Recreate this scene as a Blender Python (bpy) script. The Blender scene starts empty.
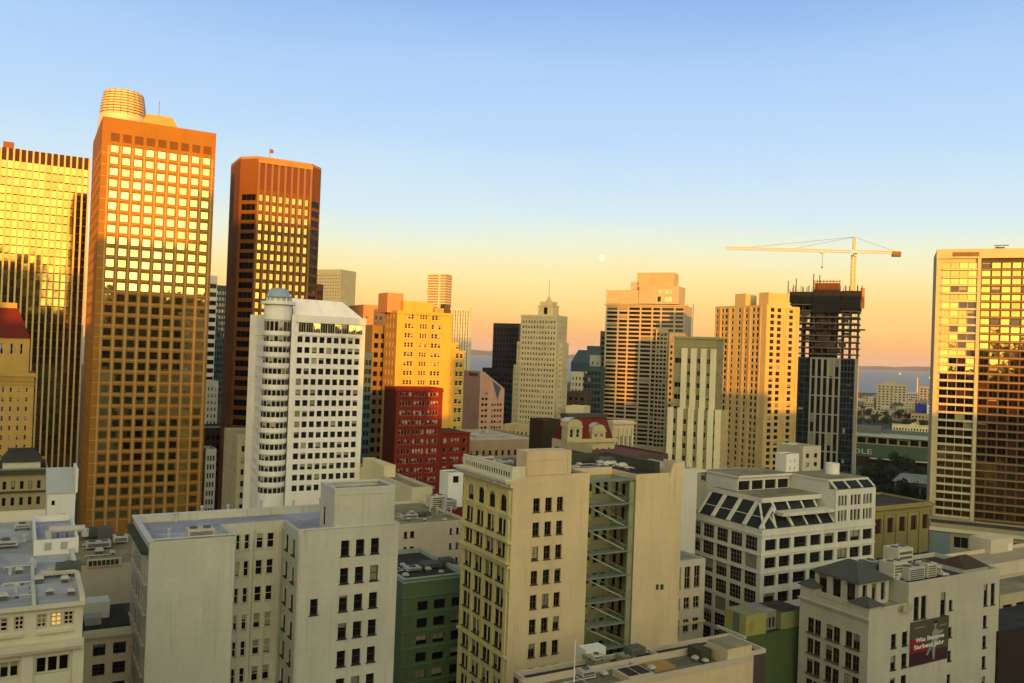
import bpy, bmesh, math, random
from mathutils import Vector, Matrix
R = math.radians
random.seed(7)
SC = bpy.context.scene
COL = SC.collection

# ------------------------------------------------------------------ camera
FPX, CW, CH = 850.0, 1024.0, 683.0
EYE = 75.0
PITCH, ROLL = 0.71, 2.1
HAZE = 2.4e-5
EXPO = 1.55
camd = bpy.data.cameras.new('camera')
cam = bpy.data.objects.new('camera', camd)
COL.objects.link(cam)
camd.sensor_fit = 'HORIZONTAL'
camd.sensor_width = 36.0
camd.lens = 36.0 * FPX / CW
camd.clip_start, camd.clip_end = 0.5, 90000.0
CROT = Matrix.Rotation(R(90 + PITCH), 3, 'X') @ Matrix.Rotation(R(ROLL), 3, 'Z')
cam.matrix_world = Matrix.Translation((0, 0, EYE)) @ CROT.to_4x4()
SC.camera = cam

# ------------------------------------------------------------------ sun and sky
SUN_AZ, SUN_EL = 169.0, 4.0          # clockwise from the view direction (+Y)
SV = Vector((math.sin(R(SUN_AZ)) * math.cos(R(SUN_EL)), math.cos(R(SUN_AZ)) * math.cos(R(SUN_EL)), math.sin(R(SUN_EL))))
sund = bpy.data.lights.new('sun', 'SUN')
sund.energy, sund.angle, sund.color = 5.0, R(0.5), (1.0, 0.37, 0.02)
sun = bpy.data.objects.new('sun', sund)
COL.objects.link(sun)
sun.rotation_euler = SV.to_track_quat('Z', 'Y').to_euler()

def lin(c):
    return tuple((x / 255 / 12.92) if x / 255 <= .04045 else ((x / 255 + .055) / 1.055) ** 2.4 for x in c)

world = bpy.data.worlds.new('World')
SC.world = world
world.use_nodes = True
wt = world.node_tree
wt.nodes.clear()
def wn(t, **k):
    n = wt.nodes.new(t)
    for a, v in k.items(): setattr(n, a, v)
    return n
def wmath(op, a, b=None, c=None, clamp=False):
    n = wn('ShaderNodeMath', operation=op, use_clamp=clamp)
    for i, x in enumerate((a, b, c)):
        if x is None: continue
        if isinstance(x, (int, float)): n.inputs[i].default_value = x
        else: wt.links.new(x, n.inputs[i])
    return n.outputs[0]
wo = wn('ShaderNodeOutputWorld')
bg = wn('ShaderNodeBackground'); bg.inputs['Strength'].default_value = 0.1
sky = wn('ShaderNodeTexSky', sky_type='NISHITA', sun_disc=False)
sky.sun_elevation, sky.sun_rotation = R(SUN_EL), R(SUN_AZ)
sky.altitude, sky.air_density, sky.dust_density, sky.ozone_density = 80, 1.2, 2.5, 1.5
tc = wn('ShaderNodeTexCoord')
sx = wn('ShaderNodeSeparateXYZ'); wt.links.new(tc.outputs['Generated'], sx.inputs[0])
mr = wn('ShaderNodeMapRange'); mr.inputs['From Min'].default_value = -0.02; mr.inputs['From Max'].default_value = 1.0
# faint uneven bands of evening haze: the colours of the sky wander a little in height
skn = wn('ShaderNodeTexNoise'); skn.inputs['Scale'].default_value = 3.0; skn.inputs['Detail'].default_value = 4
skm = wn('ShaderNodeMapping'); skm.inputs['Scale'].default_value = (1.0, 1.0, 7.0)
wt.links.new(tc.outputs['Generated'], skm.inputs['Vector']); wt.links.new(skm.outputs[0], skn.inputs['Vector'])
wt.links.new(wmath('ADD', sx.outputs['Z'], wmath('MULTIPLY', wmath('SUBTRACT', skn.outputs['Fac'], 0.5), 0.035)), mr.inputs['Value'])
rp = wn('ShaderNodeValToRGB')
STOPS = [(-0.02, (200, 156, 140)), (0.0, (232, 168, 138)), (0.018, (248, 178, 114)), (0.042, (252, 204, 122)), (0.062, (253, 216, 134)), (0.092, (251, 231, 166)),
         (0.122, (236, 238, 206)), (0.16, (212, 232, 238)), (0.24, (184, 215, 245)), (0.32, (168, 202, 242)), (0.40, (132, 174, 228)), (0.5, (92, 136, 194)), (0.66, (110, 118, 120)), (1.0, (106, 108, 104))]
el = rp.color_ramp.elements
while len(el) > 1: el.remove(el[-1])
for i, (z, c) in enumerate(STOPS):
    p = (z + .02) / 1.02
    e = el[0] if i == 0 else el.new(p)
    e.position = p
    e.color = (*lin(c), 1)
wt.links.new(mr.outputs[0], rp.inputs['Fac'])
SKYK = 1.08 / EXPO
# the eastern half of the sky takes the pastel twilight ramp, the western half the Nishita sky with the bright glow of the setting sun
west = wmath('SMOOTHSTEP' if False else 'MULTIPLY_ADD', sx.outputs['Y'], -0.9, 0.25, clamp=True)
ramp10 = wn('ShaderNodeVectorMath', operation='SCALE'); ramp10.inputs['Scale'].default_value = 10.0 * SKYK
wt.links.new(rp.outputs['Color'], ramp10.inputs[0])
dotn = wn('ShaderNodeVectorMath', operation='DOT_PRODUCT'); dotn.inputs[1].default_value = SV
wt.links.new(tc.outputs['Generated'], dotn.inputs[0])
dpos = wmath('MAXIMUM', dotn.outputs['Value'], 0.0)
low = wmath('SUBTRACT', 1.0, wmath('MULTIPLY', sx.outputs['Z'], 2.2), clamp=True)   # the glow hugs the horizon
g1 = wmath('MULTIPLY', wmath('MULTIPLY', wmath('POWER', dpos, 6.0), 40.0), low)
g2 = wmath('MULTIPLY', wmath('POWER', dpos, 1.6), 16.0)
gsum = wn('ShaderNodeCombineXYZ')
wt.links.new(wmath('ADD', g1, g2), gsum.inputs[0])
wt.links.new(wmath('ADD', wmath('MULTIPLY', g1, 0.54), wmath('MULTIPLY', g2, 1.0)), gsum.inputs[1])
wt.links.new(wmath('ADD', wmath('MULTIPLY', g1, 0.10), wmath('MULTIPLY', g2, 0.70)), gsum.inputs[2])
nadd = wn('ShaderNodeVectorMath', operation='ADD')
nsc = wn('ShaderNodeVectorMath', operation='MULTIPLY'); nsc.inputs[1].default_value = (0.60, 0.60, 0.48)
wt.links.new(sky.outputs[0], nsc.inputs[0])
wt.links.new(nsc.outputs[0], nadd.inputs[0]); wt.links.new(gsum.outputs[0], nadd.inputs[1])
mx = wn('ShaderNodeMix', data_type='RGBA')
wt.links.new(west, mx.inputs['Factor']); wt.links.new(ramp10.outputs[0], mx.inputs[6]); wt.links.new(nadd.outputs[0], mx.inputs[7])
wt.links.new(mx.outputs[2], bg.inputs['Color'])
wt.links.new(bg.outputs[0], wo.inputs['Surface'])

SC.view_settings.view_transform = 'Standard'
SC.view_settings.look = 'None'
SC.view_settings.gamma = 1.0
SC.view_settings.use_curve_mapping = False
SC.view_settings.exposure = math.log2(EXPO)
SC.cycles.max_bounces = 5
SC.cycles.diffuse_bounces = 2
SC.cycles.glossy_bounces = 3
SC.cycles.sample_clamp_indirect = 6.0

# ------------------------------------------------------------------ pixel geometry used to survey the place
def ray(u, v):
    d = CROT @ Vector(((u - CW / 2) / FPX, -(v - CH / 2) / FPX, -1.0))
    return d / d.y
def pt(u, v, d):
    return Vector((0, 0, EYE)) + ray(u, v) * d
def ptz(u, v, z):
    r = ray(u, v)
    return Vector((0, 0, EYE)) + r * ((z - EYE) / r.z)

# ------------------------------------------------------------------ materials
MATS = {}
def newmat(name):
    m = bpy.data.materials.new(name); m.use_nodes = True
    nt = m.node_tree
    return m, nt, nt.nodes['Principled BSDF']
def N(nt, t, **k):
    n = nt.nodes.new(t)
    for a, v in k.items(): setattr(n, a, v)
    return n
def NM(nt, op, a, b=None, c=None, clamp=False):
    n = N(nt, 'ShaderNodeMath', operation=op, use_clamp=clamp)
    for i, x in enumerate((a, b, c)):
        if x is None: continue
        if isinstance(x, (int, float)): n.inputs[i].default_value = x
        else: nt.links.new(x, n.inputs[i])
    return n.outputs[0]
def W(name, rgb, var=.16, scale=.12, streak=.22, rough=.85, fine=1.5, bump=0.0, metal=0.0, spec=.3, joint=0.0):
    """weathered wall, roof or metal: blotches, fine grain and rain streaks"""
    if name in MATS: return MATS[name]
    m, nt, bs = newmat(name)
    L = nt.links.new
    t = N(nt, 'ShaderNodeTexCoord')
    n1 = N(nt, 'ShaderNodeTexNoise'); n1.inputs['Scale'].default_value = scale; n1.inputs['Detail'].default_value = 5
    L(t.outputs['Object'], n1.inputs['Vector'])
    n2 = N(nt, 'ShaderNodeTexNoise'); n2.inputs['Scale'].default_value = fine; n2.inputs['Detail'].default_value = 3
    L(t.outputs['Object'], n2.inputs['Vector'])
    mp = N(nt, 'ShaderNodeMapping'); mp.inputs['Scale'].default_value = (1.0, 1.0, .10)
    L(t.outputs['Object'], mp.inputs['Vector'])
    n3 = N(nt, 'ShaderNodeTexNoise'); n3.inputs['Scale'].default_value = .42; n3.inputs['Detail'].default_value = 4
    L(mp.outputs[0], n3.inputs['Vector'])
    a = NM(nt, 'MULTIPLY_ADD', n1.outputs['Fac'], var * 2.2, 1 - var * 1.1)
    b = NM(nt, 'MULTIPLY_ADD', n2.outputs['Fac'], var * .9, 1 - var * .45)
    s = NM(nt, 'SUBTRACT', 1.0, NM(nt, 'MULTIPLY', NM(nt, 'SUBTRACT', n3.outputs['Fac'], .5, clamp=True), streak * 2.0))
    f = NM(nt, 'MULTIPLY', NM(nt, 'MULTIPLY', a, b), s)
    if joint:   # patched render: faint storey joints, repainted areas, sharp rain runs
        so = N(nt, 'ShaderNodeSeparateXYZ'); L(t.outputs['Object'], so.inputs[0])
        cv = N(nt, 'ShaderNodeCombineXYZ'); L(NM(nt, 'ADD', so.outputs[0], so.outputs[1]), cv.inputs[0]); L(so.outputs[2], cv.inputs[1])
        bk = N(nt, 'ShaderNodeTexBrick'); bk.offset = .43
        for k_, v_ in (('Scale', 1.0), ('Mortar Size', .03), ('Brick Width', 6.3), ('Row Height', 3.6), ('Mortar Smooth', .5), ('Bias', .0)): bk.inputs[k_].default_value = v_
        bk.inputs['Color1'].default_value = (1, 1, 1, 1); q_ = 1 - joint; bk.inputs['Color2'].default_value = (q_, q_, q_, 1); q_ = 1 - joint * 1.6; bk.inputs['Mortar'].default_value = (q_, q_, q_, 1)
        L(cv.outputs[0], bk.inputs['Vector'])
        sb = N(nt, 'ShaderNodeSeparateColor'); L(bk.outputs['Color'], sb.inputs[0]); f = NM(nt, 'MULTIPLY', f, sb.outputs[0])
        m2 = N(nt, 'ShaderNodeMapping'); m2.inputs['Scale'].default_value = (2.6, 2.6, .11); L(t.outputs['Object'], m2.inputs['Vector'])
        n4 = N(nt, 'ShaderNodeTexNoise'); n4.inputs['Scale'].default_value = .8; n4.inputs['Detail'].default_value = 5; L(m2.outputs[0], n4.inputs['Vector'])
        f = NM(nt, 'MULTIPLY', f, NM(nt, 'SUBTRACT', 1.0, NM(nt, 'MULTIPLY', NM(nt, 'MULTIPLY', NM(nt, 'SUBTRACT', n4.outputs['Fac'], .56, clamp=True), n1.outputs['Fac']), 2.2)))
    v = N(nt, 'ShaderNodeVectorMath', operation='SCALE'); v.inputs[0].default_value = rgb
    L(f, v.inputs['Scale'])
    L(v.outputs[0], bs.inputs['Base Color'])
    bs.inputs['Roughness'].default_value = rough
    bs.inputs['Metallic'].default_value = metal
    bs.inputs['Specular IOR Level'].default_value = spec
    if bump:
        bn = N(nt, 'ShaderNodeBump'); bn.inputs['Strength'].default_value = bump; bn.inputs['Distance'].default_value = .05
        L(n2.outputs['Fac'], bn.inputs['Height']); L(bn.outputs[0], bs.inputs['Normal'])
    MATS[name] = m
    return m
def RF(name, rgb, var=.25, scale=.2, seam=.55, w=7.0, h=1.5, rough=.85):
    """built-up roof: strips of felt with seams, patches, ponding stains"""
    if name in MATS: return MATS[name]
    m, nt, bs = newmat(name); L = nt.links.new
    t = N(nt, 'ShaderNodeTexCoord')
    b = N(nt, 'ShaderNodeTexBrick'); b.offset = .37
    for k, v in (('Scale', 1.0), ('Mortar Size', .045), ('Brick Width', w), ('Row Height', h), ('Mortar Smooth', .3), ('Bias', 0.0)): b.inputs[k].default_value = v
    b.inputs['Color1'].default_value = (1, 1, 1, 1); b.inputs['Color2'].default_value = (.80, .80, .80, 1); b.inputs['Mortar'].default_value = (seam, seam, seam, 1)
    L(t.outputs['Object'], b.inputs['Vector'])
    n1 = N(nt, 'ShaderNodeTexNoise'); n1.inputs['Scale'].default_value = scale; n1.inputs['Detail'].default_value = 6; L(t.outputs['Object'], n1.inputs['Vector'])
    vo = N(nt, 'ShaderNodeTexVoronoi'); vo.inputs['Scale'].default_value = .22; L(t.outputs['Object'], vo.inputs['Vector'])
    sp = N(nt, 'ShaderNodeSeparateColor'); L(vo.outputs['Color'], sp.inputs[0])
    f = NM(nt, 'MULTIPLY', NM(nt, 'MULTIPLY_ADD', n1.outputs['Fac'], var * 3.2, 1 - var * 1.6), NM(nt, 'MULTIPLY_ADD', sp.outputs[0], .35, .8))
    c = N(nt, 'ShaderNodeVectorMath', operation='MULTIPLY'); L(b.outputs['Color'], c.inputs[0]); c.inputs[1].default_value = rgb
    v = N(nt, 'ShaderNodeVectorMath', operation='SCALE'); L(c.outputs[0], v.inputs[0]); L(f, v.inputs['Scale'])
    L(v.outputs[0], bs.inputs['Base Color']); bs.inputs['Roughness'].default_value = rough; bs.inputs['Specular IOR Level'].default_value = .2
    MATS[name] = m
    return m
def G(name, dark=(.012, .014, .014), blind=(.34, .31, .23), pb=.25, ior=1.75, spec=.5, rough=.05, jit=.02, tint=(1, 1, 1), lit=0.0, metal=0.0):
    """window glass over a dark room, each pane with its own blind and its own slight tilt"""
    if name in MATS: return MATS[name]
    m, nt, bs = newmat(name)
    L = nt.links.new
    oi = N(nt, 'ShaderNodeObjectInfo'); ge = N(nt, 'ShaderNodeNewGeometry')
    r = NM(nt, 'FRACT', NM(nt, 'MULTIPLY_ADD', ge.outputs['Random Per Island'], 7.31, oi.outputs['Random']))
    wn_ = N(nt, 'ShaderNodeTexWhiteNoise', noise_dimensions='1D'); L(r, wn_.inputs['W'])
    sp = N(nt, 'ShaderNodeSeparateColor'); L(wn_.outputs['Color'], sp.inputs[0])
    uv = N(nt, 'ShaderNodeUVMap'); su = N(nt, 'ShaderNodeSeparateXYZ'); L(uv.outputs[0], su.inputs[0])
    has = NM(nt, 'LESS_THAN', sp.outputs[0], pb)
    above = NM(nt, 'GREATER_THAN', su.outputs[1], NM(nt, 'MULTIPLY', sp.outputs[1], .9))
    k = NM(nt, 'MULTIPLY', has, above)
    mixc = N(nt, 'ShaderNodeMix', data_type='RGBA')
    mixc.inputs[6].default_value = (*dark, 1); mixc.inputs[7].default_value = (*blind, 1)
    L(k, mixc.inputs['Factor'])
    sc = N(nt, 'ShaderNodeVectorMath', operation='SCALE'); L(mixc.outputs[2], sc.inputs[0]); L(NM(nt, 'MULTIPLY_ADD', sp.outputs[2], .5, .7), sc.inputs['Scale'])
    L(sc.outputs[0], bs.inputs['Base Color'])
    bs.inputs['Roughness'].default_value = rough
    bs.inputs['IOR'].default_value = ior; bs.inputs['Specular IOR Level'].default_value = spec
    bs.inputs['Specular Tint'].default_value = (*tint, 1)
    bs.inputs['Metallic'].default_value = metal
    jv = N(nt, 'ShaderNodeVectorMath', operation='SUBTRACT'); L(wn_.outputs['Color'], jv.inputs[0]); jv.inputs[1].default_value = (.5, .5, .5)
    js = N(nt, 'ShaderNodeVectorMath', operation='SCALE'); L(jv.outputs[0], js.inputs[0]); js.inputs['Scale'].default_value = jit
    # old panes are never quite flat
    tn = N(nt, 'ShaderNodeTexNoise'); tn.inputs['Scale'].default_value = .8; L(ge.outputs['Position'], tn.inputs['Vector'])
    tv = N(nt, 'ShaderNodeVectorMath', operation='SUBTRACT'); L(tn.outputs['Color'], tv.inputs[0]); tv.inputs[1].default_value = (.5, .5, .5)
    ts = N(nt, 'ShaderNodeVectorMath', operation='SCALE'); L(tv.outputs[0], ts.inputs[0]); ts.inputs['Scale'].default_value = jit * 1.0
    ja = N(nt, 'ShaderNodeVectorMath', operation='ADD'); L(js.outputs[0], ja.inputs[0]); L(ts.outputs[0], ja.inputs[1])
    jb = N(nt, 'ShaderNodeVectorMath', operation='ADD'); L(ja.outputs[0], jb.inputs[0]); L(ge.outputs['Normal'], jb.inputs[1])
    jn = N(nt, 'ShaderNodeVectorMath', operation='NORMALIZE'); L(jb.outputs[0], jn.inputs[0])
    L(jn.outputs[0], bs.inputs['Normal'])
    if lit:
        bs.inputs['Emission Color'].default_value = (1.0, .62, .16, 1); bs.inputs['Emission Strength'].default_value = lit
    MATS[name] = m
    return m

# ------------------------------------------------------------------ mesh builder
class MB:
    def __init__(s):
        s.v, s.f, s.m, s.uv = [], [], [], {}
    def quad(s, pts, mi=0, uv=False):
        i = len(s.v); s.v += [tuple(p) for p in pts]; s.f.append(tuple(range(i, i + len(pts)))); s.m.append(mi)
        if uv: s.uv[len(s.f) - 1] = ((0, 0), (1, 0), (1, 1), (0, 1))
    def faces(s, vs, fs, mi=0):
        i = len(s.v); s.v += [tuple(p) for p in vs]
        for f in fs: s.f.append(tuple(i + k for k in f)); s.m.append(mi)
    def box(s, x0, x1, y0, y1, z0, z1, mi=0, top=None):
        vs = [(x0, y0, z0), (x1, y0, z0), (x1, y1, z0), (x0, y1, z0), (x0, y0, z1), (x1, y0, z1), (x1, y1, z1), (x0, y1, z1)]
        s.faces(vs, [(3, 2, 1, 0), (0, 1, 5, 4), (1, 2, 6, 5), (2, 3, 7, 6), (3, 0, 4, 7)], mi)
        s.faces(vs, [(4, 5, 6, 7)], mi if top is None else top)
    def prism(s, poly, z0, z1, mi=0, top=None, bottom=True):
        n = len(poly)
        vs = [(x, y, z0) for x, y in poly] + [(x, y, z1) for x, y in poly]
        s.faces(vs, [(i, (i + 1) % n, n + (i + 1) % n, n + i) for i in range(n)] + ([tuple(range(n - 1, -1, -1))] if bottom else []), mi)
        s.faces(vs[n:], [tuple(range(n))], mi if top is None else top)
    def frustum(s, p0, p1, z0, z1, mi=0, top=None):
        n = len(p0)
        vs = [(x, y, z0) for x, y in p0] + [(x, y, z1) for x, y in p1]
        s.faces(vs, [(i, (i + 1) % n, n + (i + 1) % n, n + i) for i in range(n)] + [tuple(range(n - 1, -1, -1))], mi)
        s.faces(vs[n:], [tuple(range(n))], mi if top is None else top)
    def cyl(s, cx, cy, r, z0, z1, n=16, mi=0, r2=None):
        r2 = r if r2 is None else r2
        a = [(math.cos(2 * math.pi * i / n), math.sin(2 * math.pi * i / n)) for i in range(n)]
        s.frustum([(cx + r * c, cy + r * q) for c, q in a], [(cx + r2 * c, cy + r2 * q) for c, q in a], z0, z1, mi)
    def lathe(s, cx, cy, prof, n=20, mi=0):
        a = [(math.cos(2 * math.pi * i / n), math.sin(2 * math.pi * i / n)) for i in range(n)]
        vs = [(cx + r * c, cy + r * q, z) for r, z in prof for c, q in a]
        fs = [(k * n + i, k * n + (i + 1) % n, (k + 1) * n + (i + 1) % n, (k + 1) * n + i) for k in range(len(prof) - 1) for i in range(n)]
        fs += [tuple(range(n - 1, -1, -1)), tuple((len(prof) - 1) * n + i for i in range(n))]
        s.faces(vs, fs, mi)
    def bar(s, p, q, w, mi=0, h=None):
        p, q = Vector(p), Vector(q); h = w if h is None else h
        d = (q - p).normalized()
        a = d.cross(Vector((0, 0, 1)))
        if a.length < 1e-3: a = Vector((1, 0, 0))
        a.normalize(); b = a.cross(d)
        vs = [p + a * (w / 2) * i + b * (h / 2) * j for i, j in ((-1, -1), (1, -1), (1, 1), (-1, 1))]
        vs += [q + a * (w / 2) * i + b * (h / 2) * j for i, j in ((-1, -1), (1, -1), (1, 1), (-1, 1))]
        s.faces(vs, [(3, 2, 1, 0), (0, 1, 5, 4), (1, 2, 6, 5), (2, 3, 7, 6), (3, 0, 4, 7), (4, 5, 6, 7)], mi)
    def tube(s, pts, r, n=6, mi=0):
        for p, q in zip(pts[:-1], pts[1:]):
            p, q = Vector(p), Vector(q); d = (q - p).normalized()
            a = d.orthogonal().normalized(); b = d.cross(a)
            c = [(math.cos(2 * math.pi * i / n), math.sin(2 * math.pi * i / n)) for i in range(n)]
            vs = [p + (a * x + b * y) * r for x, y in c] + [q + (a * x + b * y) * r for x, y in c]
            s.faces(vs, [(i, (i + 1) % n, n + (i + 1) % n, n + i) for i in range(n)] + [tuple(range(n - 1, -1, -1)), tuple(range(n, 2 * n))], mi)
    def ring(s, x0, x1, y0, y1, z0, z1, t, mi=0):
        """a parapet or cornice: one closed band of thickness t inside the given outline"""
        o = [(x0, y0), (x1, y0), (x1, y1), (x0, y1)]; i = [(x0 + t, y0 + t), (x1 - t, y0 + t), (x1 - t, y1 - t), (x0 + t, y1 - t)]
        vs = [(x, y, z) for z in (z0, z1) for p in (o, i) for x, y in p]
        fs = []
        for k in range(4):
            l = (k + 1) % 4
            fs += [(k, l, 8 + l, 8 + k), (4 + l, 4 + k, 12 + k, 12 + l), (8 + k, 8 + l, 12 + l, 12 + k), (l, k, 4 + k, 4 + l)]
        s.faces(vs, fs, mi)
    def mesh(s, name, mats, merge=False):
        me = bpy.data.meshes.new(name)
        me.from_pydata(s.v, [], s.f)
        for m in mats: me.materials.append(m)
        me.polygons.foreach_set('material_index', s.m)
        if s.uv:
            ul = me.uv_layers.new(name='UVMap')
            for fi, c in s.uv.items():
                for k, li in enumerate(me.polygons[fi].loop_indices): ul.data[li].uv = c[k]
        if merge:
            bm = bmesh.new(); bm.from_mesh(me); bmesh.ops.remove_doubles(bm, verts=bm.verts, dist=.003); bm.to_mesh(me); bm.free()
        me.update()
        return me
    def build(s, name, mats, parent=None, merge=False, loc=(0, 0, 0), rz=0.0, smooth=False):
        if not isinstance(mats, (list, tuple)): mats = [mats]
        me = s.mesh(name, mats, merge)
        if smooth:
            for p in me.polygons: p.use_smooth = True
        o = bpy.data.objects.new(name, me); COL.objects.link(o)
        o.location = loc; o.rotation_euler = (0, 0, rz)
        if parent is not None: o.parent = parent
        return o
def tag(o, label, cat, group=None):
    o['label'] = label; o['category'] = cat
    if group: o['group'] = group
    return o
def thing(name, label, cat, loc, rz=0.0, group=None):
    o = bpy.data.objects.new(name, None); COL.objects.link(o)
    o.location = loc; o.rotation_euler = (0, 0, rz); o.empty_display_size = .5
    return tag(o, label, cat, group)
def structure(o):
    o['kind'] = 'structure'; return o

# ------------------------------------------------------------------ buildings
def cells(Wd, n, frac, m0=0.0, m1=None):
    m1 = m0 if m1 is None else m1
    p = (Wd - m0 - m1) / n
    return [(m0 + p * i + p * (1 - frac) / 2, m0 + p * i + p * (1 + frac) / 2) for i in range(n)]
def levels(ztop, zbot, fh, hf, up=.5):
    out = []; z = ztop - fh
    while z > zbot - .01:
        a = z + fh * (1 - hf) * (1 - up); out.append((a, a + fh * hf)); z -= fh
    return out[::-1]
TEMPL = {}
def window_geo(fm, pm, P, w, h, st, f_mi=0, p_mi=1):
    """P(s, z, out) -> point. fm takes the frame, pm the pane"""
    fr, d = st.get('fr', .08), st.get('d', .07)
    pm.quad([P(-w / 2 + fr * .6, fr * .6, 0), P(w / 2 - fr * .6, fr * .6, 0), P(w / 2 - fr * .6, h - fr * .6, 0), P(-w / 2 + fr * .6, h - fr * .6, 0)], p_mi, uv=True)
    def bar(s0, s1, z0, z1, dd=d):
        vs = [P(s0, z0, -.01), P(s1, z0, -.01), P(s1, z1, -.01), P(s0, z1, -.01), P(s0, z0, dd), P(s1, z0, dd), P(s1, z1, dd), P(s0, z1, dd)]
        fm.faces(vs, [(4, 5, 6, 7), (0, 1, 5, 4), (1, 2, 6, 5), (2, 3, 7, 6), (3, 0, 4, 7)], f_mi)
    def flat(s0, s1, z0, z1):
        fm.quad([P(s0, z0, .02), P(s1, z0, .02), P(s1, z1, .02), P(s0, z1, .02)], f_mi)
    b = flat if st.get('far') else bar
    b(-w / 2, w / 2, 0, fr); b(-w / 2, w / 2, h - fr, h); b(-w / 2, -w / 2 + fr, fr, h - fr); b(w / 2 - fr, w / 2, fr, h - fr)
    mt = st.get('mt', fr * .7)
    nv = st.get('mv', 0)
    for i in range(nv):
        c = -w / 2 + w * (i + 1) / (nv + 1)
        (b(c - mt / 2, c + mt / 2, fr, h - fr))
    edges = [-w / 2 + fr] + [x for i in range(nv) for x in (-w / 2 + w * (i + 1) / (nv + 1) - mt / 2, -w / 2 + w * (i + 1) / (nv + 1) + mt / 2)] + [w / 2 - fr]
    for q in st.get('mh', ()):
        for k in range(0, len(edges), 2):
            b(edges[k], edges[k + 1], h * q - mt / 2, h * q + mt / 2)
    if st.get('sill'):
        bar(-w / 2 - .12, w / 2 + .12, -.14, 0, st.get('rec', .3) + .1)
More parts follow.
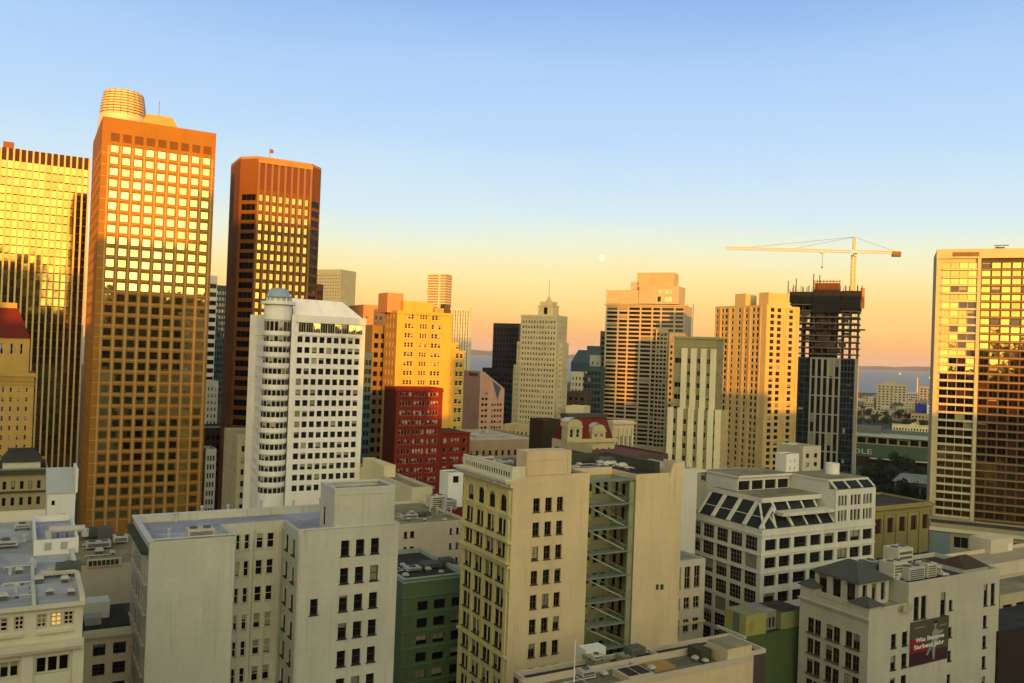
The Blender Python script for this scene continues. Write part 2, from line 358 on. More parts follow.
class Bld:
    """a building standing on its near-left corner: local x along the front, y into the depth, z up"""
    def __init__(s, name, label, a, uvd=None, xy=None, cat='building', group=None):
        if uvd: p = pt(*uvd); s.X, s.Y, s.zt = p.x, p.y, p.z
        else: s.X, s.Y = xy; s.zt = None
        s.a = a
        s.er = Vector((math.cos(R(a)), -math.sin(R(a)), 0)); s.ed = Vector((math.sin(R(a)), math.cos(R(a)), 0))
        s.root = thing(name, label, cat, (s.X, s.Y, 0), R(-a), group)
        s.wins = []
        c = Vector((-s.X, -s.Y, 0)); s.cx, s.cy = c.dot(s.er), c.dot(s.ed)
    def front(s, u, v, y0=0.0):
        r = ray(u, v); t = (y0 - s.cy) / r.dot(s.ed)
        return s.cx + t * r.dot(s.er), EYE + t * r.z
    def side(s, u, v, x0=0.0):
        r = ray(u, v); t = (x0 - s.cx) / r.dot(s.er)
        return s.cy + t * r.dot(s.ed), EYE + t * r.z
    def flat(s, u, v, z):
        p = ptz(u, v, z) - Vector((s.X, s.Y, 0)); return p.dot(s.er), p.dot(s.ed)
    def world(s, x, y):
        p = Vector((s.X, s.Y, 0)) + s.er * x + s.ed * y; return p.x, p.y
    def facade(s, mb, O, ang, Wd, z0, z1, cols, rows, st, wm, fm, rec=.3, mi=0, rmi=None, skip=None, pane_wm=None):
        """a wall with real openings; the windows stand in them at depth rec"""
        ca, sa = round(math.cos(R(ang)), 9), round(math.sin(R(ang)), 9)
        t = Vector((ca, sa, 0)); n = Vector((sa, -ca, 0)); O = Vector((O[0], O[1], 0))
        P = lambda q, z, o=0.0: O + t * q + n * o + Vector((0, 0, z))
        rmi = mi if rmi is None else rmi
        rows = sorted(r for r in rows if r[0] >= z0 - 1e-6 and r[1] <= z1 + 1e-6)
        x = 0.0
        for ci, (a, b) in enumerate(cols):
            if a > x: mb.quad([P(x, z0), P(a, z0), P(a, z1), P(x, z1)], mi)
            z = z0
            for ri, (c, d) in enumerate(rows):
                if skip and skip(ci, ri): continue
                if c > z: mb.quad([P(a, z), P(b, z), P(b, c), P(a, c)], mi)
                mb.quad([P(a, c), P(a, c, -rec), P(a, d, -rec), P(a, d)], rmi)
                mb.quad([P(b, c, -rec), P(b, c), P(b, d), P(b, d, -rec)], rmi)
                mb.quad([P(a, c), P(b, c), P(b, c, -rec), P(a, c, -rec)], rmi)
                mb.quad([P(a, d, -rec), P(b, d, -rec), P(b, d), P(a, d)], rmi)
                s.wins.append((P((a + b) / 2, c, -rec), ang, b - a, d - c, st, wm, fm))
                z = d
            if z < z1: mb.quad([P(a, z), P(b, z), P(b, z1), P(a, z1)], mi)
            x = b
        if x < Wd: mb.quad([P(x, z0), P(Wd, z0), P(Wd, z1), P(x, z1)], mi)
        return P
    def blank(s, mb, O, ang, Wd, z0, z1, mi=0):
        s.facade(mb, O, ang, Wd, z0, z1, [], [], None, None, None, mi=mi)
    def finish(s, near=False, cap=100, vis=None):
        """windows: the hundred that show largest as parts, the rest as one part"""
        inv = Vector((s.X, s.Y, 0))
        def key(wd):
            p, ang, w, h = wd[:4]
            q = inv + s.er * p.x + s.ed * p.y
            hid = 0 if (vis is None or vis(p, ang)) else 1
            out = Vector((math.sin(R(ang)), -math.cos(R(ang)), 0)); ow = s.er * out.x + s.ed * out.y
            d = Vector((-q.x, -q.y, EYE - p.z)); face = max(.02, ow.dot(d) / d.length)
            return (hid, -w * h * face / d.length_squared)
        s.wins.sort(key=key)
        rest = {}
        for i, (p, ang, w, h, st, wm, fm) in enumerate(s.wins):
            if i < cap:
                k = (round(w, 2), round(h, 2), id(st), wm.name, fm.name, near)
                if k not in TEMPL:
                    Pl = lambda q, z, o: (q, -o, z)
                    if near:
                        a, b = MB(), MB(); window_geo(a, b, Pl, w, h, st, 0, 0)
                        TEMPL[k] = (a.mesh('window', [fm], False), b.mesh('pane', [wm]))
                    else:
                        a = MB(); window_geo(a, a, Pl, w, h, st, 0, 1)
                        TEMPL[k] = (a.mesh('window', [fm, wm]), None)
                me, pm = TEMPL[k]
                o = bpy.data.objects.new('window', me); COL.objects.link(o); o.parent = s.root; o.location = p; o.rotation_euler = (0, 0, R(ang))
                if pm:
                    c = bpy.data.objects.new('pane', pm); COL.objects.link(c); c.parent = o
            else:
                ms = rest.setdefault('all', (MB(), []))
                for m in (fm, wm):
                    if m not in ms[1]: ms[1].append(m)
                ca, sa = math.cos(R(ang)), math.sin(R(ang))
                t = Vector((ca, sa, 0)); n = Vector((sa, -ca, 0))
                st2 = dict(st, far=True)
                window_geo(ms[0], ms[0], lambda q, z, o: p + t * q + n * o + Vector((0, 0, z)), w, h, st2, ms[1].index(fm), ms[1].index(wm))
        for mb, mats in rest.values():
            o = mb.build('window', mats, s.root); o['kind'] = 'stuff'
    def part(s, name, mb, mats, merge=False, parent=None, label=None, smooth=False):
        o = mb.build(name, mats, parent or s.root, merge, smooth=smooth)
        if label: o['label'] = label
        return o
    def roof(s, x0, x1, y0, y1, z, mat, par=.9, pmat=None, t=.35, cop=None):
        """parapet band and a roof sheet inside it; the walls stop at z"""
        mb = MB(); mb.quad([(x0 + t, y0 + t, z), (x1 - t, y0 + t, z), (x1 - t, y1 - t, z), (x0 + t, y1 - t, z)])
        s.part('roof', mb, [mat])
        if par:
            mb = MB(); mb.ring(x0, x1, y0, y1, z, z + par, t, 0)
            if cop: mb.ring(x0 - .1, x1 + .1, y0 - .1, y1 + .1, z + par, z + par + .12, t + .2, 1)
            s.part('parapet', mb, [pmat] + ([cop] if cop else []))
# ================================================================== palette
CREAM = W('cream_render', (.505, .495, .40), var=.2, joint=.06); PEACH = W('peach_render', (.62, .49, .285), var=.2, joint=.05); YELLOWC = W('yellow_terracotta', (.58, .50, .20))
WHITE = W('white_concrete', (.70, .68, .62)); OFFW = W('off_white_concrete', (.60, .585, .49), joint=.05); IVORY = W('ivory_render', (.47, .44, .345), var=.2, joint=.06)
TAN = W('tan_stone', (.50, .40, .25)); GOLD = W('gold_terracotta', (.42, .27, .075)); BROWN = W('brown_granite', (.26, .115, .012), streak=.1)
DGRAN = W('dark_brown_granite', (.165, .060, .008)); REDB = W('red_brick', (.155, .012, .007)); YELB = W('yellow_brick', (.50, .31, .055))
PINK = W('pink_granite', (.45, .27, .20)); BLACKG = W('black_cladding', (.012, .013, .016), rough=.3); GREENT = W('green_terracotta', (.10, .15, .075))
OLIVE = W('olive_spandrel', (.25, .24, .12)); GREY = W('grey_concrete', (.36, .36, .33)); LGREY = W('pale_grey_metal', (.50, .51, .50), rough=.6)
DARK = W('dark_metal', (.035, .035, .035), rough=.6); SOOT = W('sooty_brick', (.07, .05, .035)); ROOFG = RF('grey_roof_membrane', (.25, .25, .24))
ROOFL = RF('lavender_roof_membrane', (.37, .37, .45), seam=.75); ROOFD = RF('dark_roof_felt', (.045, .043, .036)); ROOFW = RF('pale_roof_membrane', (.44, .43, .36))
ROOFT = RF('tan_roof_gravel', (.25, .22, .13), w=9, h=3); SLATE = W('slate_hip_roof', (.07, .072, .062), fine=4); REDR = W('red_tile_roof', (.115, .010, .008), fine=3)
COPPER = W('blue_grey_dome_metal', (.24, .33, .42), rough=.4); LIME = W('lime_green_paint', (.28, .28, .08)); DGREEN = W('dark_green_paint', (.07, .10, .035)); TEALP = W('green_glass_panel', (.045, .085, .06), rough=.5)
ASPH = W('asphalt', (.045, .045, .045)); BLUEG = W('blue_panel', (.05, .11, .17), rough=.4); ORNG = W('orange_brick', (.40, .20, .09)); STEEL = W('steel_grey', (.20, .21, .21), rough=.5)
CRANEY = W('crane_yellow_paint', (.60, .46, .08), rough=.5); RUST = W('rusty_formwork', (.22, .08, .03)); WHITEP = W('white_paint', (.78, .77, .72)); NETB = W('black_safety_net', (.012, .011, .011))
FRW = W('white_window_frame', (.62, .61, .55), var=.05, streak=0); FRD = W('dark_window_frame', (.035, .033, .030), var=.05, streak=0); FRB = W('bronze_window_frame', (.10, .07, .035), var=.05, streak=0); FRC = W('cream_window_frame', (.50, .46, .34), var=.05, streak=0)
GLN = G('old_sash_glass', dark=(.009, .008, .006), spec=.14, ior=1.4, pb=.32, blind=(.30, .27, .19)); GLD = G('dark_glass', dark=(.010, .009, .008), spec=.22, pb=.14, blind=(.26, .23, .16)); GLB = G('bright_coated_glass', dark=(.64, .56, .24), pb=0, jit=.010, rough=.03, metal=1.0)
GLA = G('amber_coated_glass', dark=(.42, .34, .10), pb=.0, jit=.03, metal=1.0); GLW = G('hotel_glass', pb=.3, ior=1.5, blind=(.30, .27, .18)); GLT = G('teal_glass', dark=(.008, .03, .032), pb=.05, ior=1.7); GLK = G('black_glass', dark=(.006, .007, .01), pb=0, ior=1.45, spec=.12, jit=.01)
GLNV = G('navy_glass', dark=(.008, .014, .024), pb=.03, ior=1.6, jit=.03); GLL = G('lamp_lit_glass', dark=(.4, .25, .06), pb=.5, lit=.45)
S_SASH = dict(fr=.10, mh=(.5,), mv=0, d=.08, sill=True); S_SASH2 = dict(fr=.09, mh=(.5,), mv=1, d=.08, sill=True); S_PL = dict(fr=.07, d=.06); S_PL1 = dict(fr=.07, mv=1, d=.06)
S_IND = dict(fr=.10, mv=3, mh=(.33, .67), mt=.07, d=.08); S_BIG = dict(fr=.10, mv=1, mh=(.3,), d=.08); S_FAR = dict(fr=.06, far=True); S_FARS = dict(fr=.12, mh=(.5,), far=True); S_FAR2 = dict(fr=.10, mv=1, far=True); S_FAR3 = dict(fr=.12, mv=2, far=True); S_FAR4 = dict(fr=.12, mv=4, far=True)
S_X6 = dict(fr=.12, mv=1, mh=(.33, .67), mt=.1, d=.08); S_TRI = dict(fr=.12, mv=2, mt=.2, d=.1)

def slab(b, x0, x1, y0, y1, z0, z1, mat, name='penthouse', top=None, label=None):
    mb = MB(); mb.box(x0, x1, y0, y1, z0, z1, 0, 1 if top else None)
    return b.part(name, mb, [mat] + ([top] if top else []), label=label)

def boxtower(name, label, a, uvd, right, D=None, left=None, rightfar=None, wall=None, glass=None, frame=None, fc=None, sc=None, fh=3.6, hf=.5, gap=1.0, zb=0.0,
             st=S_FAR, rec=.35, roofm=None, par=1.0, up=.5, vis=None, rmat=None, finish=True, cat='building', group=None, sfr=None, cap=100, near=False):
    b = Bld(name, label, a, uvd=uvd, cat=cat, group=group)
    b.W = b.front(*right)[0] if isinstance(right, tuple) else right
    if left: b.D = b.side(*left)[0]
    elif rightfar: b.D = b.side(rightfar[0], rightfar[1], b.W)[0]
    else: b.D = D
    Wd, Dp = b.W, b.D
    b.zr = b.zt - par
    rows = levels(b.zr - gap, zb, fh, hf, up)
    b.rows = rows
    mb = MB()
    b.mb = mb
    fcols = cells(Wd, *fc) if fc else []
    scols = cells(Dp, *sc) if sc else []
    b.facade(mb, (0, 0), 0, Wd, 0, b.zr, fcols, rows if fc else [], st, glass, frame, rec, 0, 1 if rmat else None)
    b.facade(mb, (0, Dp), -90, Dp, 0, b.zr, scols if not rightfar else [], rows if (sc and not rightfar) else [], st, glass, frame, rec, 0, 1 if rmat else None)
    b.facade(mb, (Wd, 0), 90, Dp, 0, b.zr, scols if rightfar else [], rows if (sc and rightfar) else [], st, glass, frame, rec, 0, 1 if rmat else None)
    b.blank(mb, (Wd, Dp), 180, Wd, 0, b.zr)
    b.part('wall', mb, [wall] + ([rmat] if rmat else []), merge=True)
    b.roof(0, Wd, 0, Dp, b.zr, roofm or ROOFG, par, wall)
    if finish: b.finish(near=near, cap=cap, vis=vis)
    print(name, 'd=%.0f X=%.0f W=%.1f D=%.1f zt=%.1f rows=%d wins=%d' % (b.Y, b.X, Wd, Dp, b.zt, len(rows), len(b.wins)))
    return b

# ================================================================== ground, water, hills
mb = MB(); mb.quad([(-9000, -2500, 0), (9000, -2500, 0), (9000, 2300, 0), (-9000, 2300, 0)])
structure(mb.build('ground', [W('city_ground', (.035, .035, .033), scale=.02)]))
wm, nt, bs = newmat('bay_water')
bs.inputs['Base Color'].default_value = (.040, .072, .115, 1); bs.inputs['Roughness'].default_value = .35; bs.inputs['Specular IOR Level'].default_value = .12
tn = N(nt, 'ShaderNodeTexNoise'); tn.inputs['Scale'].default_value = .02; tn.inputs['Detail'].default_value = 6
tcn = N(nt, 'ShaderNodeTexCoord'); mpn = N(nt, 'ShaderNodeMapping'); mpn.inputs['Scale'].default_value = (1, 3, 1)
nt.links.new(tcn.outputs['Object'], mpn.inputs[0]); nt.links.new(mpn.outputs[0], tn.inputs['Vector'])
bn = N(nt, 'ShaderNodeBump'); bn.inputs['Strength'].default_value = .5; bn.inputs['Distance'].default_value = 3; nt.links.new(tn.outputs['Fac'], bn.inputs['Height']); nt.links.new(bn.outputs[0], bs.inputs['Normal'])
mb = MB(); mb.quad([(-30000, 2300, -.6), (30000, 2300, -.6), (30000, 40000, -.6), (-30000, 40000, -.6)])
structure(mb.build('water', [wm]))
mb = MB(); mb.box(-9000, 9000, 2296, 2299.5, -3, -.05); structure(mb.build('quay', [GREY]))
# far shore: a low ridge across the bay
mb = MB(); n = 220; rr = random.Random(3)
prof = [70 + 12 * math.sin(i * .11 + 1) + 14 * math.sin(i * .31) + 8 * math.sin(i * .83 + 2) for i in range(n + 1)]
vs = []; fs = []
for k, (dy, hk) in enumerate(((0, 0), (500, .35), (1100, .7), (1800, 1.0), (3200, .55))):
    for i in range(n + 1):
        x = -16000 + 32000 * i / n
        vs.append((x, 15000 + dy + 300 * math.sin(i * .2 + k), -2 + max(30, prof[i]) * hk * (1 + .12 * math.sin(i * 1.7 + k * 2))))
for k in range(4):
    for i in range(n): fs.append((k * (n + 1) + i, k * (n + 1) + i + 1, (k + 1) * (n + 1) + i + 1, (k + 1) * (n + 1) + i))
mb.faces(vs, fs); structure(mb.build('hills', [W('far_hills', (.10, .10, .085), scale=.002)], smooth=True))

# the moon, far beyond the bay, its brightness put in as emission
MD = 60000.0
mm, mnt, mbs = newmat('moon_glow'); mbs.inputs['Base Color'].default_value = (.8, .8, .78, 1); mbs.inputs['Roughness'].default_value = 1; mbs.inputs['Emission Color'].default_value = (1.0, .97, .74, 1); mbs.inputs['Emission Strength'].default_value = .62; mbs.inputs['Base Color'].default_value = (.05, .05, .05, 1)
mb = MB(); mr_ = MD * 3.0 / FPX
mb.lathe(0, 0, [(mr_ * math.sin(math.pi * k / 12) + .01, -mr_ * math.cos(math.pi * k / 12)) for k in range(13)], 24)
moon = mb.build('moon', [mm], loc=pt(602, 258, MD), smooth=True); structure(moon)

# ================================================================== foreground left: cream block with a window court (A)
Z6 = lambda x, y: (120 + x / 3.207, 470 + y / 3.207)
b = Bld('apartment_building', 'cream apartment block with blank left wing, deep window court and lavender roof', -30, uvd=(149.6, 542, 100))
zt = b.zt; par = .9; zr = zt - par
x1 = b.front(235.5, 536)[0]; x2 = b.front(298.5, 529)[0]; Wd = b.front(399, 523)[0]
D = b.side(134, 509)[0]; dc = b.side(283.7, 518.3, x2)[0]
print('A', Wd, D, x1, x2, dc, zt)
zA = lambda x, y, y0=0: b.front(*Z6(x, y), y0)[1]
xA = lambda x, y, y0=0: b.front(*Z6(x, y), y0)[0]
def rowsz(ys, x, y0=0):
    out = [(zA(x, q1, y0), zA(x, q0, y0)) for q0, q1 in ys]
    fh = (out[0][0] - out[-1][0]) / (len(out) - 1); h = sum(q - p for p, q in out) / len(out)
    return sorted((out[0][0] - fh * k, out[0][0] - fh * k + h) for k in range(len(out) + 4)), fh
rowsR, fhA = rowsz([(222, 272), (307, 356), (394, 444), (484, 533), (571, 621)], 768)
rowsB, _ = rowsz([(207, 252), (285, 333), (368, 418), (457, 508), (541, 592), (626, 675)], 448, dc)
mb = MB()
zp = b.front(*Z6(690, 180))[1] + 0.0
b.facade(mb, (0, 0), 0, x1, 0, zr, [], [], None, None, None)
b.blank(mb, (x1, 0), 90, dc, 0, zr)
cb = [(xA(x, 230, dc) - x1, xA(xx, 230, dc) - x1) for x, xx in ((372, 386), (399, 416), (437, 460), (472, 495))]
b.facade(mb, (x1, dc), 0, x2 - x1, 0, zr, cb, rowsB, S_SASH, GLN, FRC, .25)
sy = [b.side(*Z6(x, 240), x2)[0] for x in (560, 549, 544, 533)]
b.facade(mb, (x2, dc), -90, dc, 0, zr, cells(dc, 2, .42, .3), rowsB, S_SASH, GLN, FRD, .25)
cr = [(xA(x, 345) - x2, xA(xx, 345) - x2) for x, xx in ((613, 638), (705, 732), (753, 780), (801, 827))]
b.facade(mb, (x2, 0), 0, Wd - x2, 0, zr, cr, rowsR, S_SASH, GLD, FRD, .3, skip=lambda c, r: (c == 0 and r != len(rowsR) - 3))
b.blank(mb, (Wd, 0), 90, D, 0, zr); b.blank(mb, (Wd, D), 180, Wd, 0, zr)
rowsL = levels(zr - 1.6, 5, fhA, .52)
b.facade(mb, (0, D), -90, D, 0, zr, cells(D, 7, .62, .8), rowsL, S_SASH2, GLN, FRC, .08)
b.part('wall', mb, [CREAM], merge=True)
mb = MB()
for q in ([(0, 0), (x1, 0), (x1, D), (0, D)], [(x1, dc), (x2, dc), (x2, D), (x1, D)], [(x2, 0), (Wd, 0), (Wd, D), (x2, D)]):
    mb.quad([(x, y, zr) for x, y in q])
b.part('roof', mb, [ROOFL], merge=True)
mb = MB(); t = .38
outer = [(0, 0), (x1, 0), (x1, dc), (x2, dc), (x2, 0), (Wd, 0), (Wd, D), (0, D)]
inner = [(t, t), (x1 - t, t), (x1 - t, dc + t), (x2 + t, dc + t), (x2 + t, t), (Wd - t, t), (Wd - t, D - t), (t, D - t)]
vs = [(x, y, z) for z in (zr + .004, zt) for p in (outer, inner) for x, y in p]; fs = []
for k in range(8):
    l = (k + 1) % 8; fs += [(k, l, 16 + l, 16 + k), (8 + l, 8 + k, 24 + k, 24 + l), (16 + k, 16 + l, 24 + l, 24 + k)]
mb.faces(vs, fs); b.part('parapet', mb, [CREAM])
mb = MB()
mb.box(-.25, .45, -.15, D + .2, zt + .01, zt + .16); mb.box(.45, Wd + .1, D - .45, D + .2, zt + .01, zt + .16)
mb.box(-.1, x1 + .06, -.08, .44, zt + .161, zt + .25)
mb.box(x2 - .05, Wd + .12, -.12, .42, zt + .01, zt + .13); mb.box(Wd - .42, Wd + .12, .43, D - .46, zt + .01, zt + .13)
b.part('coping', mb, [LGREY])
mb = MB(); mb.prism([(-.85, .6), (-.003, .6), (-.003, D), (-.85, D)], zr - .4, zr - .05); mb.prism([(-.5, .8), (-.003, .8), (-.003, D - .2), (-.5, D - .2)], zr - .8, zr - .402)
for k in range(22): mb.box(-.75, -.51, 1 + k * (D - 1.6) / 22, 1.3 + k * (D - 1.6) / 22, zr - .75, zr - .402)
b.part('cornice', mb, [W('dark_green_cornice', (.05, .055, .04))])
mb = MB(); mb.tube([(x2 - .28, dc - .3, 0), (x2 - .28, dc - .3, zr)], .1); mb.tube([(xA(416, 230, dc) + .55, dc - .14, 0), (xA(416, 230, dc) + .55, dc - .14, zr)], .08)
mb.tube([(x2 + .12, -.12, 0), (x2 + .12, -.12, zt - .5)], .12)
b.part('drainpipe', mb, [W('cream_pipe', (.44, .42, .32))])
# roof-top machine room on the right wing
p0 = b.front(333.6, 526)[0]; p1 = b.front(394, 524)[0]; zpt = b.front(333.6, 490.5)[1]
mb = MB(); pd = 6.0
b.facade(mb, (p0, .02), 0, p1 - p0, zr + .01, zpt, [], [], None, None, None)
b.facade(mb, (p0, pd), -90, pd, zr + .01, zpt, [(1.4, 2.4)], [(zr + .6, zr + 3.0)], S_PL, GLD, FRD, .2)
b.blank(mb, (p1, .02), 90, pd - .02, zr + .01, zpt); b.blank(mb, (p1, pd), 180, p1 - p0, zr + .01, zpt)
mb.quad([(p0 + .3, .32, zpt - .5), (p1 - .3, .32, zpt - .5), (p1 - .3, pd - .3, zpt - .5), (p0 + .3, pd - .3, zpt - .5)], 1)
mb.ring(p0 - .03, p1 + .03, -.02, pd + .03, zpt + .002, zpt + .25, .33, 2)
mm_ = (p0 + p1) / 2 + .6
for k in range(16):
    xx = p0 + .8 + k * (p1 - p0 - 1.6) / 15; mb.box(xx - .12, xx + .12, -.06, .018, zpt - .75, zpt - .5, 0)
mb.box(mm_ - .06, mm_ + .06, -.03, .018, zr + .1, zpt - .8, 0)
b.part('machine_room', mb, [CREAM, ROOFG, LGREY])
b.finish(near=True)
A = b

# ================================================================== foreground centre: corner block with arched terracotta front (C)
Z8 = lambda x, y: (440 + x / 5.256, 430 + y / 5.256)
Z8b = lambda x, y: (380 + x / 2.414, 400 + y / 2.414)
b = Bld('office_building', 'corner block with yellow arched terracotta left face and plain peach right face', -30, uvd=(513.8, 467.1, 135))
zt = b.zt; Wd = b.front(589.8, 478)[0]; D = b.side(463.8, 479.5)[0]
zlow = b.front(*Z8(790, 240))[1]; x_step = b.front(*Z8(450, 240))[0]
print('C', Wd, D, zt, zlow)
zr = zlow - .02
zC = lambda v: b.side(504.3, v)[1]
mb = MB()
fr = [(252 - 17, 252 + 17), (292, 325), (350, 383), (410, 443), (469, 502), (526, 559), (583, 616)]
o = [(b.front(*Z8b(400, q1))[1], b.front(*Z8b(400, q0))[1]) for q0, q1 in fr]
fhC = (o[0][0] - o[-1][0]) / 6; hC = sum(q - p for p, q in o) / 7
rowsC = sorted((o[0][0] - fhC * k, o[0][0] - fhC * k + hC) for k in range(11))
colsC = [(b.front(*Z8b(x, 370))[0], b.front(*Z8b(xx, 368))[0]) for x, xx in ((366, 382), (395, 411), (423, 438))]
b.facade(mb, (0, 0), 0, Wd, 0, zr, colsC, rowsC, S_SASH2, GLN, FRB, .3, 1)
# left face: 4 bays, arches on top, paired windows below
bay = (D - 2.0) / 4
pairs = []
for k in range(4):
    s0 = 1.0 + k * bay
    pairs += [(s0 + bay * .15, s0 + bay * .46), (s0 + bay * .54, s0 + bay * .85)]
vr = [(519, 534.6), (543, 557), (568, 583.5), (590.5, 607), (613, 629), (636, 651.5), (660, 674)]
rowsL = sorted([(zC(q1), zC(q0)) for q0, q1 in vr])
fl = rowsL[1][0] - rowsL[0][0]
rowsL = [(rowsL[0][0] - fl * k, rowsL[0][1] - fl * k) for k in (3, 2, 1)] + rowsL
za = zC(515.5)
P = b.facade(mb, (0, D), -90, D, 0, za, pairs, rowsL, S_SASH, GLN, FRD, .14, 0)
arch = [(1.0 + k * bay + bay * .24, 1.0 + k * bay + bay * .76) for k in range(4)]
a0, a1 = zC(511.5), zC(494.5)
b.facade(mb, (0, D), -90, D, za, zr, arch, [(a0, a1)], S_BIG, GLN, FRD, .25, 0)
for s0, s1 in arch:
    r = (s1 - s0) / 2; c = (s0 + s1) / 2; zc = a1 - r * 1.0
    for sg in (-1, 1):
        arc = [P(c + sg * r * math.cos(math.pi / 2 * k / 8), zc + r * math.sin(math.pi / 2 * k / 8), -.002) for k in range(9)]
        for k in range(8): mb.quad([P(c + sg * r, a1, -.002), arc[k], arc[k + 1]], 0)
        for k in range(8):
            i0, i1 = arc[k], arc[k + 1]; dn = Vector((.23, 0, 0)); mb.quad([i0, i1, i1 + dn, i0 + dn], 0)
b.blank(mb, (Wd, 0), 90, D, 0, zr, 1); b.blank(mb, (Wd, D), 180, Wd, 0, zr, 1)
b.part('wall', mb, [YELLOWC, PEACH], merge=True)
mb = MB()
for k in range(5):
    sc_ = D - 1.0 - k * bay; mb.box(-.28, -.003, sc_ - .42, sc_ + .42, 0, zC(489))
    mb.box(-.40, -.281, sc_ - .30, sc_ + .30, zC(492), zC(489.3))
b.part('pilaster', mb, [YELLOWC])
def band(z0, z1, out, ov=0.0): mb = MB(); mb.box(-out, -.002, -ov, D + ov, z0, z1); b.part('string_course', mb, [YELLOWC])
band(zC(540.5), zC(538), .75); band(zC(541.6), zC(540.6), .5); band(zC(566), zC(563), .55); band(zC(562), zC(560.2), .85); band(zC(515), zC(513.2), .33); band(zC(589), zC(587.4), .30); band(zC(658), zC(655.5), .45)
mb = MB(); zc0 = zC(483.5)
mb.box(-1.75, -.002, -.35, D + .8, zc0 + .72, zc0 + 1.1); mb.box(-1.3, -.002, -.15, D + .5, zc0 + .3, zc0 + .716); mb.box(-.45, -.002, 0, D + .2, zc0 - .3, zc0 + .296)
for k in range(22): mb.box(-1.2, -.76, .3 + k * D / 22, .75 + k * D / 22, zc0 - .1, zc0 + .296)
for k in range(44): mb.box(-.72, -.551, .2 + k * D / 44, .45 + k * D / 44, zc0 - .25, zc0 - .12)
b.part('cornice', mb, [W('cream_terracotta', (.60, .55, .38))])
# parapet above the cornice, pierced by a row of slots, returning along the front
mb = MB(); zpb = zc0 + 1.12
b.facade(mb, (-.25, D), -90, D, zr + .01, zt, cells(D, 20, .5, .6), [(zpb + .2, zpb + 1.0)], S_PL, G('slot_dark', dark=(.006, .006, .006), pb=0, spec=.05), FRD, .08)
b.blank(mb, (-.25, 0), 0, x_step + .25, zr + .01, zt); mb.quad([(-.25, 0, zt), (x_step, 0, zt), (x_step, .5, zt), (.25, .5, zt), (.25, D, zt), (-.25, D, zt)])
mb.quad([(.25, D, zr), (.25, .5, zr), (.25, .5, zt), (.25, D, zt)]); mb.quad([(.25, .5, zr), (x_step, .5, zr), (x_step, .5, zt), (.25, .5, zt)]); mb.quad([(-.25, D, zr), (.25, D, zr), (.25, D, zt), (-.25, D, zt)])
b.part('parapet', mb, [W('cream_terracotta', ())])
mb = MB(); mb.quad([(.25, .5, zr - .1), (Wd - .35, .36, zr - .1), (Wd - .35, D - .3, zr - .1), (.25, D - .3, zr - .1)]); b.part('roof', mb, [ROOFD])
mb = MB(); mb.box(x_step + .01, Wd, 0, .35, zr + .002, zr + .5); mb.box(Wd - .35, Wd, .352, D, zr + .002, zr + .5); mb.box(.3, Wd - .36, D - .35, D, zr + .002, zr + .8); b.part('coping', mb, [PEACH])
# framed billboard housing on the front parapet
h0 = b.front(*Z8(452, 240))[0]; h1 = b.front(*Z8(687, 240))[0]; hz = b.front(*Z8(600, 108))[1]
mb = MB(); mb.box(h0, h1, -.05, 3.2, zr + .52, hz, 0)
hm = h0 + (h1 - h0) * .38
for x in (h0 + .1, hm, h1 - .75): mb.box(x, x + .09, -.12, -.052, zr + .7, hz - .1)
zm = zr + .6 + (hz - zr) * .52
mb.box(h0 + .2, hm, -.12, -.052, zm, zm + .1); mb.box(hm + .1, h1 - .76, -.12, -.052, zm + .1, zm + .2); mb.box(h0, h1, -.12, -.052, zr + .53, zr + .66)
b.part('billboard_housing', mb, [W('peach_panel', (.60, .46, .28))])
b.finish(near=True, vis=lambda p, a: p.z > 22)
C = b

# ================================================================== centre: second peach block with fire-escape court (R)
ox = C.W if hasattr(C, 'W') else Wd
b = Bld('office_building', 'peach block with blank end wall beside a court of stacked fire escape landings', -30, xy=C.world(ox + .05, 0))
Z9 = lambda x, y: (570 + x / 4.553, 450 + y / 4.553)
xb = b.front(635.5, 500)[0]; Wd = b.front(681.5, 520)[0]; zt = b.zt = b.front(636, 474.6)[1]; D = 24.0; dc = 7.0; zr = zt - .9
print('R', xb, Wd, zt)
zs = [b.front(*Z9(180, y))[1] for y in (140, 272, 378, 475, 578)]
fh = (zs[0] - zs[-1]) / 4
lv = [zs[0] - fh * k for k in range(14)]
mb = MB()
b.facade(mb, (xb, 0), 0, Wd - xb, 0, zr, [], [], None, None, None)
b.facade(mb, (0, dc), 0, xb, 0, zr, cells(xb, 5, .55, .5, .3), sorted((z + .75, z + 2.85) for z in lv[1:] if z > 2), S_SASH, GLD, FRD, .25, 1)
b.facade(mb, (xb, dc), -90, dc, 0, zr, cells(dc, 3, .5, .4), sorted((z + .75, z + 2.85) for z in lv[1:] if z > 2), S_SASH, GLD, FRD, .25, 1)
b.blank(mb, (Wd, 0), 90, D, 0, zr); b.blank(mb, (Wd, D), 180, Wd, 0, zr); b.facade(mb, (0, D), -90, D - dc, 0, zr, [], [], None, None, None)
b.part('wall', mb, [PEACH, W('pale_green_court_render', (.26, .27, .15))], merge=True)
mb = MB(); mb.quad([(0, dc, zr), (Wd, dc, zr), (Wd, D, zr), (0, D, zr)]); mb.quad([(xb, 0, zr), (Wd, 0, zr), (Wd, dc, zr), (xb, dc, zr)]); b.part('roof', mb, [ROOFD], merge=True)
mb = MB(); mb.box(xb, Wd - 3.2, 0, .35, zr + .003, zt); mb.box(xb, xb + .35, .352, dc, zr + .003, zt); mb.box(.0, xb - .01, dc, dc + .35, zr + .003, zt + .4)
pz = b.front(*Z9(505, 57))[1]
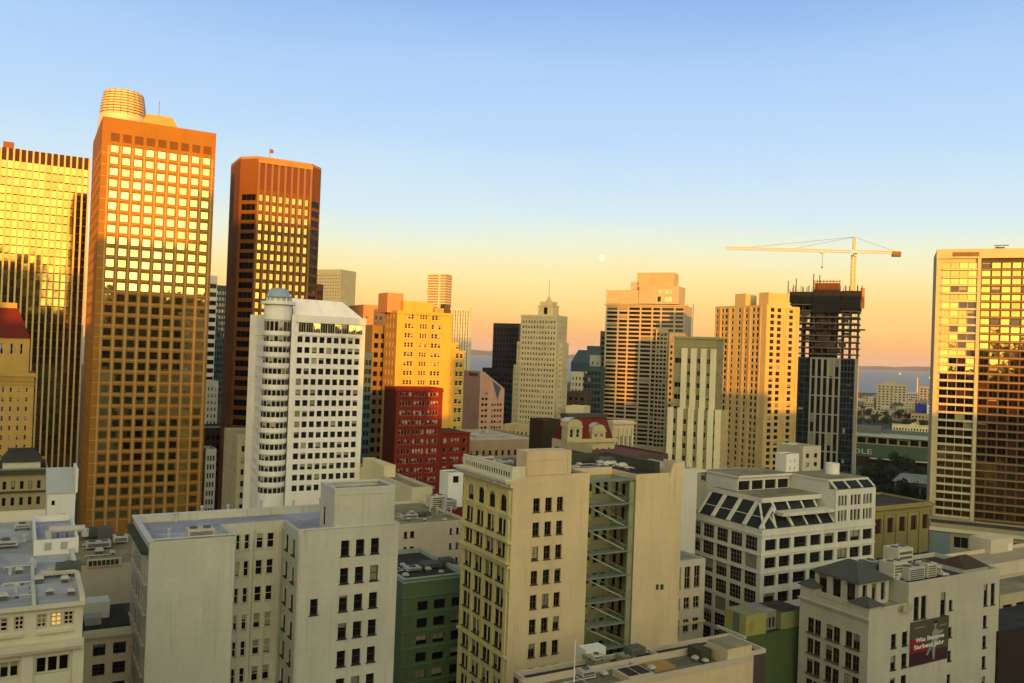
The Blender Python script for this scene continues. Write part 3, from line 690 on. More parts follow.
mb.frustum([(Wd - 3.19, 0), (Wd, 0), (Wd, .35), (Wd - 3.19, .35)], [(Wd - 2.0, 0), (Wd, 0), (Wd, .35), (Wd - 2.0, .35)], zr + .003, pz); mb.box(Wd - .35, Wd, .352, 5, zr + .003, pz); mb.box(Wd - .35, Wd, 5.01, D, zr + .003, zt)
b.part('parapet', mb, [PEACH])
mb = MB(); mb.box(.1, Wd - .4, D - 1.0, D, zr + .005, zr + 1.6); mb.box(Wd - 1.6, Wd - .36, 6, D - 2.3, zr + .005, zr + 2.0); b.part('roof_screen', mb, [W('dark_green_screen', (.05, .055, .035))])
FE = W('galvanised_green_steel', (.17, .20, .15), rough=.6)
YG = W('yellow_green_render', (.40, .38, .07))
for k, z in enumerate(lv):
    if z < 8: break
    mb = MB()
    mb.box(.15, xb - .1, .3, 2.3, z - .10, z); mb.box(.15, xb - .1, .18, .29, z - .2, z + .04)
    for q in range(12): mb.bar((.3 + q * (xb - .6) / 11, .25, z + .06), (.3 + q * (xb - .6) / 11, .25, z + 1.0), .03)
    mb.bar((.2, .25, z + 1.0), (xb - .2, .25, z + 1.0), .05)
    pl = b.part('landing', mb, [FE])
    mb = MB(); mb.bar((.6, .9, z - .2), (xb - 1.5, .9, z - fh + .1), .06, h=.17); mb.bar((.6, 1.9, z - .2), (xb - 1.5, 1.9, z - fh + .1), .06, h=.17)
    mb.bar((.6, .9, z + .7), (xb - 1.5, .9, z - fh + 1.0), .05)
    for q in range(9):
        f = (q + .5) / 9; xx = .6 + (xb - 2.1) * f; zz = z - .2 + (-fh + .3) * f; mb.box(xx - .13, xx + .13, .95, 1.85, zz - .02, zz + .02)
    b.part('stair_flight', mb, [W('pale_stair_steel', (.34, .37, .29), rough=.6)], parent=pl)
    mb = MB(); mb.box(.02, xb * .55, dc - .3, dc - .003, z - fh + .05, z - fh + 1.15); mb.box(.02, .2, 2.7, dc - .31, z - fh + .05, z - fh + 1.15); b.part('spandrel', mb, [YG])
mb = MB(); mb.box(xb - 1.0, xb - .02, .4, .8, 0, zr - .3); b.part('court_pier', mb, [W('pale_green_court_render', ())])
for x, y in ((397, 622), (418, 622)):
    q = b.front(570 + x / 4.553, 450 + y / 4.553); mb = MB(); s_ = .28 if x < 400 else .36
    mb.box(q[0] - s_, q[0] + s_, -.05, -.003, q[1] - .4, q[1] + .4); mb.box(q[0] - s_ - .08, q[0] + s_ + .08, -.09, -.051, q[1] - .5, q[1] - .41); b.part('vent_window', mb, [DARK])
b.finish(near=True, vis=lambda p, a: p.z > 25)
RB = b
# ================================================================== right middle: white block with slanted glass storeys (O)
Z7 = lambda x, y: (680 + x / 3.105, 430 + y / 3.105)
b = Bld('office_building', 'off-white office block with slanted glass attic and stepped roof terraces', -30, uvd=(762, 530, 178))
zt = b.zt; Wd = b.front(874.8, 523.4)[0]; D = b.side(688, 510.5)[0]
print('O', Wd, D, zt)
zO = lambda y: b.front(*Z7(280, y))[1]
fr = [(340, 375), (395, 430), (450, 486)]
o = [(zO(q1), zO(q0)) for q0, q1 in fr]; fh = (o[0][0] - o[2][0]) / 2; h = .5 * (o[0][1] - o[0][0]) + .5 * (o[1][1] - o[1][0])
rows = sorted((o[0][0] - fh * k, o[0][0] - fh * k + h) for k in range(9))
cols = [(b.front(*Z7(x, 370))[0], b.front(*Z7(xx, 368))[0]) for x, xx in ((264, 300), (308, 343), (353, 394), (404, 437), (447, 478), (488, 520), (527, 558), (566, 596))]
mb = MB()
b.facade(mb, (0, 0), 0, Wd, 0, zt, cols, rows, S_BIG, GLD, FRD, .5)
rowsS = sorted((p - .25, q + .35) for p, q in rows)
b.facade(mb, (0, D), -90, D, 0, zt, cells(D, 5, .80, .5, .8), rowsS, S_IND, GLN, W('grey_steel_frame', (.22, .22, .18), var=.05, streak=0), .3)
b.blank(mb, (Wd, 0), 90, D, 0, zt); b.blank(mb, (Wd, D), 180, Wd, 0, zt)
xr = b.front(*Z7(482, 292))[0]
ztop = zt + (b.front(*Z7(258, 215), 4.0)[1] - zt); hs = ztop - zt
zU = b.front(*Z7(490, 186))[1]
colsU = []
for x, xx in ((491, 520), (529, 562), (568, 597)):
    a0 = b.front(*Z7(x, 220))[0]; a1 = b.front(*Z7(xx, 220))[0]; w = (a1 - a0) / 3
    colsU += [(a0 + w * k + w * .12, a0 + w * k + w * .88) for k in range(3)]
rU = [(b.front(*Z7(500, 284))[1], b.front(*Z7(500, 250))[1]), (b.front(*Z7(500, 236))[1], b.front(*Z7(500, 204))[1])]
b.facade(mb, (xr, 0), 0, Wd - xr, zt + .01, zU, [(p - xr, q - xr) for p, q in colsU], rU, S_PL, GLD, FRD, .4)
b.blank(mb, (Wd, 0), 90, 14, zt + .01, zU); b.blank(mb, (xr, 14), -90, 14, zt + .01, zU); b.blank(mb, (Wd, 14), 180, Wd - xr, zt + .01, zU)
b.part('wall', mb, [OFFW], merge=True)
for z in (rows[-1][1] + .9, rows[-2][1] + .55, rows[-3][1] + .55):
    mb = MB(); mb.prism([(-.18, -.18), (Wd + .1, -.18), (Wd + .1, -.003), (-.003, -.003), (-.003, D), (-.18, D)], z - .15, z + .15); b.part('string_course', mb, [OFFW])
# slanted glazing on the left side, leaning in
sl = 4.2; GLO = G('slanted_glass', dark=(.02, .022, .018), pb=.0, spec=.12, jit=.03)
def slope_side(y0, y1, z0, z1, x0, x1, n, name='skylight'):
    for k in range(n):
        ya, yb = y0 + (y1 - y0) * k / n, y0 + (y1 - y0) * (k + 1) / n
        f = MB(); g = MB()
        g.quad([(x0, yb, z0), (x0, ya, z0), (x1, ya, z1), (x1, yb, z1)], 0, uv=True)
        for yy in (ya + .25, yb - .25): f.bar((x0 - .05, yy, z0), (x1 - .05, yy, z1), .5, h=.5)
        zz = (z0 + z1) / 2 - .3; xx = (x0 + x1) / 2 - .18; f.bar((xx, ya + .5, zz), (xx, yb - .5, zz), .22)
        o_ = b.part(name, f, [OFFW]); b.part('pane', g, [GLO], parent=o_)
slope_side(.6, D - 3, zt + .05, ztop - .8, .35, sl, 4)
mb = MB(); mb.quad([(.35, D - 3, zt), (sl, D - 3, zt), (sl, D - 3, ztop - .8)]); mb.quad([(0, 0, zt), (Wd, 0, zt), (Wd, D, zt), (0, D, zt)]); b.part('roof', mb, [ROOFT])
zm = zt + hs * .47
def slope_front(x0, x1, y0, y1, z0, z1, n, name='skylight', sk=0.0):
    for k in range(n):
        xa, xb_ = x0 + (x1 - x0) * k / n, x0 + (x1 - x0) * (k + 1) / n
        f = MB(); g = MB()
        g.quad([(xa, y0, z0), (xb_, y0, z0), (xb_ + sk, y1, z1), (xa + sk, y1, z1)], 0, uv=True)
        f.bar((xa + .2, y0 - .05, z0), (xa + .2 + sk, y1 - .05, z1), .4, h=.4)
        if k == n - 1: f.bar((xb_, y0 - .05, z0), (xb_ + sk, y1 - .05, z1), .4, h=.4)
        o_ = b.part(name, f, [OFFW]); b.part('pane', g, [GLO], parent=o_)
slope_front(.8, 4.4, .4, 2.2, zt + .05, zm, 1, sk=.9); slope_front(4.4, 9.5, .4, 2.2, zt + .05, zm, 1, sk=-.6); slope_front(9.5, xr - .1, .4, 2.2, zt + .05, zm - .3, 3)
slope_front(2.0, 6.0, 2.4, 4.0, zm + .05, ztop - .8, 1, sk=1.0); slope_front(7.0, xr - 2.5, 3.2, 4.8, zm + .5, ztop - .8, 3, sk=.5)
mb = MB(); mb.box(6.4, xr - .05, .2, 3.1, zm - .28, zm + .45); b.part('terrace', mb, [OFFW])
mb = MB(); mb.box(sl - .35, xr - .05, 3.9, D - 3.2, ztop - .79, ztop + .25, 0, 1); b.part('attic_roof', mb, [OFFW, ROOFT])
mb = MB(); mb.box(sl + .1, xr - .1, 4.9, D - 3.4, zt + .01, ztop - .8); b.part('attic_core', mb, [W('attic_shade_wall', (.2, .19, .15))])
# right upper block: skylight band and roof
zk = b.front(*Z7(545, 155), 2.2)[1]
slope_front(xr + .2, Wd - .2, .3, 2.0, zU + .05, zk, 3)
mb = MB(); mb.box(xr - .2, Wd + .02, 2.02, 14.2, zk + .004, zk + .5, 0, 1); mb.box(xr, Wd - .05, 2.3, 14, zU + .01, zk, 0); b.part('attic_roof', mb, [OFFW, ROOFT])
# long upper storey set back to the left of it, band of windows under a flat roof
xq, yq = b.flat(*Z7(292, 118), zk + .4)
mb = MB(); y2 = 13.0; x0_ = xr - 17
b.facade(mb, (x0_, y2), 0, 17 - .3, zt + .02, zk, cells(16.7, 4, .86), [(zk - 2.9, zk - .8)], S_PL1, GLD, FRD, .4)
b.blank(mb, (x0_, y2 + 10), -90, 10, zt + .02, zk); mb.box(x0_ - .4, xr - .25, y2 - .6, y2 + 10, zk + .003, zk + .5, 0, 1)
b.part('upper_storey', mb, [OFFW, ROOFT])
mb = MB(); mb.cyl(Wd - 4, 9, 1.6, zk + .51, zk + 3.0, 20); b.part('roof_tank_housing', mb, [WHITE])
b.finish(near=True, vis=lambda p, a: p.z > 18)
O = b

# ================================================================== bottom right: white hotel with hipped pavilions and a poster (P)
ZP = lambda x, y: (790 + x / 3.73, 500 + y / 3.73)
b = Bld('hotel_building', 'white building with small dark hipped pavilions and a banner on its side', -30, uvd=(*ZP(295, 422), 142))
zl = b.zt; D = b.side(*ZP(38, 335))[0]; Wd = b.front(*ZP(783, 255))[0]; xm = b.front(*ZP(440, 420))[0]
z2 = b.front(*ZP(442, 310))[1]
print('P', Wd, D, xm, zl, z2)
def fx(x, y): return b.front(*ZP(x, y))
DM = b.side(844, 563, xm)[0]; print('DM', DM)
cut = []
def prect(x0, x1, y0, y1):
    xc = (x0 + x1) / 2; yc = (y0 + y1) / 2
    a0 = b.front(*ZP(x0, yc))[0]; a1 = b.front(*ZP(x1, yc))[0]; return (a0, a1, b.front(*ZP(xc, y1))[1], b.front(*ZP(xc, y0))[1])
mb = MB()
# lower front (up to xm), two columns
c1, c2 = prect(377, 396, 500, 552), prect(418, 438, 492, 542); q1, q2 = prect(374, 394, 580, 634), prect(416, 436, 572, 625)
fh = c1[2] - q1[2]
rows = sorted((c1[2] - fh * k, c1[3] - fh * k) for k in range(9) if c1[2] - fh * k > 1)
b.facade(mb, (0, 0), 0, xm, 0, zl, [(c1[0], c1[1]), (c2[0], c2[1])], rows, S_SASH, GLN, FRD, .25)
# main block front
def strip(x0, x1, cols, rws, z0, z1, st=S_SASH, **k): b.facade(mb, (x0, 0), 0, x1 - x0, z0, z1, [(p - x0, q - x0) for p, q in cols], rws, st, GLN, FRD, .25, **k)
t1, t2, t3, t4 = prect(462, 481, 362, 446), prect(489, 508, 357, 441), prect(561, 580, 345, 430), prect(593, 606, 373, 411)
r1, r2 = prect(723, 737, 315, 394), prect(749, 764, 311, 390); lo = [prect(717, 734, 431, 476), prect(715, 732, 507, 552), prect(712, 729, 580, 628)]
xa = (t2[1] + t3[0]) / 2 - .4; xb2 = (t3[1] + t4[0]) / 2; xc2 = t4[1] + 3.5
zpar = z2 - .8
strip(xm, xa, [(t1[0], t1[1]), (t2[0], t2[1])], [(t1[2], t1[3])], 0, zpar)
strip(xa, xb2, [(t3[0], t3[1])], [(t3[2], t3[3])], 0, zpar)
m4 = [prect(590, 604, 474, 512), prect(588, 601, 553, 600), prect(586, 599, 632, 662)]
fl4 = m4[0][2] - m4[1][2]
strip(xb2, xc2, [(t4[0], t4[1])], sorted([(t4[2], t4[3])] + [(m4[0][2] - fl4 * k, m4[0][3] - fl4 * k) for k in range(7)]), 0, zpar)
fl5 = (lo[0][2] - lo[2][2]) / 2
strip(xc2, (r1[0] + r2[1]) / 2 + .0, [(lo[0][0], r1[1])], [], 0, .02)
xd = (r1[1] + r2[0]) / 2
strip(xc2, xd, [(r1[0], r1[1])], sorted([(r1[2], r1[3])] + [(lo[0][2] - fl5 * k, lo[0][3] - fl5 * k) for k in range(7)]), .02, zpar)
strip(xd, Wd, [(r2[0], r2[1])], [(r2[2], r2[3])], 0, zpar)
# left face: three bays of paired windows
rz_ = [b.side(*ZP(240, y))[1] for y in (497, 555)] ; rz2 = b.side(*ZP(240, 578))[1]; flL = rz_[0] - rz2
rowsL = sorted((rz_[1] - flL * k, rz_[0] - flL * k) for k in range(9) if rz_[1] - flL * k > 1)
colsL = []
for k in range(3):
    s0 = 1.6 + k * (D - 2.4) / 3; w = (D - 2.4) / 3
    colsL += [(s0 + w * .10, s0 + w * .42), (s0 + w * .48, s0 + w * .80)]
b.facade(mb, (0, D), -90, D, 0, zl, colsL, rowsL, S_SASH2, GLN, FRB, .10)
b.blank(mb, (Wd, 0), 90, DM, 0, zpar); b.blank(mb, (Wd, DM), 180, Wd - xm, 0, zpar); b.blank(mb, (xm, D), 180, xm, 0, zl); b.facade(mb, (xm, DM), -90, DM, zl, zpar, [], [], None, None, None); b.facade(mb, (xm, DM), -90, DM - D, 0, zl, [], [], None, None, None)
b.part('wall', mb, [IVORY], merge=True)
mb = MB(); mb.quad([(0, 0, zl), (xm, 0, zl), (xm, D, zl), (0, D, zl)]); mb.quad([(xm + .3, .3, zpar), (Wd - .3, .3, zpar), (Wd - .3, DM - .3, zpar), (xm + .3, DM - .3, zpar)], 1); b.part('roof', mb, [ROOFT, ROOFD])
mb = MB(); mb.ring(xm, Wd, 0, DM, zpar + .003, z2, .3); b.part('parapet', mb, [IVORY])
mb = MB(); mb.box(-.28, -.003, -.2, D + .1, zl - 1.5, zl - 1.2); b.part('string_course', mb, [IVORY]); mb = MB(); mb.box(-.45, -.003, -.2, D + .1, zl - 1.19, zl - .95); b.part('string_course', mb, [IVORY])
def hip(x0, x1, y0, y1, z0, hh, ov=.4):
    m = MB(); x0 -= ov; x1 += ov; y0 -= ov; y1 += ov
    w, d = x1 - x0, y1 - y0; k = min(w, d) / 2
    if w > d: r0, r1_ = (x0 + k, (y0 + y1) / 2), (x1 - k, (y0 + y1) / 2)
    else: r0, r1_ = ((x0 + x1) / 2, y0 + k), ((x0 + x1) / 2, y1 - k)
    vs = [(x0, y0, z0), (x1, y0, z0), (x1, y1, z0), (x0, y1, z0), (*r0, z0 + hh), (*r1_, z0 + hh)]
    if w > d: fs = [(0, 1, 5, 4), (1, 2, 5), (2, 3, 4, 5), (3, 0, 4)]
    else: fs = [(0, 1, 4), (1, 2, 5, 4), (2, 3, 5), (3, 0, 4, 5)]
    m.faces(vs, fs); m.quad([(x0, y1, z0 - .12), (x1, y1, z0 - .12), (x1, y0, z0 - .12), (x0, y0, z0 - .12)]); m.ring(x0, x1, y0, y1, z0 - .119, z0 - .002, .1)
    b.part('hip_roof', m, [SLATE])
# corner pavilions
zc = b.front(*ZP(295, 418))[1]
mb = MB(); mb.box(.003, 3.2, .003, 3.6, zl + .003, zl + .9); mb.box(.003, 2.6, D - 3.4, D - .003, zl + .003, zl + 1.2); b.part('pavilion', mb, [IVORY])
hip(0, 3.2, 0, 3.6, zl + 1.05, 1.1); hip(0, 2.6, D - 3.4, D, zl + 1.35, 1.1)
# central loggia
ly0, ly1, lx0, lx1 = 3.0, D - 2.2, 1.2, xm - 1.2
zl2 = zl + 4.0
mb = MB()
b.facade(mb, (lx0, ly1), -90, ly1 - ly0, zl + .004, zl2, cells(ly1 - ly0, 3, .62, .2), [(zl + .4, zl + 3.7)], S_PL1, GLD, FRD, .4)
b.facade(mb, (lx0, ly0), 0, lx1 - lx0, zl + .004, zl2, cells(lx1 - lx0, 3, .5, .3), [(zl + .5, zl + 3.6)], S_PL1, GLD, FRD, .4)
b.blank(mb, (lx1, ly0), 90, ly1 - ly0, zl + .004, zl2); b.blank(mb, (lx1, ly1), 180, lx1 - lx0, zl + .004, zl2)
b.part('loggia', mb, [IVORY])
hip(lx0, lx1, ly0, ly1, zl2 + .15, 2.6, .6)
mb = MB(); mb.box(.25, .45, 3.7, D - 3.5, zl + .004, zl + .9); mb.box(3.4, xm - .3, .05, .25, zl + .004, zl + .5); b.part('balustrade', mb, [IVORY])
b.part('balcony', (lambda m: (m.box(xm - 2.6, xm - .05, -.9, -.003, zl - .5, zl - .25), m.box(xm - 2.6, xm - .05, -.9, -.8, zl - .24, zl + .6), m)[-1])(MB()), [W('tan_balcony', (.38, .33, .18))])
mb = MB(); mb.box(xd - 5, Wd - .4, 2, 8, zpar + .01, zpar + .8); vsr = [(xd - 5, 1.7, zpar + .81), (Wd - .4, 1.7, zpar + .81), (Wd - .4, 8, zpar + .81), (xd - 5, 8, zpar + .81), (xd - 2.5, 4.8, zpar + 2.6), (Wd - 3, 4.8, zpar + 2.6)]
mb.faces(vsr, [(0, 1, 5, 4), (1, 2, 5), (2, 3, 4, 5), (3, 0, 4)], 1); b.part('roof_ridge', mb, [IVORY, W('brown_roof', (.06, .035, .025))])
b.finish(near=True)
PB = b
# the banner hung on the side wall
px0, px1, pz0, pz1 = prect(444, 589, 447, 612)
px0, px1 = fx(445, 540)[0], fx(589, 510)[0]; pz1 = .5 * (fx(445, 457)[1] + fx(589, 430)[1]); pz0 = .5 * (fx(443, 622)[1] + fx(587, 592)[1])
pw, ph = px1 - px0, pz1 - pz0
wx, wy = b.world(px0, -.06)
ban = thing('banner', 'dark poster banner with a standing figure and white lettering on the white side wall', 'banner', (wx, wy, pz0), R(30))
PD = W('poster_dark_olive', (.075, .065, .035), streak=0); PR = W('poster_crimson', (.20, .012, .018), streak=0); PM = W('poster_maroon', (.045, .012, .02), streak=0); PW = W('poster_white', (.70, .70, .64), streak=0); PS = W('poster_skin', (.30, .20, .13), streak=0)
mb = MB(); mb.box(0, pw, -.04, .0, 0, ph, 0); mb.build('canvas', [PD], ban)
mb = MB(); e = -.045
mb.quad([(.05, e, ph * .02), (pw * .98, e, ph * .02), (pw * .98, e, ph * .28), (.05, e, ph * .30)], 1)
mb.quad([(.05, e, ph * .302), (pw * .52, e, ph * .26), (pw * .36, e, ph * .55), (.05, e, ph * .62)], 0); mb.build('printed_field', [PR, PM], ban)
# a figure in pale clothes, seen to the knees
e = -.052
def sx_(pts, mi, m): m.quad([(pw * x, e, ph * z) for x, z in pts], mi)
mb = MB()
sx_([(.56, .42), (.72, .42), (.74, .66), (.70, .745), (.60, .745), (.56, .66)], 0, mb)
sx_([(.60, .06), (.64, .06), (.66, .42), (.565, .42)], 0, mb); sx_([(.42, .20), (.46, .18), (.60, .415), (.565, .415), (.52, .39)], 0, mb)
sx_([(.72, .60), (.86, .66), (.85, .70), (.725, .70)], 0, mb)
mb.build('figure_clothes', [W('poster_pale_grey', (.24, .24, .21), streak=0)], ban)
mb = MB(); mb.quad([(pw * (.645 + .042 * math.cos(2 * math.pi * k / 16)), e, ph * (.865 + .065 * math.sin(2 * math.pi * k / 16))) for k in range(16)]); mb.quad([(pw * x, e, ph * z) for x, z in ((.625, .747), (.665, .747), (.66, .80), (.63, .80))]); mb.build('figure_head', [PS], ban)
mb = MB(); e = -.058; mb.quad([(pw * (.645 + .05 * math.cos(math.pi * k / 12)), e, ph * (.875 + .075 * math.sin(math.pi * k / 12))) for k in range(13)]); mb.build('figure_hair', [W('poster_black', (.012, .01, .01))], ban)
def text(s, size, loc, rot, mat, parent, name='lettering', ext=.02, width=None, bold=0.0):
    cu = bpy.data.curves.new(name, 'FONT'); cu.body = s; cu.size = size; cu.extrude = ext; cu.offset = bold
    o = bpy.data.objects.new(name, cu); COL.objects.link(o); bpy.context.view_layer.update()
    me = bpy.data.meshes.new_from_object(o.evaluated_get(bpy.context.evaluated_depsgraph_get())); bpy.data.objects.remove(o)
    me.name = name; me.materials.clear(); me.materials.append(mat)
    if width:
        xs = [v.co.x for v in me.vertices]; k = width / (max(xs) - min(xs))
        for v in me.vertices: v.co.x *= k
    o = bpy.data.objects.new(name, me); COL.objects.link(o); o.location = loc; o.rotation_euler = rot; o.parent = parent
    return o
text('Was Become', ph * .135, (pw * .14, -.075, ph * .53), (R(90), 0, 0), PW, ban, width=pw * .74, bold=.02)
text('Serbest Jahr', ph * .135, (pw * .10, -.075, ph * .375), (R(90), 0, 0), PW, ban, width=pw * .78, bold=.02)
mb = MB(); mb.box(pw * .12, pw * .36, -.06, -.046, ph * .845, ph * .862); mb.box(pw * .74, pw * .95, -.06, -.046, ph * .80, ph * .815); mb.build('small_print', [W('poster_grey', (.3, .3, .24))], ban)

# ================================================================== low blocks bottom left (LB1, LB2, L3, white roof house)
ZL = lambda x, y: (x / 5.553, 560 + y / 5.553)
b = Bld('row_building', 'cream low building with grey lavender roof and one lamp-lit window', -30, uvd=(*ZL(465, 205), 76))
W0 = -b.front(-30, 606)[0]; zt = b.zt; Wd = W0
b2 = Bld.__new__(Bld); b2.__dict__ = dict(b.__dict__)
wx, wy = b.world(-W0, 0)
bpy.data.objects.remove(b.root)
b = Bld('row_building', 'cream low building with grey lavender roof and one lamp-lit window', -30, xy=(wx, wy))
zt = b2.zt; D = 40.0
zL = lambda x, y: b.front(*ZL(x, y))[1]; xL = lambda x, y: b.front(*ZL(x, y))[0]
mb = MB()
up = [(zL(235, 378), zL(235, 300))]; lo = [(zL(290, 628), zL(290, 535)), ]
zmid = zL(300, 455); fhl = up[0][0] - lo[0][0]
b.facade(mb, (0, 0), 0, Wd, zmid, zt - .5, [(xL(-40, 360), xL(45, 360)), (xL(78, 350), xL(135, 350)), (xL(202, 340), xL(260, 340)), (xL(280, 335), xL(345, 330)), (xL(352, 328), xL(410, 322))], up, S_X6, GLN, FRC, .3)
b.facade(mb, (0, 0), 0, Wd, 0, zmid - .01, [(xL(-60, 600), xL(105, 600)), (xL(196, 590), xL(385, 575))], [(lo[0][0] - fhl * k, lo[0][1] - fhl * k) for k in (2, 1, 0)], S_TRI, GLN, FRC, .45)
b.blank(mb, (Wd, 0), 90, D, 0, zt - .5); b.blank(mb, (Wd, D), 180, Wd, 0, zt - .5); b.blank(mb, (0, D), -90, D, 0, zt - .5)
b.part('wall', mb, [W('pale_yellow_cream', (.58, .55, .40))], merge=True)
b.wins = [(w[:5] + (GLL, w[6])) if abs(w[0].x - (xL(280, 335) + xL(345, 330)) / 2) < .5 and abs(w[0].z - up[0][0]) < .2 else w for w in b.wins]
mb = MB(); mb.quad([(0, -.2, zt - .45), (Wd, -.2, zt - .45), (Wd, D, zt - .45), (0, D, zt - .45)])
b.part('roof', mb, [RF('grey_lavender_roof', (.38, .38, .40), w=8, h=2.2)])
mb = MB(); mb.box(-.1, Wd + .1, -.45, -.01, zt - .6, zt - .3); mb.box(Wd - .3, Wd + .1, .0, D, zt - .44, zt + .15); mb.box(xL(190, 230) - .15, xL(190, 230) + .15, .3, 18, zt - .44, zt - .2)
b.part('parapet', mb, [W('pale_yellow_cream', ())])
mb = MB(); zc = zL(300, 462); mb.box(-.1, Wd + .1, -.9, -.003, zc - .2, zc + .25); mb.box(-.1, Wd + .1, -.6, -.003, zc - .55, zc - .203)
for k in range(60): mb.box(k * Wd / 60, k * Wd / 60 + .22, -.8, -.601, zc - .45, zc - .203)
zs_ = zL(300, 392); mb.box(xL(205, 400), xL(405, 385), -.35, -.003, zs_ - .1, zs_ + .05); mb.box(xL(-40, 415), xL(125, 405), -.35, -.003, zs_ - .1, zs_ + .05)
for x in (xL(150, 600), xL(430, 590)): mb.box(x - .45, x + .45, -.3, -.003, 0, zc - .6)
b.part('cornice', mb, [W('pale_yellow_cream', ())])
b.finish(near=True)
LB = b; zLB = zt - .45
# raised pale roof house on LB
def roofbox(bb, z, base, u0u1, uvtop, depth, mat, name, label=None, top=None, win=None):
    x0, y0 = bb.flat(*base[0], z); x1_, _ = bb.flat(*base[1], z); y = y0
    h = bb.front(*uvtop, y)[1] - z
    mb = MB(); mb.box(x0, x1_, y, y + depth, z + .004, z + h, 0, 1 if top else None)
    if top: mb.ring(x0, x1_, y, y + depth, z + h + .002, z + h + .7, .25, 0)
    return bb.part(name, mb, [mat] + ([top] if top else []), label=label), (x0, x1_, y, z + h)
ZK = lambda x, y: (x / 5.69, 440 + y / 5.69)
pn, g = roofbox(LB, zLB, (ZK(190, 660), ZK(445, 640)), None, ZK(190, 610), 14, WHITE, 'roof_house', top=ROOFL)
mb = MB()
for x, xx in ((252, 292), (343, 383)):
    xa0 = LB.front(*ZK(x, 632), g[2])[0]; xa1 = LB.front(*ZK(xx, 630), g[2])[0]; mb.box(xa0, xa1, g[2] - .06, g[2] - .003, zLB + .5, zLB + 1.3)
LB.part('vent_grille', mb, [GREY], parent=pn)
mb = MB(); mb.box(LB.flat(*ZK(30, 400), zLB)[0] - 14, LB.flat(*ZK(250, 400), zLB)[0], 39.2, 39.9, zLB + .01, zLB + 1.3); LB.part('rear_parapet', mb, [W('pale_yellow_cream', ())])

b = Bld('stair_house', 'small white rendered roof house with slanted grey roof, behind the lavender roofs', -30, uvd=(*ZK(272, 305), 130))
w = b.front(*ZK(430, 310))[0]; zt = b.zt
mb = MB(); b.facade(mb, (0, 0), 0, w, 0, zt, [(b.front(*ZK(293, 355))[0], b.front(*ZK(312, 355))[0])], [(b.front(*ZK(300, 372))[1], b.front(*ZK(300, 345))[1])], S_PL, GLD, FRD, .2)
b.blank(mb, (w, 0), 90, 7, 0, zt); b.blank(mb, (w, 7), 180, w, 0, zt); b.blank(mb, (0, 7), -90, 7, 0, zt); b.part('wall', mb, [WHITE], merge=True)
mb = MB(); mb.frustum([(-.2, -.2), (w + .2, -.2), (w + .2, 7), (-.2, 7)], [(-.2, 6.7), (w + .2, 6.7), (w + .2, 7), (-.2, 7)], zt + .003, zt + 3.0); b.part('roof', mb, [W('slanted_grey_roof', (.42, .43, .44))])
mb = MB(); mb.box(w - .1, w + .25, -.3, 7, zt + .01, zt + 3.6); b.part('party_wall', mb, [WHITE]); b.finish()

b = Bld('row_building', 'narrow cream building with dark roof well beside the cream apartment block', -30, uvd=(*ZL(462, 400), 108))
w = b.front(*ZL(745, 372))[0]; zt = b.zt
mb = MB(); xx = lambda x, y: b.front(*ZL(x, y))
b.facade(mb, (0, 0), 0, w, 0, zt - .6, [(xx(516, 500)[0], xx(586, 495)[0]), (xx(628, 485)[0], xx(700, 480)[0])], [(xx(550, 535)[1] - k * (xx(550, 535)[1] - xx(550, 645)[1]), xx(550, 468)[1] - k * (xx(550, 535)[1] - xx(550, 645)[1])) for k in range(5)][::-1], S_X6, GLD, FRD, .4)
b.blank(mb, (w, 0), 90, 30, 0, zt - .6); b.blank(mb, (0, 30), -90, 30, 0, zt - .6); b.blank(mb, (w, 30), 180, w, 0, zt - .6)
y3 = 13.0; zb3 = b.front(*ZL(600, 20), y3)[1]
b.facade(mb, (-1, y3), 0, w + 4, zt - .6, zb3, [], [], None, None, None); b.blank(mb, (-1, 32), -90, 32 - y3, zt - .6, zb3)
b.part('wall', mb, [W('beige_render', (.56, .48, .35))], merge=True)
mb = MB(); mb.quad([(0, .4, zt - .6), (w, .4, zt - .6), (w, y3, zt - .6), (0, y3, zt - .6)]); mb.quad([(-1, y3, zb3), (w + 3, y3, zb3), (w + 3, 32, zb3), (-1, 32, zb3)], 1); b.part('roof', mb, [ROOFD, ROOFT])
mb = MB(); mb.box(0, w, -.1, .3, zt - .59, zt); mb.box(-.05, w, -.55, -.101, zt - .75, zt - .35)
for k in range(16): mb.box(k * w / 16, k * w / 16 + .2, -.45, -.101, zt - 1.05, zt - .755)
b.part('cornice', mb, [W('pale_yellow_cream', ())])
mb = MB(); mb.box(.3, 3.6, 7, 10, zt - .59, zt + 1.6, 0); mb.box(.5, 2.4, 4.2, 6.4, zt - .59, zt + .4, 1); b.part('roof_hatch', mb, [WHITE, GREY])
mb = MB(); mb.box(1.0, w - .5, y3 - .25, y3 - .003, zb3 - .3, zb3 + .8)
for k in range(7): mb.box(1.2 + k * (w - 2) / 7, 1.2 + k * (w - 2) / 7 + (w - 2) / 7 * .8, y3 - .3, y3 - .251, zb3 - .1, zb3 + .6, 1)
b.part('roof_rail', mb, [W('beige_render', ()), ROOFD]); b.finish(near=True)
LB2 = b; zLB2 = zb3

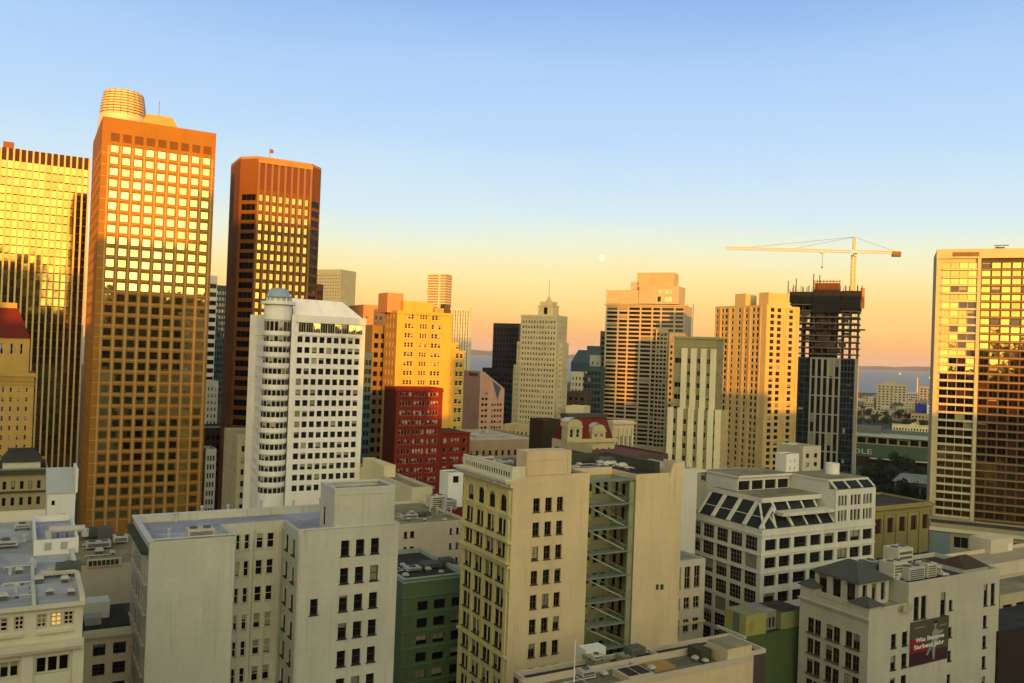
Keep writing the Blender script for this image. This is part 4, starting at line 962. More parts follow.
b = boxtower('row_building', 'low olive building with dark cornice and cream attic below the gold tower', -30, (-40, 470.5, 215), (47.5, 482), D=24, wall=W('olive_stone', (.30, .26, .13)), glass=GLN, frame=FRD, fc=(9, .42, 1), fh=4.2, hf=.5, gap=1.6, zb=20, par=.6, roofm=ROOFD, st=S_FARS)
mb = MB(); mb.box(-.6, b.W + .6, -.9, -.004, b.zr - .8, b.zr + .3); mb.box(-.4, b.W + .3, -.5, -.004, b.zr - 5.6, b.zr - 5.2); b.part('cornice', mb, [W('dark_green_cornice', ())])
x0, _ = b.front(2, 475, 5); x1_, _ = b.front(40, 475, 5); zz = b.front(20, 471, 5)[1]; zz2 = b.front(20, 462, 5)[1]
mb = MB(); mb.box(x0, x1_, 5, 16, b.zr + .01, zz2); mb.frustum([(x0 - .5, 4.6), (x1_ + .5, 4.6), (x1_ + .5, 16), (x0 - .5, 16)], [(x0 + 1.5, 9), (x1_ - 1.5, 9), (x1_ - 1.5, 12), (x0 + 1.5, 12)], zz2 + .003, zz2 + 3.0, 1); b.part('attic', mb, [CREAM, ROOFD])

# ================================================================== green block, beige block behind it, small cream block, lime house, foreground roofs
ZT = lambda x, y: (390 + x / 3.365, 480 + y / 3.365)
b = Bld('office_building', 'green terracotta block squeezed between the two cream foreground blocks', -30, uvd=(*ZT(45, 335), 158))
w = b.front(*ZT(262, 318))[0]; zt = b.zt; zr = zt - .8
f_ = lambda x, y: b.front(*ZT(x, y))
ws = [f_(110, y)[1] for y in (440, 408)]; fh = (f_(105, 425)[1] - f_(103, 597)[1]) / 3
mb = MB(); b.facade(mb, (0, 0), 0, w, 0, zr, [(f_(92, 430)[0], f_(128, 428)[0]), (f_(148, 420)[0], f_(186, 418)[0]), (f_(208, 412)[0], f_(240, 410)[0])], [(ws[0] - fh * k, ws[1] - fh * k) for k in range(7)][::-1], S_PL1, GLN, FRD, .4)
b.blank(mb, (w, 0), 90, 22, 0, zr); b.blank(mb, (0, 22), -90, 22, 0, zr); b.blank(mb, (w, 22), 180, w, 0, zr); b.part('wall', mb, [GREENT], merge=True)
mb = MB()
for k in range(-1, 6): mb.box(-.2, w, -.22, -.003, ws[1] + .95 - fh * k, ws[1] + 1.15 - fh * k)
b.part('string_course', mb, [W('pale_green_band', (.11, .20, .11))])
mb = MB()
for x in (f_(70, 420)[0], f_(138, 420)[0], f_(197, 415)[0]): mb.box(x - .25, x + .25, -.15, -.003, 0, ws[1] + .9)
b.part('pilaster', mb, [GREENT])
b.roof(0, w, 0, 22, zr, ROOFD, .8, W('pale_green_coping', (.30, .36, .30)), t=.7); b.finish(near=True)
TG = b

b = Bld('office_building', 'beige rendered block with roof machinery behind the green block', -30, uvd=(*ZT(30, 150), 186))
w = b.front(*ZT(262, 128))[0]; zt = b.zt; zr = zt - .6
mb = MB(); c4 = [(f0[0], f1[0]) for f0, f1 in ((b.front(*ZT(45, 240)), b.front(*ZT(56, 240))), (b.front(*ZT(66, 240)), b.front(*ZT(80, 240))), (b.front(*ZT(200, 200)), b.front(*ZT(208, 200))), (b.front(*ZT(222, 190)), b.front(*ZT(231, 190))))]
z4 = [b.front(*ZT(205, y))[1] for y in (182, 162, 232, 211)]
fh4 = z4[0] - z4[2]
b.facade(mb, (0, 0), 0, w, 0, zr, c4, [(z4[0] - fh4 * k, z4[1] - fh4 * k) for k in range(7)][::-1], S_SASH, GLD, FRD, .3)
b.blank(mb, (w, 0), 90, 26, 0, zr); b.blank(mb, (0, 26), -90, 26, 0, zr); b.blank(mb, (w, 26), 180, w, 0, zr); b.part('wall', mb, [W('beige_render', ())], merge=True)
b.roof(0, w, 0, 26, zr, ROOFT, .6, W('beige_render', ())); b.finish(near=True)
UB = b

b = Bld('row_building', 'small cream block of two window columns tucked behind the peach end wall', -30, uvd=(672, 562, 172))
w = b.front(705.5, 559)[0]; zt = b.zt; zr = zt - .5
vr = [(567, 586), (597, 610), (615, 630)]
rows = [(b.front(693, q)[1], b.front(693, p)[1]) for p, q in ((566, 588), (596.5, 608), (618, 631))]
mb = MB(); b.facade(mb, (0, 0), 0, w, 0, zr, [(b.front(u, 580)[0], b.front(u2, 580)[0]) for u, u2 in ((678.5, 681), (684.5, 690.5), (694, 700))], sorted(rows), S_SASH2, GLN, FRC, .3)
b.blank(mb, (w, 0), 90, 18, 0, zr); b.blank(mb, (0, 18), -90, 18, 0, zr); b.blank(mb, (w, 18), 180, w, 0, zr); b.part('wall', mb, [W('beige_render', ())], merge=True)
mb = MB(); zz = b.front(690, 624)[1]; mb.box(-.2, w + .2, -.3, -.003, zz, zz + .5); b.part('string_course', mb, [YELLOWC]); mb = MB(); mb.box(-.2, w + .2, -.2, -.003, zz - 3.6, zz - 3.2); b.part('string_course', mb, [YELLOWC])
b.roof(0, w, 0, 18, zr, ROOFG, .5, CREAM); b.finish(near=True)

ZQ = lambda x, y: (700 + x / 6.04, 570 + y / 6.04)
b = Bld('row_building', 'lime green painted building with a small tank house on its roof', -30, uvd=(*ZQ(275, 405), 150))
w = b.front(*ZQ(640, 365))[0]; zt = b.zt; D = b.side(*ZQ(115, 335))[0]
mb = MB(); b.blank(mb, (0, 0), 0, w, 0, zt); b.blank(mb, (w, 0), 90, D, 0, zt); b.blank(mb, (0, D), -90, D, 0, zt); b.blank(mb, (w, D), 180, w, 0, zt); b.part('wall', mb, [DGREEN], merge=True)
mb = MB(); mb.quad([(0, 0, zt), (w, 0, zt), (w, D, zt), (0, D, zt)]); b.part('roof', mb, [ROOFD])
mb = MB(); mb.box(-.4, .0, -.2, D + .3, zt - .3, zt + .15); b.part('eave', mb, [LGREY])
x1_ = b.front(*ZQ(400, 380))[0]; zh = b.front(*ZQ(277, 275), .1)[1]; dh = D * .8
mb = MB(); mb.box(.02, x1_, .05, dh, zt + .004, zh, 0, 1); mb.box(-.03, .018, dh * .3, dh * .6, zt + .3, zh - .1, 2); xq0 = b.front(*ZQ(300, 330))[0]; xq1 = b.front(*ZQ(327, 330))[0]; mb.box(xq0, xq1, .0, .046, zt + 1.0, zt + 1.0 + (xq1 - xq0) * 1.2, 3); b.part('tank_house', mb, [LIME, W('olive_roof', (.2, .2, .1)), W('grey_door', (.12, .13, .11)), W('ochre_panel', (.30, .2, .04))])
x2_ = b.front(*ZQ(490, 350))[0]
mb = MB(); b.facade(mb, (x1_ + .6, 1.2), 0, x2_ - x1_ - .6, zt + .004, zh - .4, cells(x2_ - x1_ - .6, 3, .7, .2), [(zt + .3, zh - 1.6)], S_PL, GLD, FRD, .3); mb.quad([(x1_ + .6, 1.2, zh - .4), (x2_, 1.2, zh - .4), (x2_, D, zh - .4), (x1_ + .6, D, zh - .4)], 1); b.blank(mb, (x2_, 1.2), 90, D - 1.2, zt + .004, zh - .4); b.part('roof_room', mb, [W('grey_green_wall', (.2, .22, .17)), ROOFG])
mb = MB(); mb.box(x2_ + .3, w - .2, .3, D, zt + .004, zh - .7, 0, 1); b.part('lean_to', mb, [W('olive_wall', (.22, .23, .09)), ROOFD]); b.finish(near=True)
QB = b

ZS = lambda x, y: (500 + x / 3.938, 600 + y / 3.938)
b = Bld('row_building', 'low peach building with cluttered flat roof and a flagpole along the bottom edge', -30, uvd=(*ZS(510, 318), 104))
w = b.front(*ZS(1000, 185))[0]; zt = b.zt
SD = 6.0
zr = zt - .8
mb = MB(); xl = b.front(546, 677)[0]; b.blank(mb, (xl, 0), 0, w - xl, 0, zr); b.blank(mb, (w, 0), 90, SD, 0, zr); b.blank(mb, (w, SD), 180, w - xl, 0, zr); b.blank(mb, (xl, SD), -90, SD, 0, zr); b.part('wall', mb, [PEACH], merge=True)
mb = MB(); mb.quad([(xl, 0, zr), (w, 0, zr), (w, SD, zr), (xl, SD, zr)]); b.part('roof', mb, [RF('olive_grey_roof', (.17, .16, .10))])
mb = MB(); mb.ring(xl, w, 0, SD, zr + .003, zt, .35); mb.box(4.4, 4.75, .36, SD - .4, zr + .003, zt - .2); b.part('parapet', mb, [W('peach_coping', (.5, .42, .30))])
x0 = b.front(*ZS(905, 200))[0]; zz = b.front(*ZS(1000, 180))[1]
mb = MB(); mb.box(x0, w - .02, .36, 4.4, zr + .005, zz, 0, 1); b.part('stair_house', mb, [PEACH, ROOFT])
mb = MB(); mb.box(.4, 4.3, .5, 4, zr + .005, zr + .9, 0); mb.box(.7, 2.2, .9, 3.4, zr + .901, zr + .98, 1); mb.box(2.5, 4.0, .9, 3.4, zr + .901, zr + .98, 1); b.part('skylight', mb, [W('peach_coping', ()), ROOFD])
mb = MB(); mb.box(x0 - 2.6, x0 - .8, 2.5, 5.2, zr + .005, zr + 1.6, 0); b.part('roof_cabin', mb, [W('dark_brown_cabin', (.06, .05, .03))])
mb = MB(); mb.box(6, 9.5, 2.5, 5, zr + .005, zr + .35, 0); b.part('roof_deck', mb, [W('ochre_deck', (.36, .22, .06))])
SB = b
b.root['label'] = 'low peach building with narrow cluttered flat roof along the bottom edge'
fp = ptz(*ZS(291, 326), zr + 4); fl = b.front(*ZS(296, 100))[1]
SBz = zr
b.finish()

b0 = SB; xd0 = SB.front(514, 669, 13.9)[0]; SXL = xl
b = Bld('row_building', 'low dark roofed building squeezed between the corner block and the bottom roof', -30, xy=b0.world(xd0, 6.3))
mb = MB(); zr = SBz - 2.2; w = 30 - xd0; dd = 7.6; q_ = -xd0 - 14
b.blank(mb, (0, 0), 0, w, 0, zr); b.blank(mb, (w, 0), 90, dd, 0, zr); b.blank(mb, (w, dd), 180, w, 0, zr); b.blank(mb, (0, dd), -90, dd, 0, zr); b.part('wall', mb, [SOOT], merge=True)
b.roof(0, w, 0, dd, zr, ROOFD, .6, W('peach_coping', ()))
mb = MB(); mb.box(14 - xd0 - 11, 14 - xd0 - 8.4, 5, 8, zr + .005, zr + 1.2, 0); mb.box(14 - xd0 - 6, 14 - xd0 - 4, 5, 7, zr + .005, zr + .9, 0); b.part('roof_house', mb, [W('pale_green_court_render', ())])
mb = MB(); mb.box(14 - xd0, 14.3 - xd0, .5, dd - .5, zr + .005, zr + .5); mb.box(14.31 - xd0, w - .5, 5, 5.3, zr + .005, zr + .5); b.part('party_wall', mb, [W('peach_coping', ())])
qx, qy = b.flat(596, 655, zr + .8); mb = MB(); mb.box(qx - 1.7, qx + 1.7, max(.8, qy), max(.8, qy) + 2.0, zr + .006, zr + 1.7); b.part('white_roof_box', mb, [WHITE])
b.finish()

b = Bld('row_building', 'cream low building with a roof hut, showing behind the machine room of the cream block', -30, uvd=(412, 488, 226))
D = b.side(352, 461)[0]; w = 6.0; zr = b.zt - .6
mb = MB(); b.blank(mb, (0, 0), 0, w, 0, zr); b.blank(mb, (w, 0), 90, D, 0, zr); b.blank(mb, (0, D), -90, D, 0, zr); b.blank(mb, (w, D), 180, w, 0, zr); b.part('wall', mb, [W('butter_render', (.60, .54, .34))], merge=True)
b.roof(0, w, 0, D, zr, ROOFT, .6, W('butter_render', ()), cop=W('pale_coping', (.56, .53, .42)))
y0, y1 = b.side(384, 475, 1.0)[0], b.side(362, 470, 1.0)[0]; zh = b.side(372, 461, 1.0)[1]
mb = MB(); mb.box(1.0, 4.5, min(y0, y1), max(y0, y1), zr + .01, max(zh, zr + 1.5)); b.part('roof_hut', mb, [W('butter_render', ())]); b.finish()
b = Bld('roof_house', 'white roof house with one square window left of the arched cornice', -30, uvd=(448.5, 474, 211))
w = b.front(463.5, 473)[0]; zt = b.zt; mb = MB(); q0 = b.front(453, 479)[0], b.front(459, 479)[0]; zq = b.front(456, 483)[1], b.front(456, 476)[1]
uz_ = UB.zt - .59; b.facade(mb, (0, 0), 0, w, uz_, zt, [q0], [zq], S_PL, GLD, FRC, .2); b.blank(mb, (w, 0), 90, 5, uz_, zt); b.blank(mb, (0, 5), -90, 5, uz_, zt); b.blank(mb, (w, 5), 180, w, uz_, zt); b.part('wall', mb, [WHITE], merge=True)
b.roof(0, w, 0, 5, zt, ROOFG, .3, WHITE, t=.2); b.finish()
# ================================================================== left group: striped tower, gold hotel, brown tower, dark tower, white turret tower
b = boxtower('office_tower', 'gold striped office tower with close white vertical fins at the left edge', -30, (-40, 141.5, 365), (90.5, 155), D=45, wall=W('fin_tower_spandrel', (.05, .02, .008)), glass=G('gold_curtain_glass', dark=(.34, .25, .07), pb=0, jit=.010, metal=1.0, rough=.06), frame=FRB, fc=(20, .9, .3), fh=3.75, hf=.9, gap=4.0, zb=18, rec=.2, par=1.2, st=S_FAR, vis=lambda p, a: p.x > 12)
mb = MB(); n = 20; p = (b.W - .6) / n
for k in range(n + 1):
    x = .3 + p * k; mb.box(x - .36, x + .36, -.5, -.004, 0, b.zt)
b.part('fin', mb, [W('fin_stone', (.50, .39, .18))])
L1 = b
mb = MB(); x0, _ = b.flat(4, 141, b.zt); mb.box(b.front(3, 143)[0], b.front(14, 143)[0], 3, 8, b.zr, b.zr + 4.5); mb.box(b.front(16, 148)[0], b.front(20, 148)[0], 3, 6, b.zr, b.zr + 2); b.part('machine_room', mb, [RUST])
# gold hotel with red mansard
b = boxtower('hotel_building', 'gold stone hotel with steep red mansard roof at the left edge', -30, (-45, 372, 290), (34.5, 377.5), D=22, wall=GOLD, glass=GLW, frame=FRC, fc=(9, .34, 1.0), fh=3.35, hf=.52, gap=3.6, zb=20, rec=.3, par=.7, st=S_FARS, finish=False)
x1_ = b.front(29, 345, 3)[0]; zu = b.front(10, 338, 3)[1]; zm_ = b.front(0, 306, 6)[1]
mb = MB(); rows = levels(zu - 1, b.zr + 1, 5.5, .7)
b.facade(mb, (2, 3), 0, x1_ - 2, b.zr + .02, zu, cells(x1_ - 2, 6, .3, .8), rows, S_FARS, GLW, FRC, .3); b.blank(mb, (x1_, 3), 90, 16, b.zr + .02, zu); b.blank(mb, (2, 19), -90, 16, b.zr + .02, zu)
b.part('attic_storey', mb, [GOLD], merge=True)
mb = MB(); mb.frustum([(1.6, 2.6), (x1_ + .4, 2.6), (x1_ + .4, 19), (1.6, 19)], [(5, 7), (x1_ - 4, 7), (x1_ - 4, 15), (5, 15)], zu + .01, zm_); b.part('mansard_roof', mb, [REDR])
mb = MB(); mb.box(5, x1_ - 4.2, 6.8, 8, zm_ - .5, zm_ + 1.4); b.part('roof_crest', mb, [GOLD])
mb = MB(); mb.box(-.5, b.W + .6, -.6, -.004, b.zr - .5, b.zr + .5); mb.box(-.3, b.W + .3, -.4, -.004, b.zr - 3.4, b.zr - 3.0); mb.box(x1_ - .8, x1_ + .2, 2.2, 3.0, b.zr + .1, zu - .1)
for k in range(26): mb.box(k * b.W / 26 + .2, k * b.W / 26 + .8, -.5, -.005, b.zr - 2.4, b.zr - .9)
b.part('cornice', mb, [GOLD]); b.finish()
# brown tower B
_p = Bld('survey_stake', 'x', -30, uvd=(103, 116, 290)); _a, _b = _p.front(113.4, 148.3)[1], _p.front(98.2, 504)[1]; FHB = (_a - _b) / 31; GAPB = _p.zt - 1.0 - (_a + FHB * .5); bpy.data.objects.remove(_p.root); print('FHB', FHB, GAPB)
b = boxtower('office_tower', 'tall brown tower of square windows, upper ones blazing gold', -30, (103, 116, 290), (216.4, 133), left=(92.5, 157), wall=BROWN, glass=GLB, frame=FRB, fc=(9, .65, 2.2, 1.0), sc=(14, .5, 1.5), fh=FHB, hf=.63, gap=GAPB, zb=10, rec=.55, par=1.0, st=S_FAR, vis=lambda p, a: a == 0, finish=False)
mb = MB()
for k, (a0, a1) in enumerate(cells(b.W, 9, .72, 2.2, 1.0)): mb.box(a0, a1, -.03, -.004, b.zr - GAPB - .1 + FHB * .15, b.zr - GAPB + FHB * .85)
b.part('louvre_panel', mb, [W('dark_louvre', (.13, .05, .008))])
mb = MB(); rows = b.rows
for r0, r1 in rows: mb.box(.0, b.W, -.12, -.004, r0 - .70, r0 - .48)
for k in range(10):
    x = 2.2 + (b.W - 3.2) / 9 * k; mb.box(x - .28, x + .28, -.16, -.005, 8, b.zr - GAPB - 1)
b.part('grid_rib', mb, [W('tan_grid', (.36, .25, .10))])
x0 = b.front(141, 124)[0]; x1_ = b.front(183, 124)[0]; zz = b.front(165, 115, 5)[1]
mb = MB(); mb.frustum([(x0, 4), (x1_, 4), (x1_, 20), (x0, 20)], [(x0 + 2.5, 7), (x1_ - 2.5, 7), (x1_ - 2.5, 17), (x0 + 2.5, 17)], b.zr + .02, zz); b.part('machine_room', mb, [W('orange_panel', (.50, .27, .08))])
mb = MB(); mb.tube([((x0 + x1_) / 2, 10, zz), ((x0 + x1_) / 2, 10, zz + 6)], .15); b.part('mast', mb, [STEEL]); b.finish(vis=lambda p, a: a == 0)
BT = b
# rounded crown of the tall tower behind it
c = pt(124, 94, 900); r = 22 / FPX * 900
sf = thing('office_tower', 'rounded glass crown of a taller tower behind the brown tower', 'building', (c.x, c.y, 0))
prof = [(r * 1.12, 0), (r * 1.10, c.z - 62)]
mb = MB(); mb.lathe(0, 0, prof + [(r * 1.05, c.z - 45), (r * .98, c.z - 26)], 32); mb.build('body', [W('crown_cladding', (.52, .42, .22), rough=.4)], sf, smooth=False)
for k in range(9):
    z0 = c.z - 25.8 + k * 2.9; f = k / 9; rr_ = r * (.97 - .16 * f ** 1.8)
    mb = MB(); mb.lathe(0, 0, [(rr_, z0), (rr_ - .25, z0 + 1.9)], 32); mb.lathe(0, 0, [(rr_ - 1.6, z0 + 1.9), (rr_ - 1.7, z0 + 2.9)], 32, 1); mb.build('louvre_band', [W('crown_louvre', (.55, .42, .18), rough=.35), W('crown_gap', (.16, .10, .04))], sf)
    mb = MB()
    for q in range(20): aq = 2 * math.pi * q / 20; mb.bar((rr_ * .995 * math.cos(aq), rr_ * .995 * math.sin(aq), z0), (rr_ * .97 * math.cos(aq), rr_ * .97 * math.sin(aq), z0 + 2.9), .5)
    mb.build('rib', [W('crown_gap', ())], sf)
mb = MB(); mb.cyl(0, 0, r * .72, c.z - .2, c.z + 1.0, 32); mb.build('cap', [W('crown_cladding', ())], sf)
# dark tower D with chamfered corners
b = Bld('office_tower', 'dark brown tower with chamfered corners, its top band glowing orange', -30, uvd=(259, 156, 350))
Wf = b.front(312, 163)[0]; zt = b.zt; ch = 6.0; Dp = 19.0
print('D', Wf, zt)
mb = MB(); rows = levels(zt - 15, 30, 4.05, .66)
P_ = [(-ch, ch), (0, 0), (Wf, 0), (Wf + ch, ch), (Wf + ch, ch + Dp), (-ch, ch + Dp)]
b.facade(mb, (0, 0), 0, Wf, 0, zt - 1, cells(Wf, 8, .60, .2), rows, S_FAR2, GLA, FRB, .45, 0)
L_ = ch * math.sqrt(2)
b.facade(mb, (-ch, ch), -45, L_, 0, zt - 1, [(1.0, L_ - .8)], rows, S_FAR3, GLK, FRB, .4, 0)
b.facade(mb, (Wf, 0), 45, L_, 0, zt - 1, [(1.2, L_ - .6)], rows, S_FAR, GLK, FRB, .3, 0)
b.blank(mb, (-ch, ch + Dp), -90, Dp, 0, zt - 1); b.blank(mb, (Wf + ch, ch), 90, Dp, 0, zt - 1); b.blank(mb, (Wf + ch, ch + Dp), 180, Wf + 2 * ch, 0, zt - 1)
b.part('wall', mb, [DGRAN], merge=True)
mb = MB(); mb.quad([(x, y, zt - 1) for x, y in P_]); b.part('roof', mb, [ROOFD])
cx, cy = Wf / 2, ch + Dp / 2
inn = [(cx + (x - cx) * .97, cy + (y - cy) * .97) for x, y in P_]
mb = MB(); m6 = 6; vs = [(x, y, z) for z in (zt - .995, zt) for q in (P_, inn) for x, y in q]; fs = []
for k in range(6):
    l = (k + 1) % 6; fs += [(k, l, 12 + l, 12 + k), (6 + l, 6 + k, 18 + k, 18 + l), (12 + k, 12 + l, 18 + l, 18 + k)]
mb.faces(vs, fs); b.part('parapet', mb, [W('orange_brown_granite', (.34, .17, .06))])
mb = MB()
for k in range(9):
    x = .2 + (Wf - .4) / 8 * k; mb.box(x - .45, x + .45, -.7, -.004, 0, zt - 1.2)
b.part('pier', mb, [W('dark_pier', (.20, .11, .05))])
mb = MB(); mb.box(.7, Wf - .7, -.2, -.004, zt - 13.5, zt - 3.2); b.part('plant_screen', mb, [W('maroon_louvre', (.13, .04, .02))])
mb = MB(); mb.box(-.3, Wf + .3, -.85, -.705, zt - 2.8, zt - 1.2); b.part('crown_band', mb, [W('orange_brown_granite', ())]); b.finish(vis=lambda p, a: p.z > 60)
DT = b
wx, wy = b.world(Wf * .28, 8)
fg = thing('flagpole', 'flagpole with a small dark red flag on the dark brown tower roof', 'flagpole', (wx, wy, zt - 1))
mb = MB(); mb.tube([(0, 0, 0), (0, 0, 6.8)], .14); mb.build('pole', [STEEL], fg)
mb = MB(); mb.faces([(0.15, -.04, 4.6), (1.6, -.3, 4.4), (1.7, -.3, 6.0), (.15, -.04, 6.4), (0.15, .04, 4.6), (1.6, -.22, 4.4), (1.7, -.22, 6.0), (.15, .04, 6.4)], [(0, 1, 2, 3), (7, 6, 5, 4), (0, 4, 5, 1), (1, 5, 6, 2), (2, 6, 7, 3), (3, 7, 4, 0)]); mb.build('flag', [W('dark_red_cloth', (.25, .05, .06))], fg)

# white tower with round corner turret
ZE = lambda x, y: (230 + x / 5.69, 280 + y / 5.69)
b = Bld('hotel_tower', 'white tower of small square windows with round corner turret and blue-grey dome', -30, uvd=(*ZE(378, 192), 250))
zt = b.zt; Wd = b.front(*ZE(772, 238))[0]
fe = lambda x, y, y0=0: b.front(*ZE(x, y), y0)
rt = (fe(360, 200)[0] - fe(205, 200)[0]) / 2
tcx, tcy = fe(283, 200)[0], rt * .55
D = 20.0
zrow = [fe(400, y)[1] for y in (320, 354)]; fh = (fe(398, 337)[1] - fe(388, 640)[1]) / 5
print('E', Wd, zt, rt, fh)
rows = [(zrow[1] - fh * k, zrow[0] - fh * k) for k in range(15)][::-1]
fc = [(a0, a1) for a0, a1 in cells(Wd - fe(378, 340)[0] + 0, 9, .70, .3, 1.0)]
mb = MB()
zb0 = fe(560, 300)[1]; zb1 = fe(560, 235)[1]
b.facade(mb, (0, 0), 0, Wd, 0, zt - .3, fc, rows, S_FAR, GLW, FRD, .4)
b.blank(mb, (Wd, 0), 90, D, 0, zt - .3); b.blank(mb, (Wd, D), 180, Wd + 2.2 * rt, 0, zt - .3)
lx = -2.0 * rt + 1.2
yl0 = 2.2
b.facade(mb, (lx, D), -90, D - yl0, 0, zt - .3, cells(D - yl0, 5, .5, .5), rows, S_FAR2, GLW, FRC, .35); b.blank(mb, (lx, yl0), 0, -lx, 0, zt - .3)
b.part('wall', mb, [WHITE], merge=True)
mb = MB(); mb.quad([(lx, yl0, zt - .3), (Wd, yl0, zt - .3), (Wd, D, zt - .3), (lx, D, zt - .3)]); mb.quad([(0, 0, zt - .3), (Wd, 0, zt - .3), (Wd, yl0, zt - .3), (0, yl0, zt - .3)]); b.part('roof', mb, [ROOFW])
# top gallery: a long strip of glass under the eave
mb = MB()
gz0, gz1 = fe(400, 298)[1], fe(400, 240)[1]
mb.box(.8, Wd - .9, -.35, -.01, gz0 - .8, gz0); mb.box(.0, Wd, -.55, -.01, gz1, zt - .31)
b.part('gallery_band', mb, [WHITE])
ng = 9
for k in range(ng):
    a0, a1 = .8 + (Wd - 1.7) * k / ng, .8 + (Wd - 1.7) * (k + 1) / ng
    b.wins.append((Vector(((a0 + a1) / 2, -.06, gz0 + .02)), 0, a1 - a0, gz1 - gz0 - .04, S_FAR3, GLB, FRC))
mb = MB(); mb.box(-1.3, .15, -.25, -.003, 0, zt - .4); b.part('pier', mb, [WHITE])
# sloping white roof screen
h1 = fe(380, 105, 6)[1]
mb = MB(); xr_ = fe(640, 105, 6)[0]; vs = [(0, 3.0, zt - .29), (Wd, 3.0, zt - .29), (Wd, D - 2, zt - .29), (0, D - 2, zt - .29), (.0, 6, h1), (xr_, 6, h1 - .2), (xr_, D - 6, h1 - .2), (0, D - 6, h1)]
mb.faces(vs, [(0, 1, 5, 4), (1, 2, 6, 5), (2, 3, 7, 6), (3, 0, 4, 7), (4, 5, 6, 7)]); b.part('roof_screen', mb, [W('white_metal_roof', (.80, .76, .72))])
# turret: drum with bands of curved windows
mb = MB(); tz = fe(283, 190)[1]
nseg = 28
def drum(z0, z1, rr_, mi): mb.lathe(tcx, tcy, [(rr_, z0), (rr_, z1)], nseg, mi)
zz = 0
tw = rows + [(fe(283, 290)[1], fe(283, 228)[1])]
prev = 0.0
for r0, r1 in tw:
    drum(prev, r0 - .05, rt, 0); drum(r0 - .049, r1 + .05, rt - .25, 1); prev = r1 + .051
ztur = fe(290, 140)[1]
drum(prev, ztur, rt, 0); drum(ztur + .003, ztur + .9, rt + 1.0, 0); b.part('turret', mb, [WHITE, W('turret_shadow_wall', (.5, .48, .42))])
for r0, r1 in tw[-16:]:
    for k in range(9):
        an = R(180 + 12 + k * 20); aa = R(18.2)
        pa = Vector((tcx + (rt - .2) * math.cos(an), tcy + (rt - .2) * math.sin(an), r0))
        b.wins.append((pa, math.degrees(an) + 90, (rt - .2) * .27, (r1 - r0) * .86, S_FAR, GLW, FRB))
dz = fe(290, 100)[1]; dz1 = fe(290, 46)[1]; dr = (fe(362, 105)[0] - fe(232, 105)[0]) / 2
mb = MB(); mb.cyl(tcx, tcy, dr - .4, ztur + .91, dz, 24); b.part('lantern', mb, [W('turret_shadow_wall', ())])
mb = MB()
for k in range(12): mb.cyl(tcx + (dr - .1) * math.cos(k * math.pi / 6), tcy + (dr - .1) * math.sin(k * math.pi / 6), .28, ztur + .91, dz, 8)
b.part('colonnette', mb, [WHITE])
mb = MB(); mb.lathe(tcx, tcy, [(dr + .35, dz + .003), (dr + .3, dz + .5), (dr * .98, dz + .9), (dr * .9, dz + (dz1 - dz) * .55), (dr * .72, dz1 - .15), (dr * .5, dz1), (.05, dz1 + .15)], 24); b.part('dome', mb, [COPPER], smooth=True)
b.finish(vis=lambda p, a: p.z > 40 and (a == 0 or a != -90))
ET = b
mb_ = boxtower('row_building', 'narrow cream building at the foot of the white turret tower', -30, (238, 434, 262), 8.5, D=20, wall=W('dull_olive_render', (.34, .31, .2)), glass=GLN, frame=FRD, fc=(3, .4, .5), sc=(6, .4, .5), fh=3.6, hf=.5, gap=1.8, zb=18, st=S_FARS)

# slivers between the brown tower and the dark tower
boxtower('office_tower', 'far white and dark banded tower in the gap beside the brown tower', -30, (203, 275, 520), (217.5, 277.5), D=25, wall=W('white_band', (.62, .58, .50)), glass=GLK, frame=FRD, fc=(1, .94), fh=5.2, hf=.55, gap=3, zb=40, st=S_FAR4, par=.8)
boxtower('office_building', 'low pale building showing in the gap under the banded tower', -30, (203, 381, 500), (218.5, 383), D=20, wall=CREAM, glass=GLN, frame=FRD, fc=(4, .4, .5), fh=4, hf=.5, gap=1.6, zb=20, st=S_FAR)
boxtower('office_tower', 'far dark teal glass tower beside the dark brown tower', -30, (216, 285, 560), (231, 289), D=25, wall=W('dark_teal_wall', (.05, .07, .075)), glass=GLT, frame=FRD, fc=(5, .7, .3), fh=4, hf=.6, gap=2, zb=30, st=S_FAR)
boxtower('office_building', 'dark sooty building low in the gap beside the brown tower', -30, (200, 428, 380), (236, 432), D=20, wall=SOOT, glass=GLK, frame=FRD, fc=(7, .5, .5), fh=4, hf=.5, gap=1.5, zb=10, st=S_FAR)
boxtower('office_building', 'grey framed building low in the gap before the dark brown tower', -30, (206, 449, 310), (216.5, 450.5), D=10, wall=GREY, glass=GLK, frame=FRD, fc=(3, .6, .4), fh=3.2, hf=.6, gap=.8, zb=10, st=S_FARS)
# far grey tower right of the dark tower, and the red-brown block in front
boxtower('office_tower', 'far pale grey tower right of the dark brown tower', 24, (316, 269.5, 1150), (341, 272.5), D=35, wall=W('hazy_grey_wall', (.20, .25, .22)), glass=G('grey_glass', dark=(.12, .12, .11), pb=0), frame=W('grey_frame', (.3, .3, .27)), fc=(9, .6, 1), fh=4.4, hf=.45, gap=5, zb=60, st=S_FAR)
boxtower('office_building', 'small red-brown block beside the grey tower, above the white roof', -30, (311.5, 283.5, 420), (323.5, 284.5), D=14, wall=W('red_brown_wall', (.16, .06, .035)), glass=GLK, frame=FRB, fc=(4, .5, .4), fh=3.8, hf=.5, gap=1.4, zb=50, st=S_FAR)

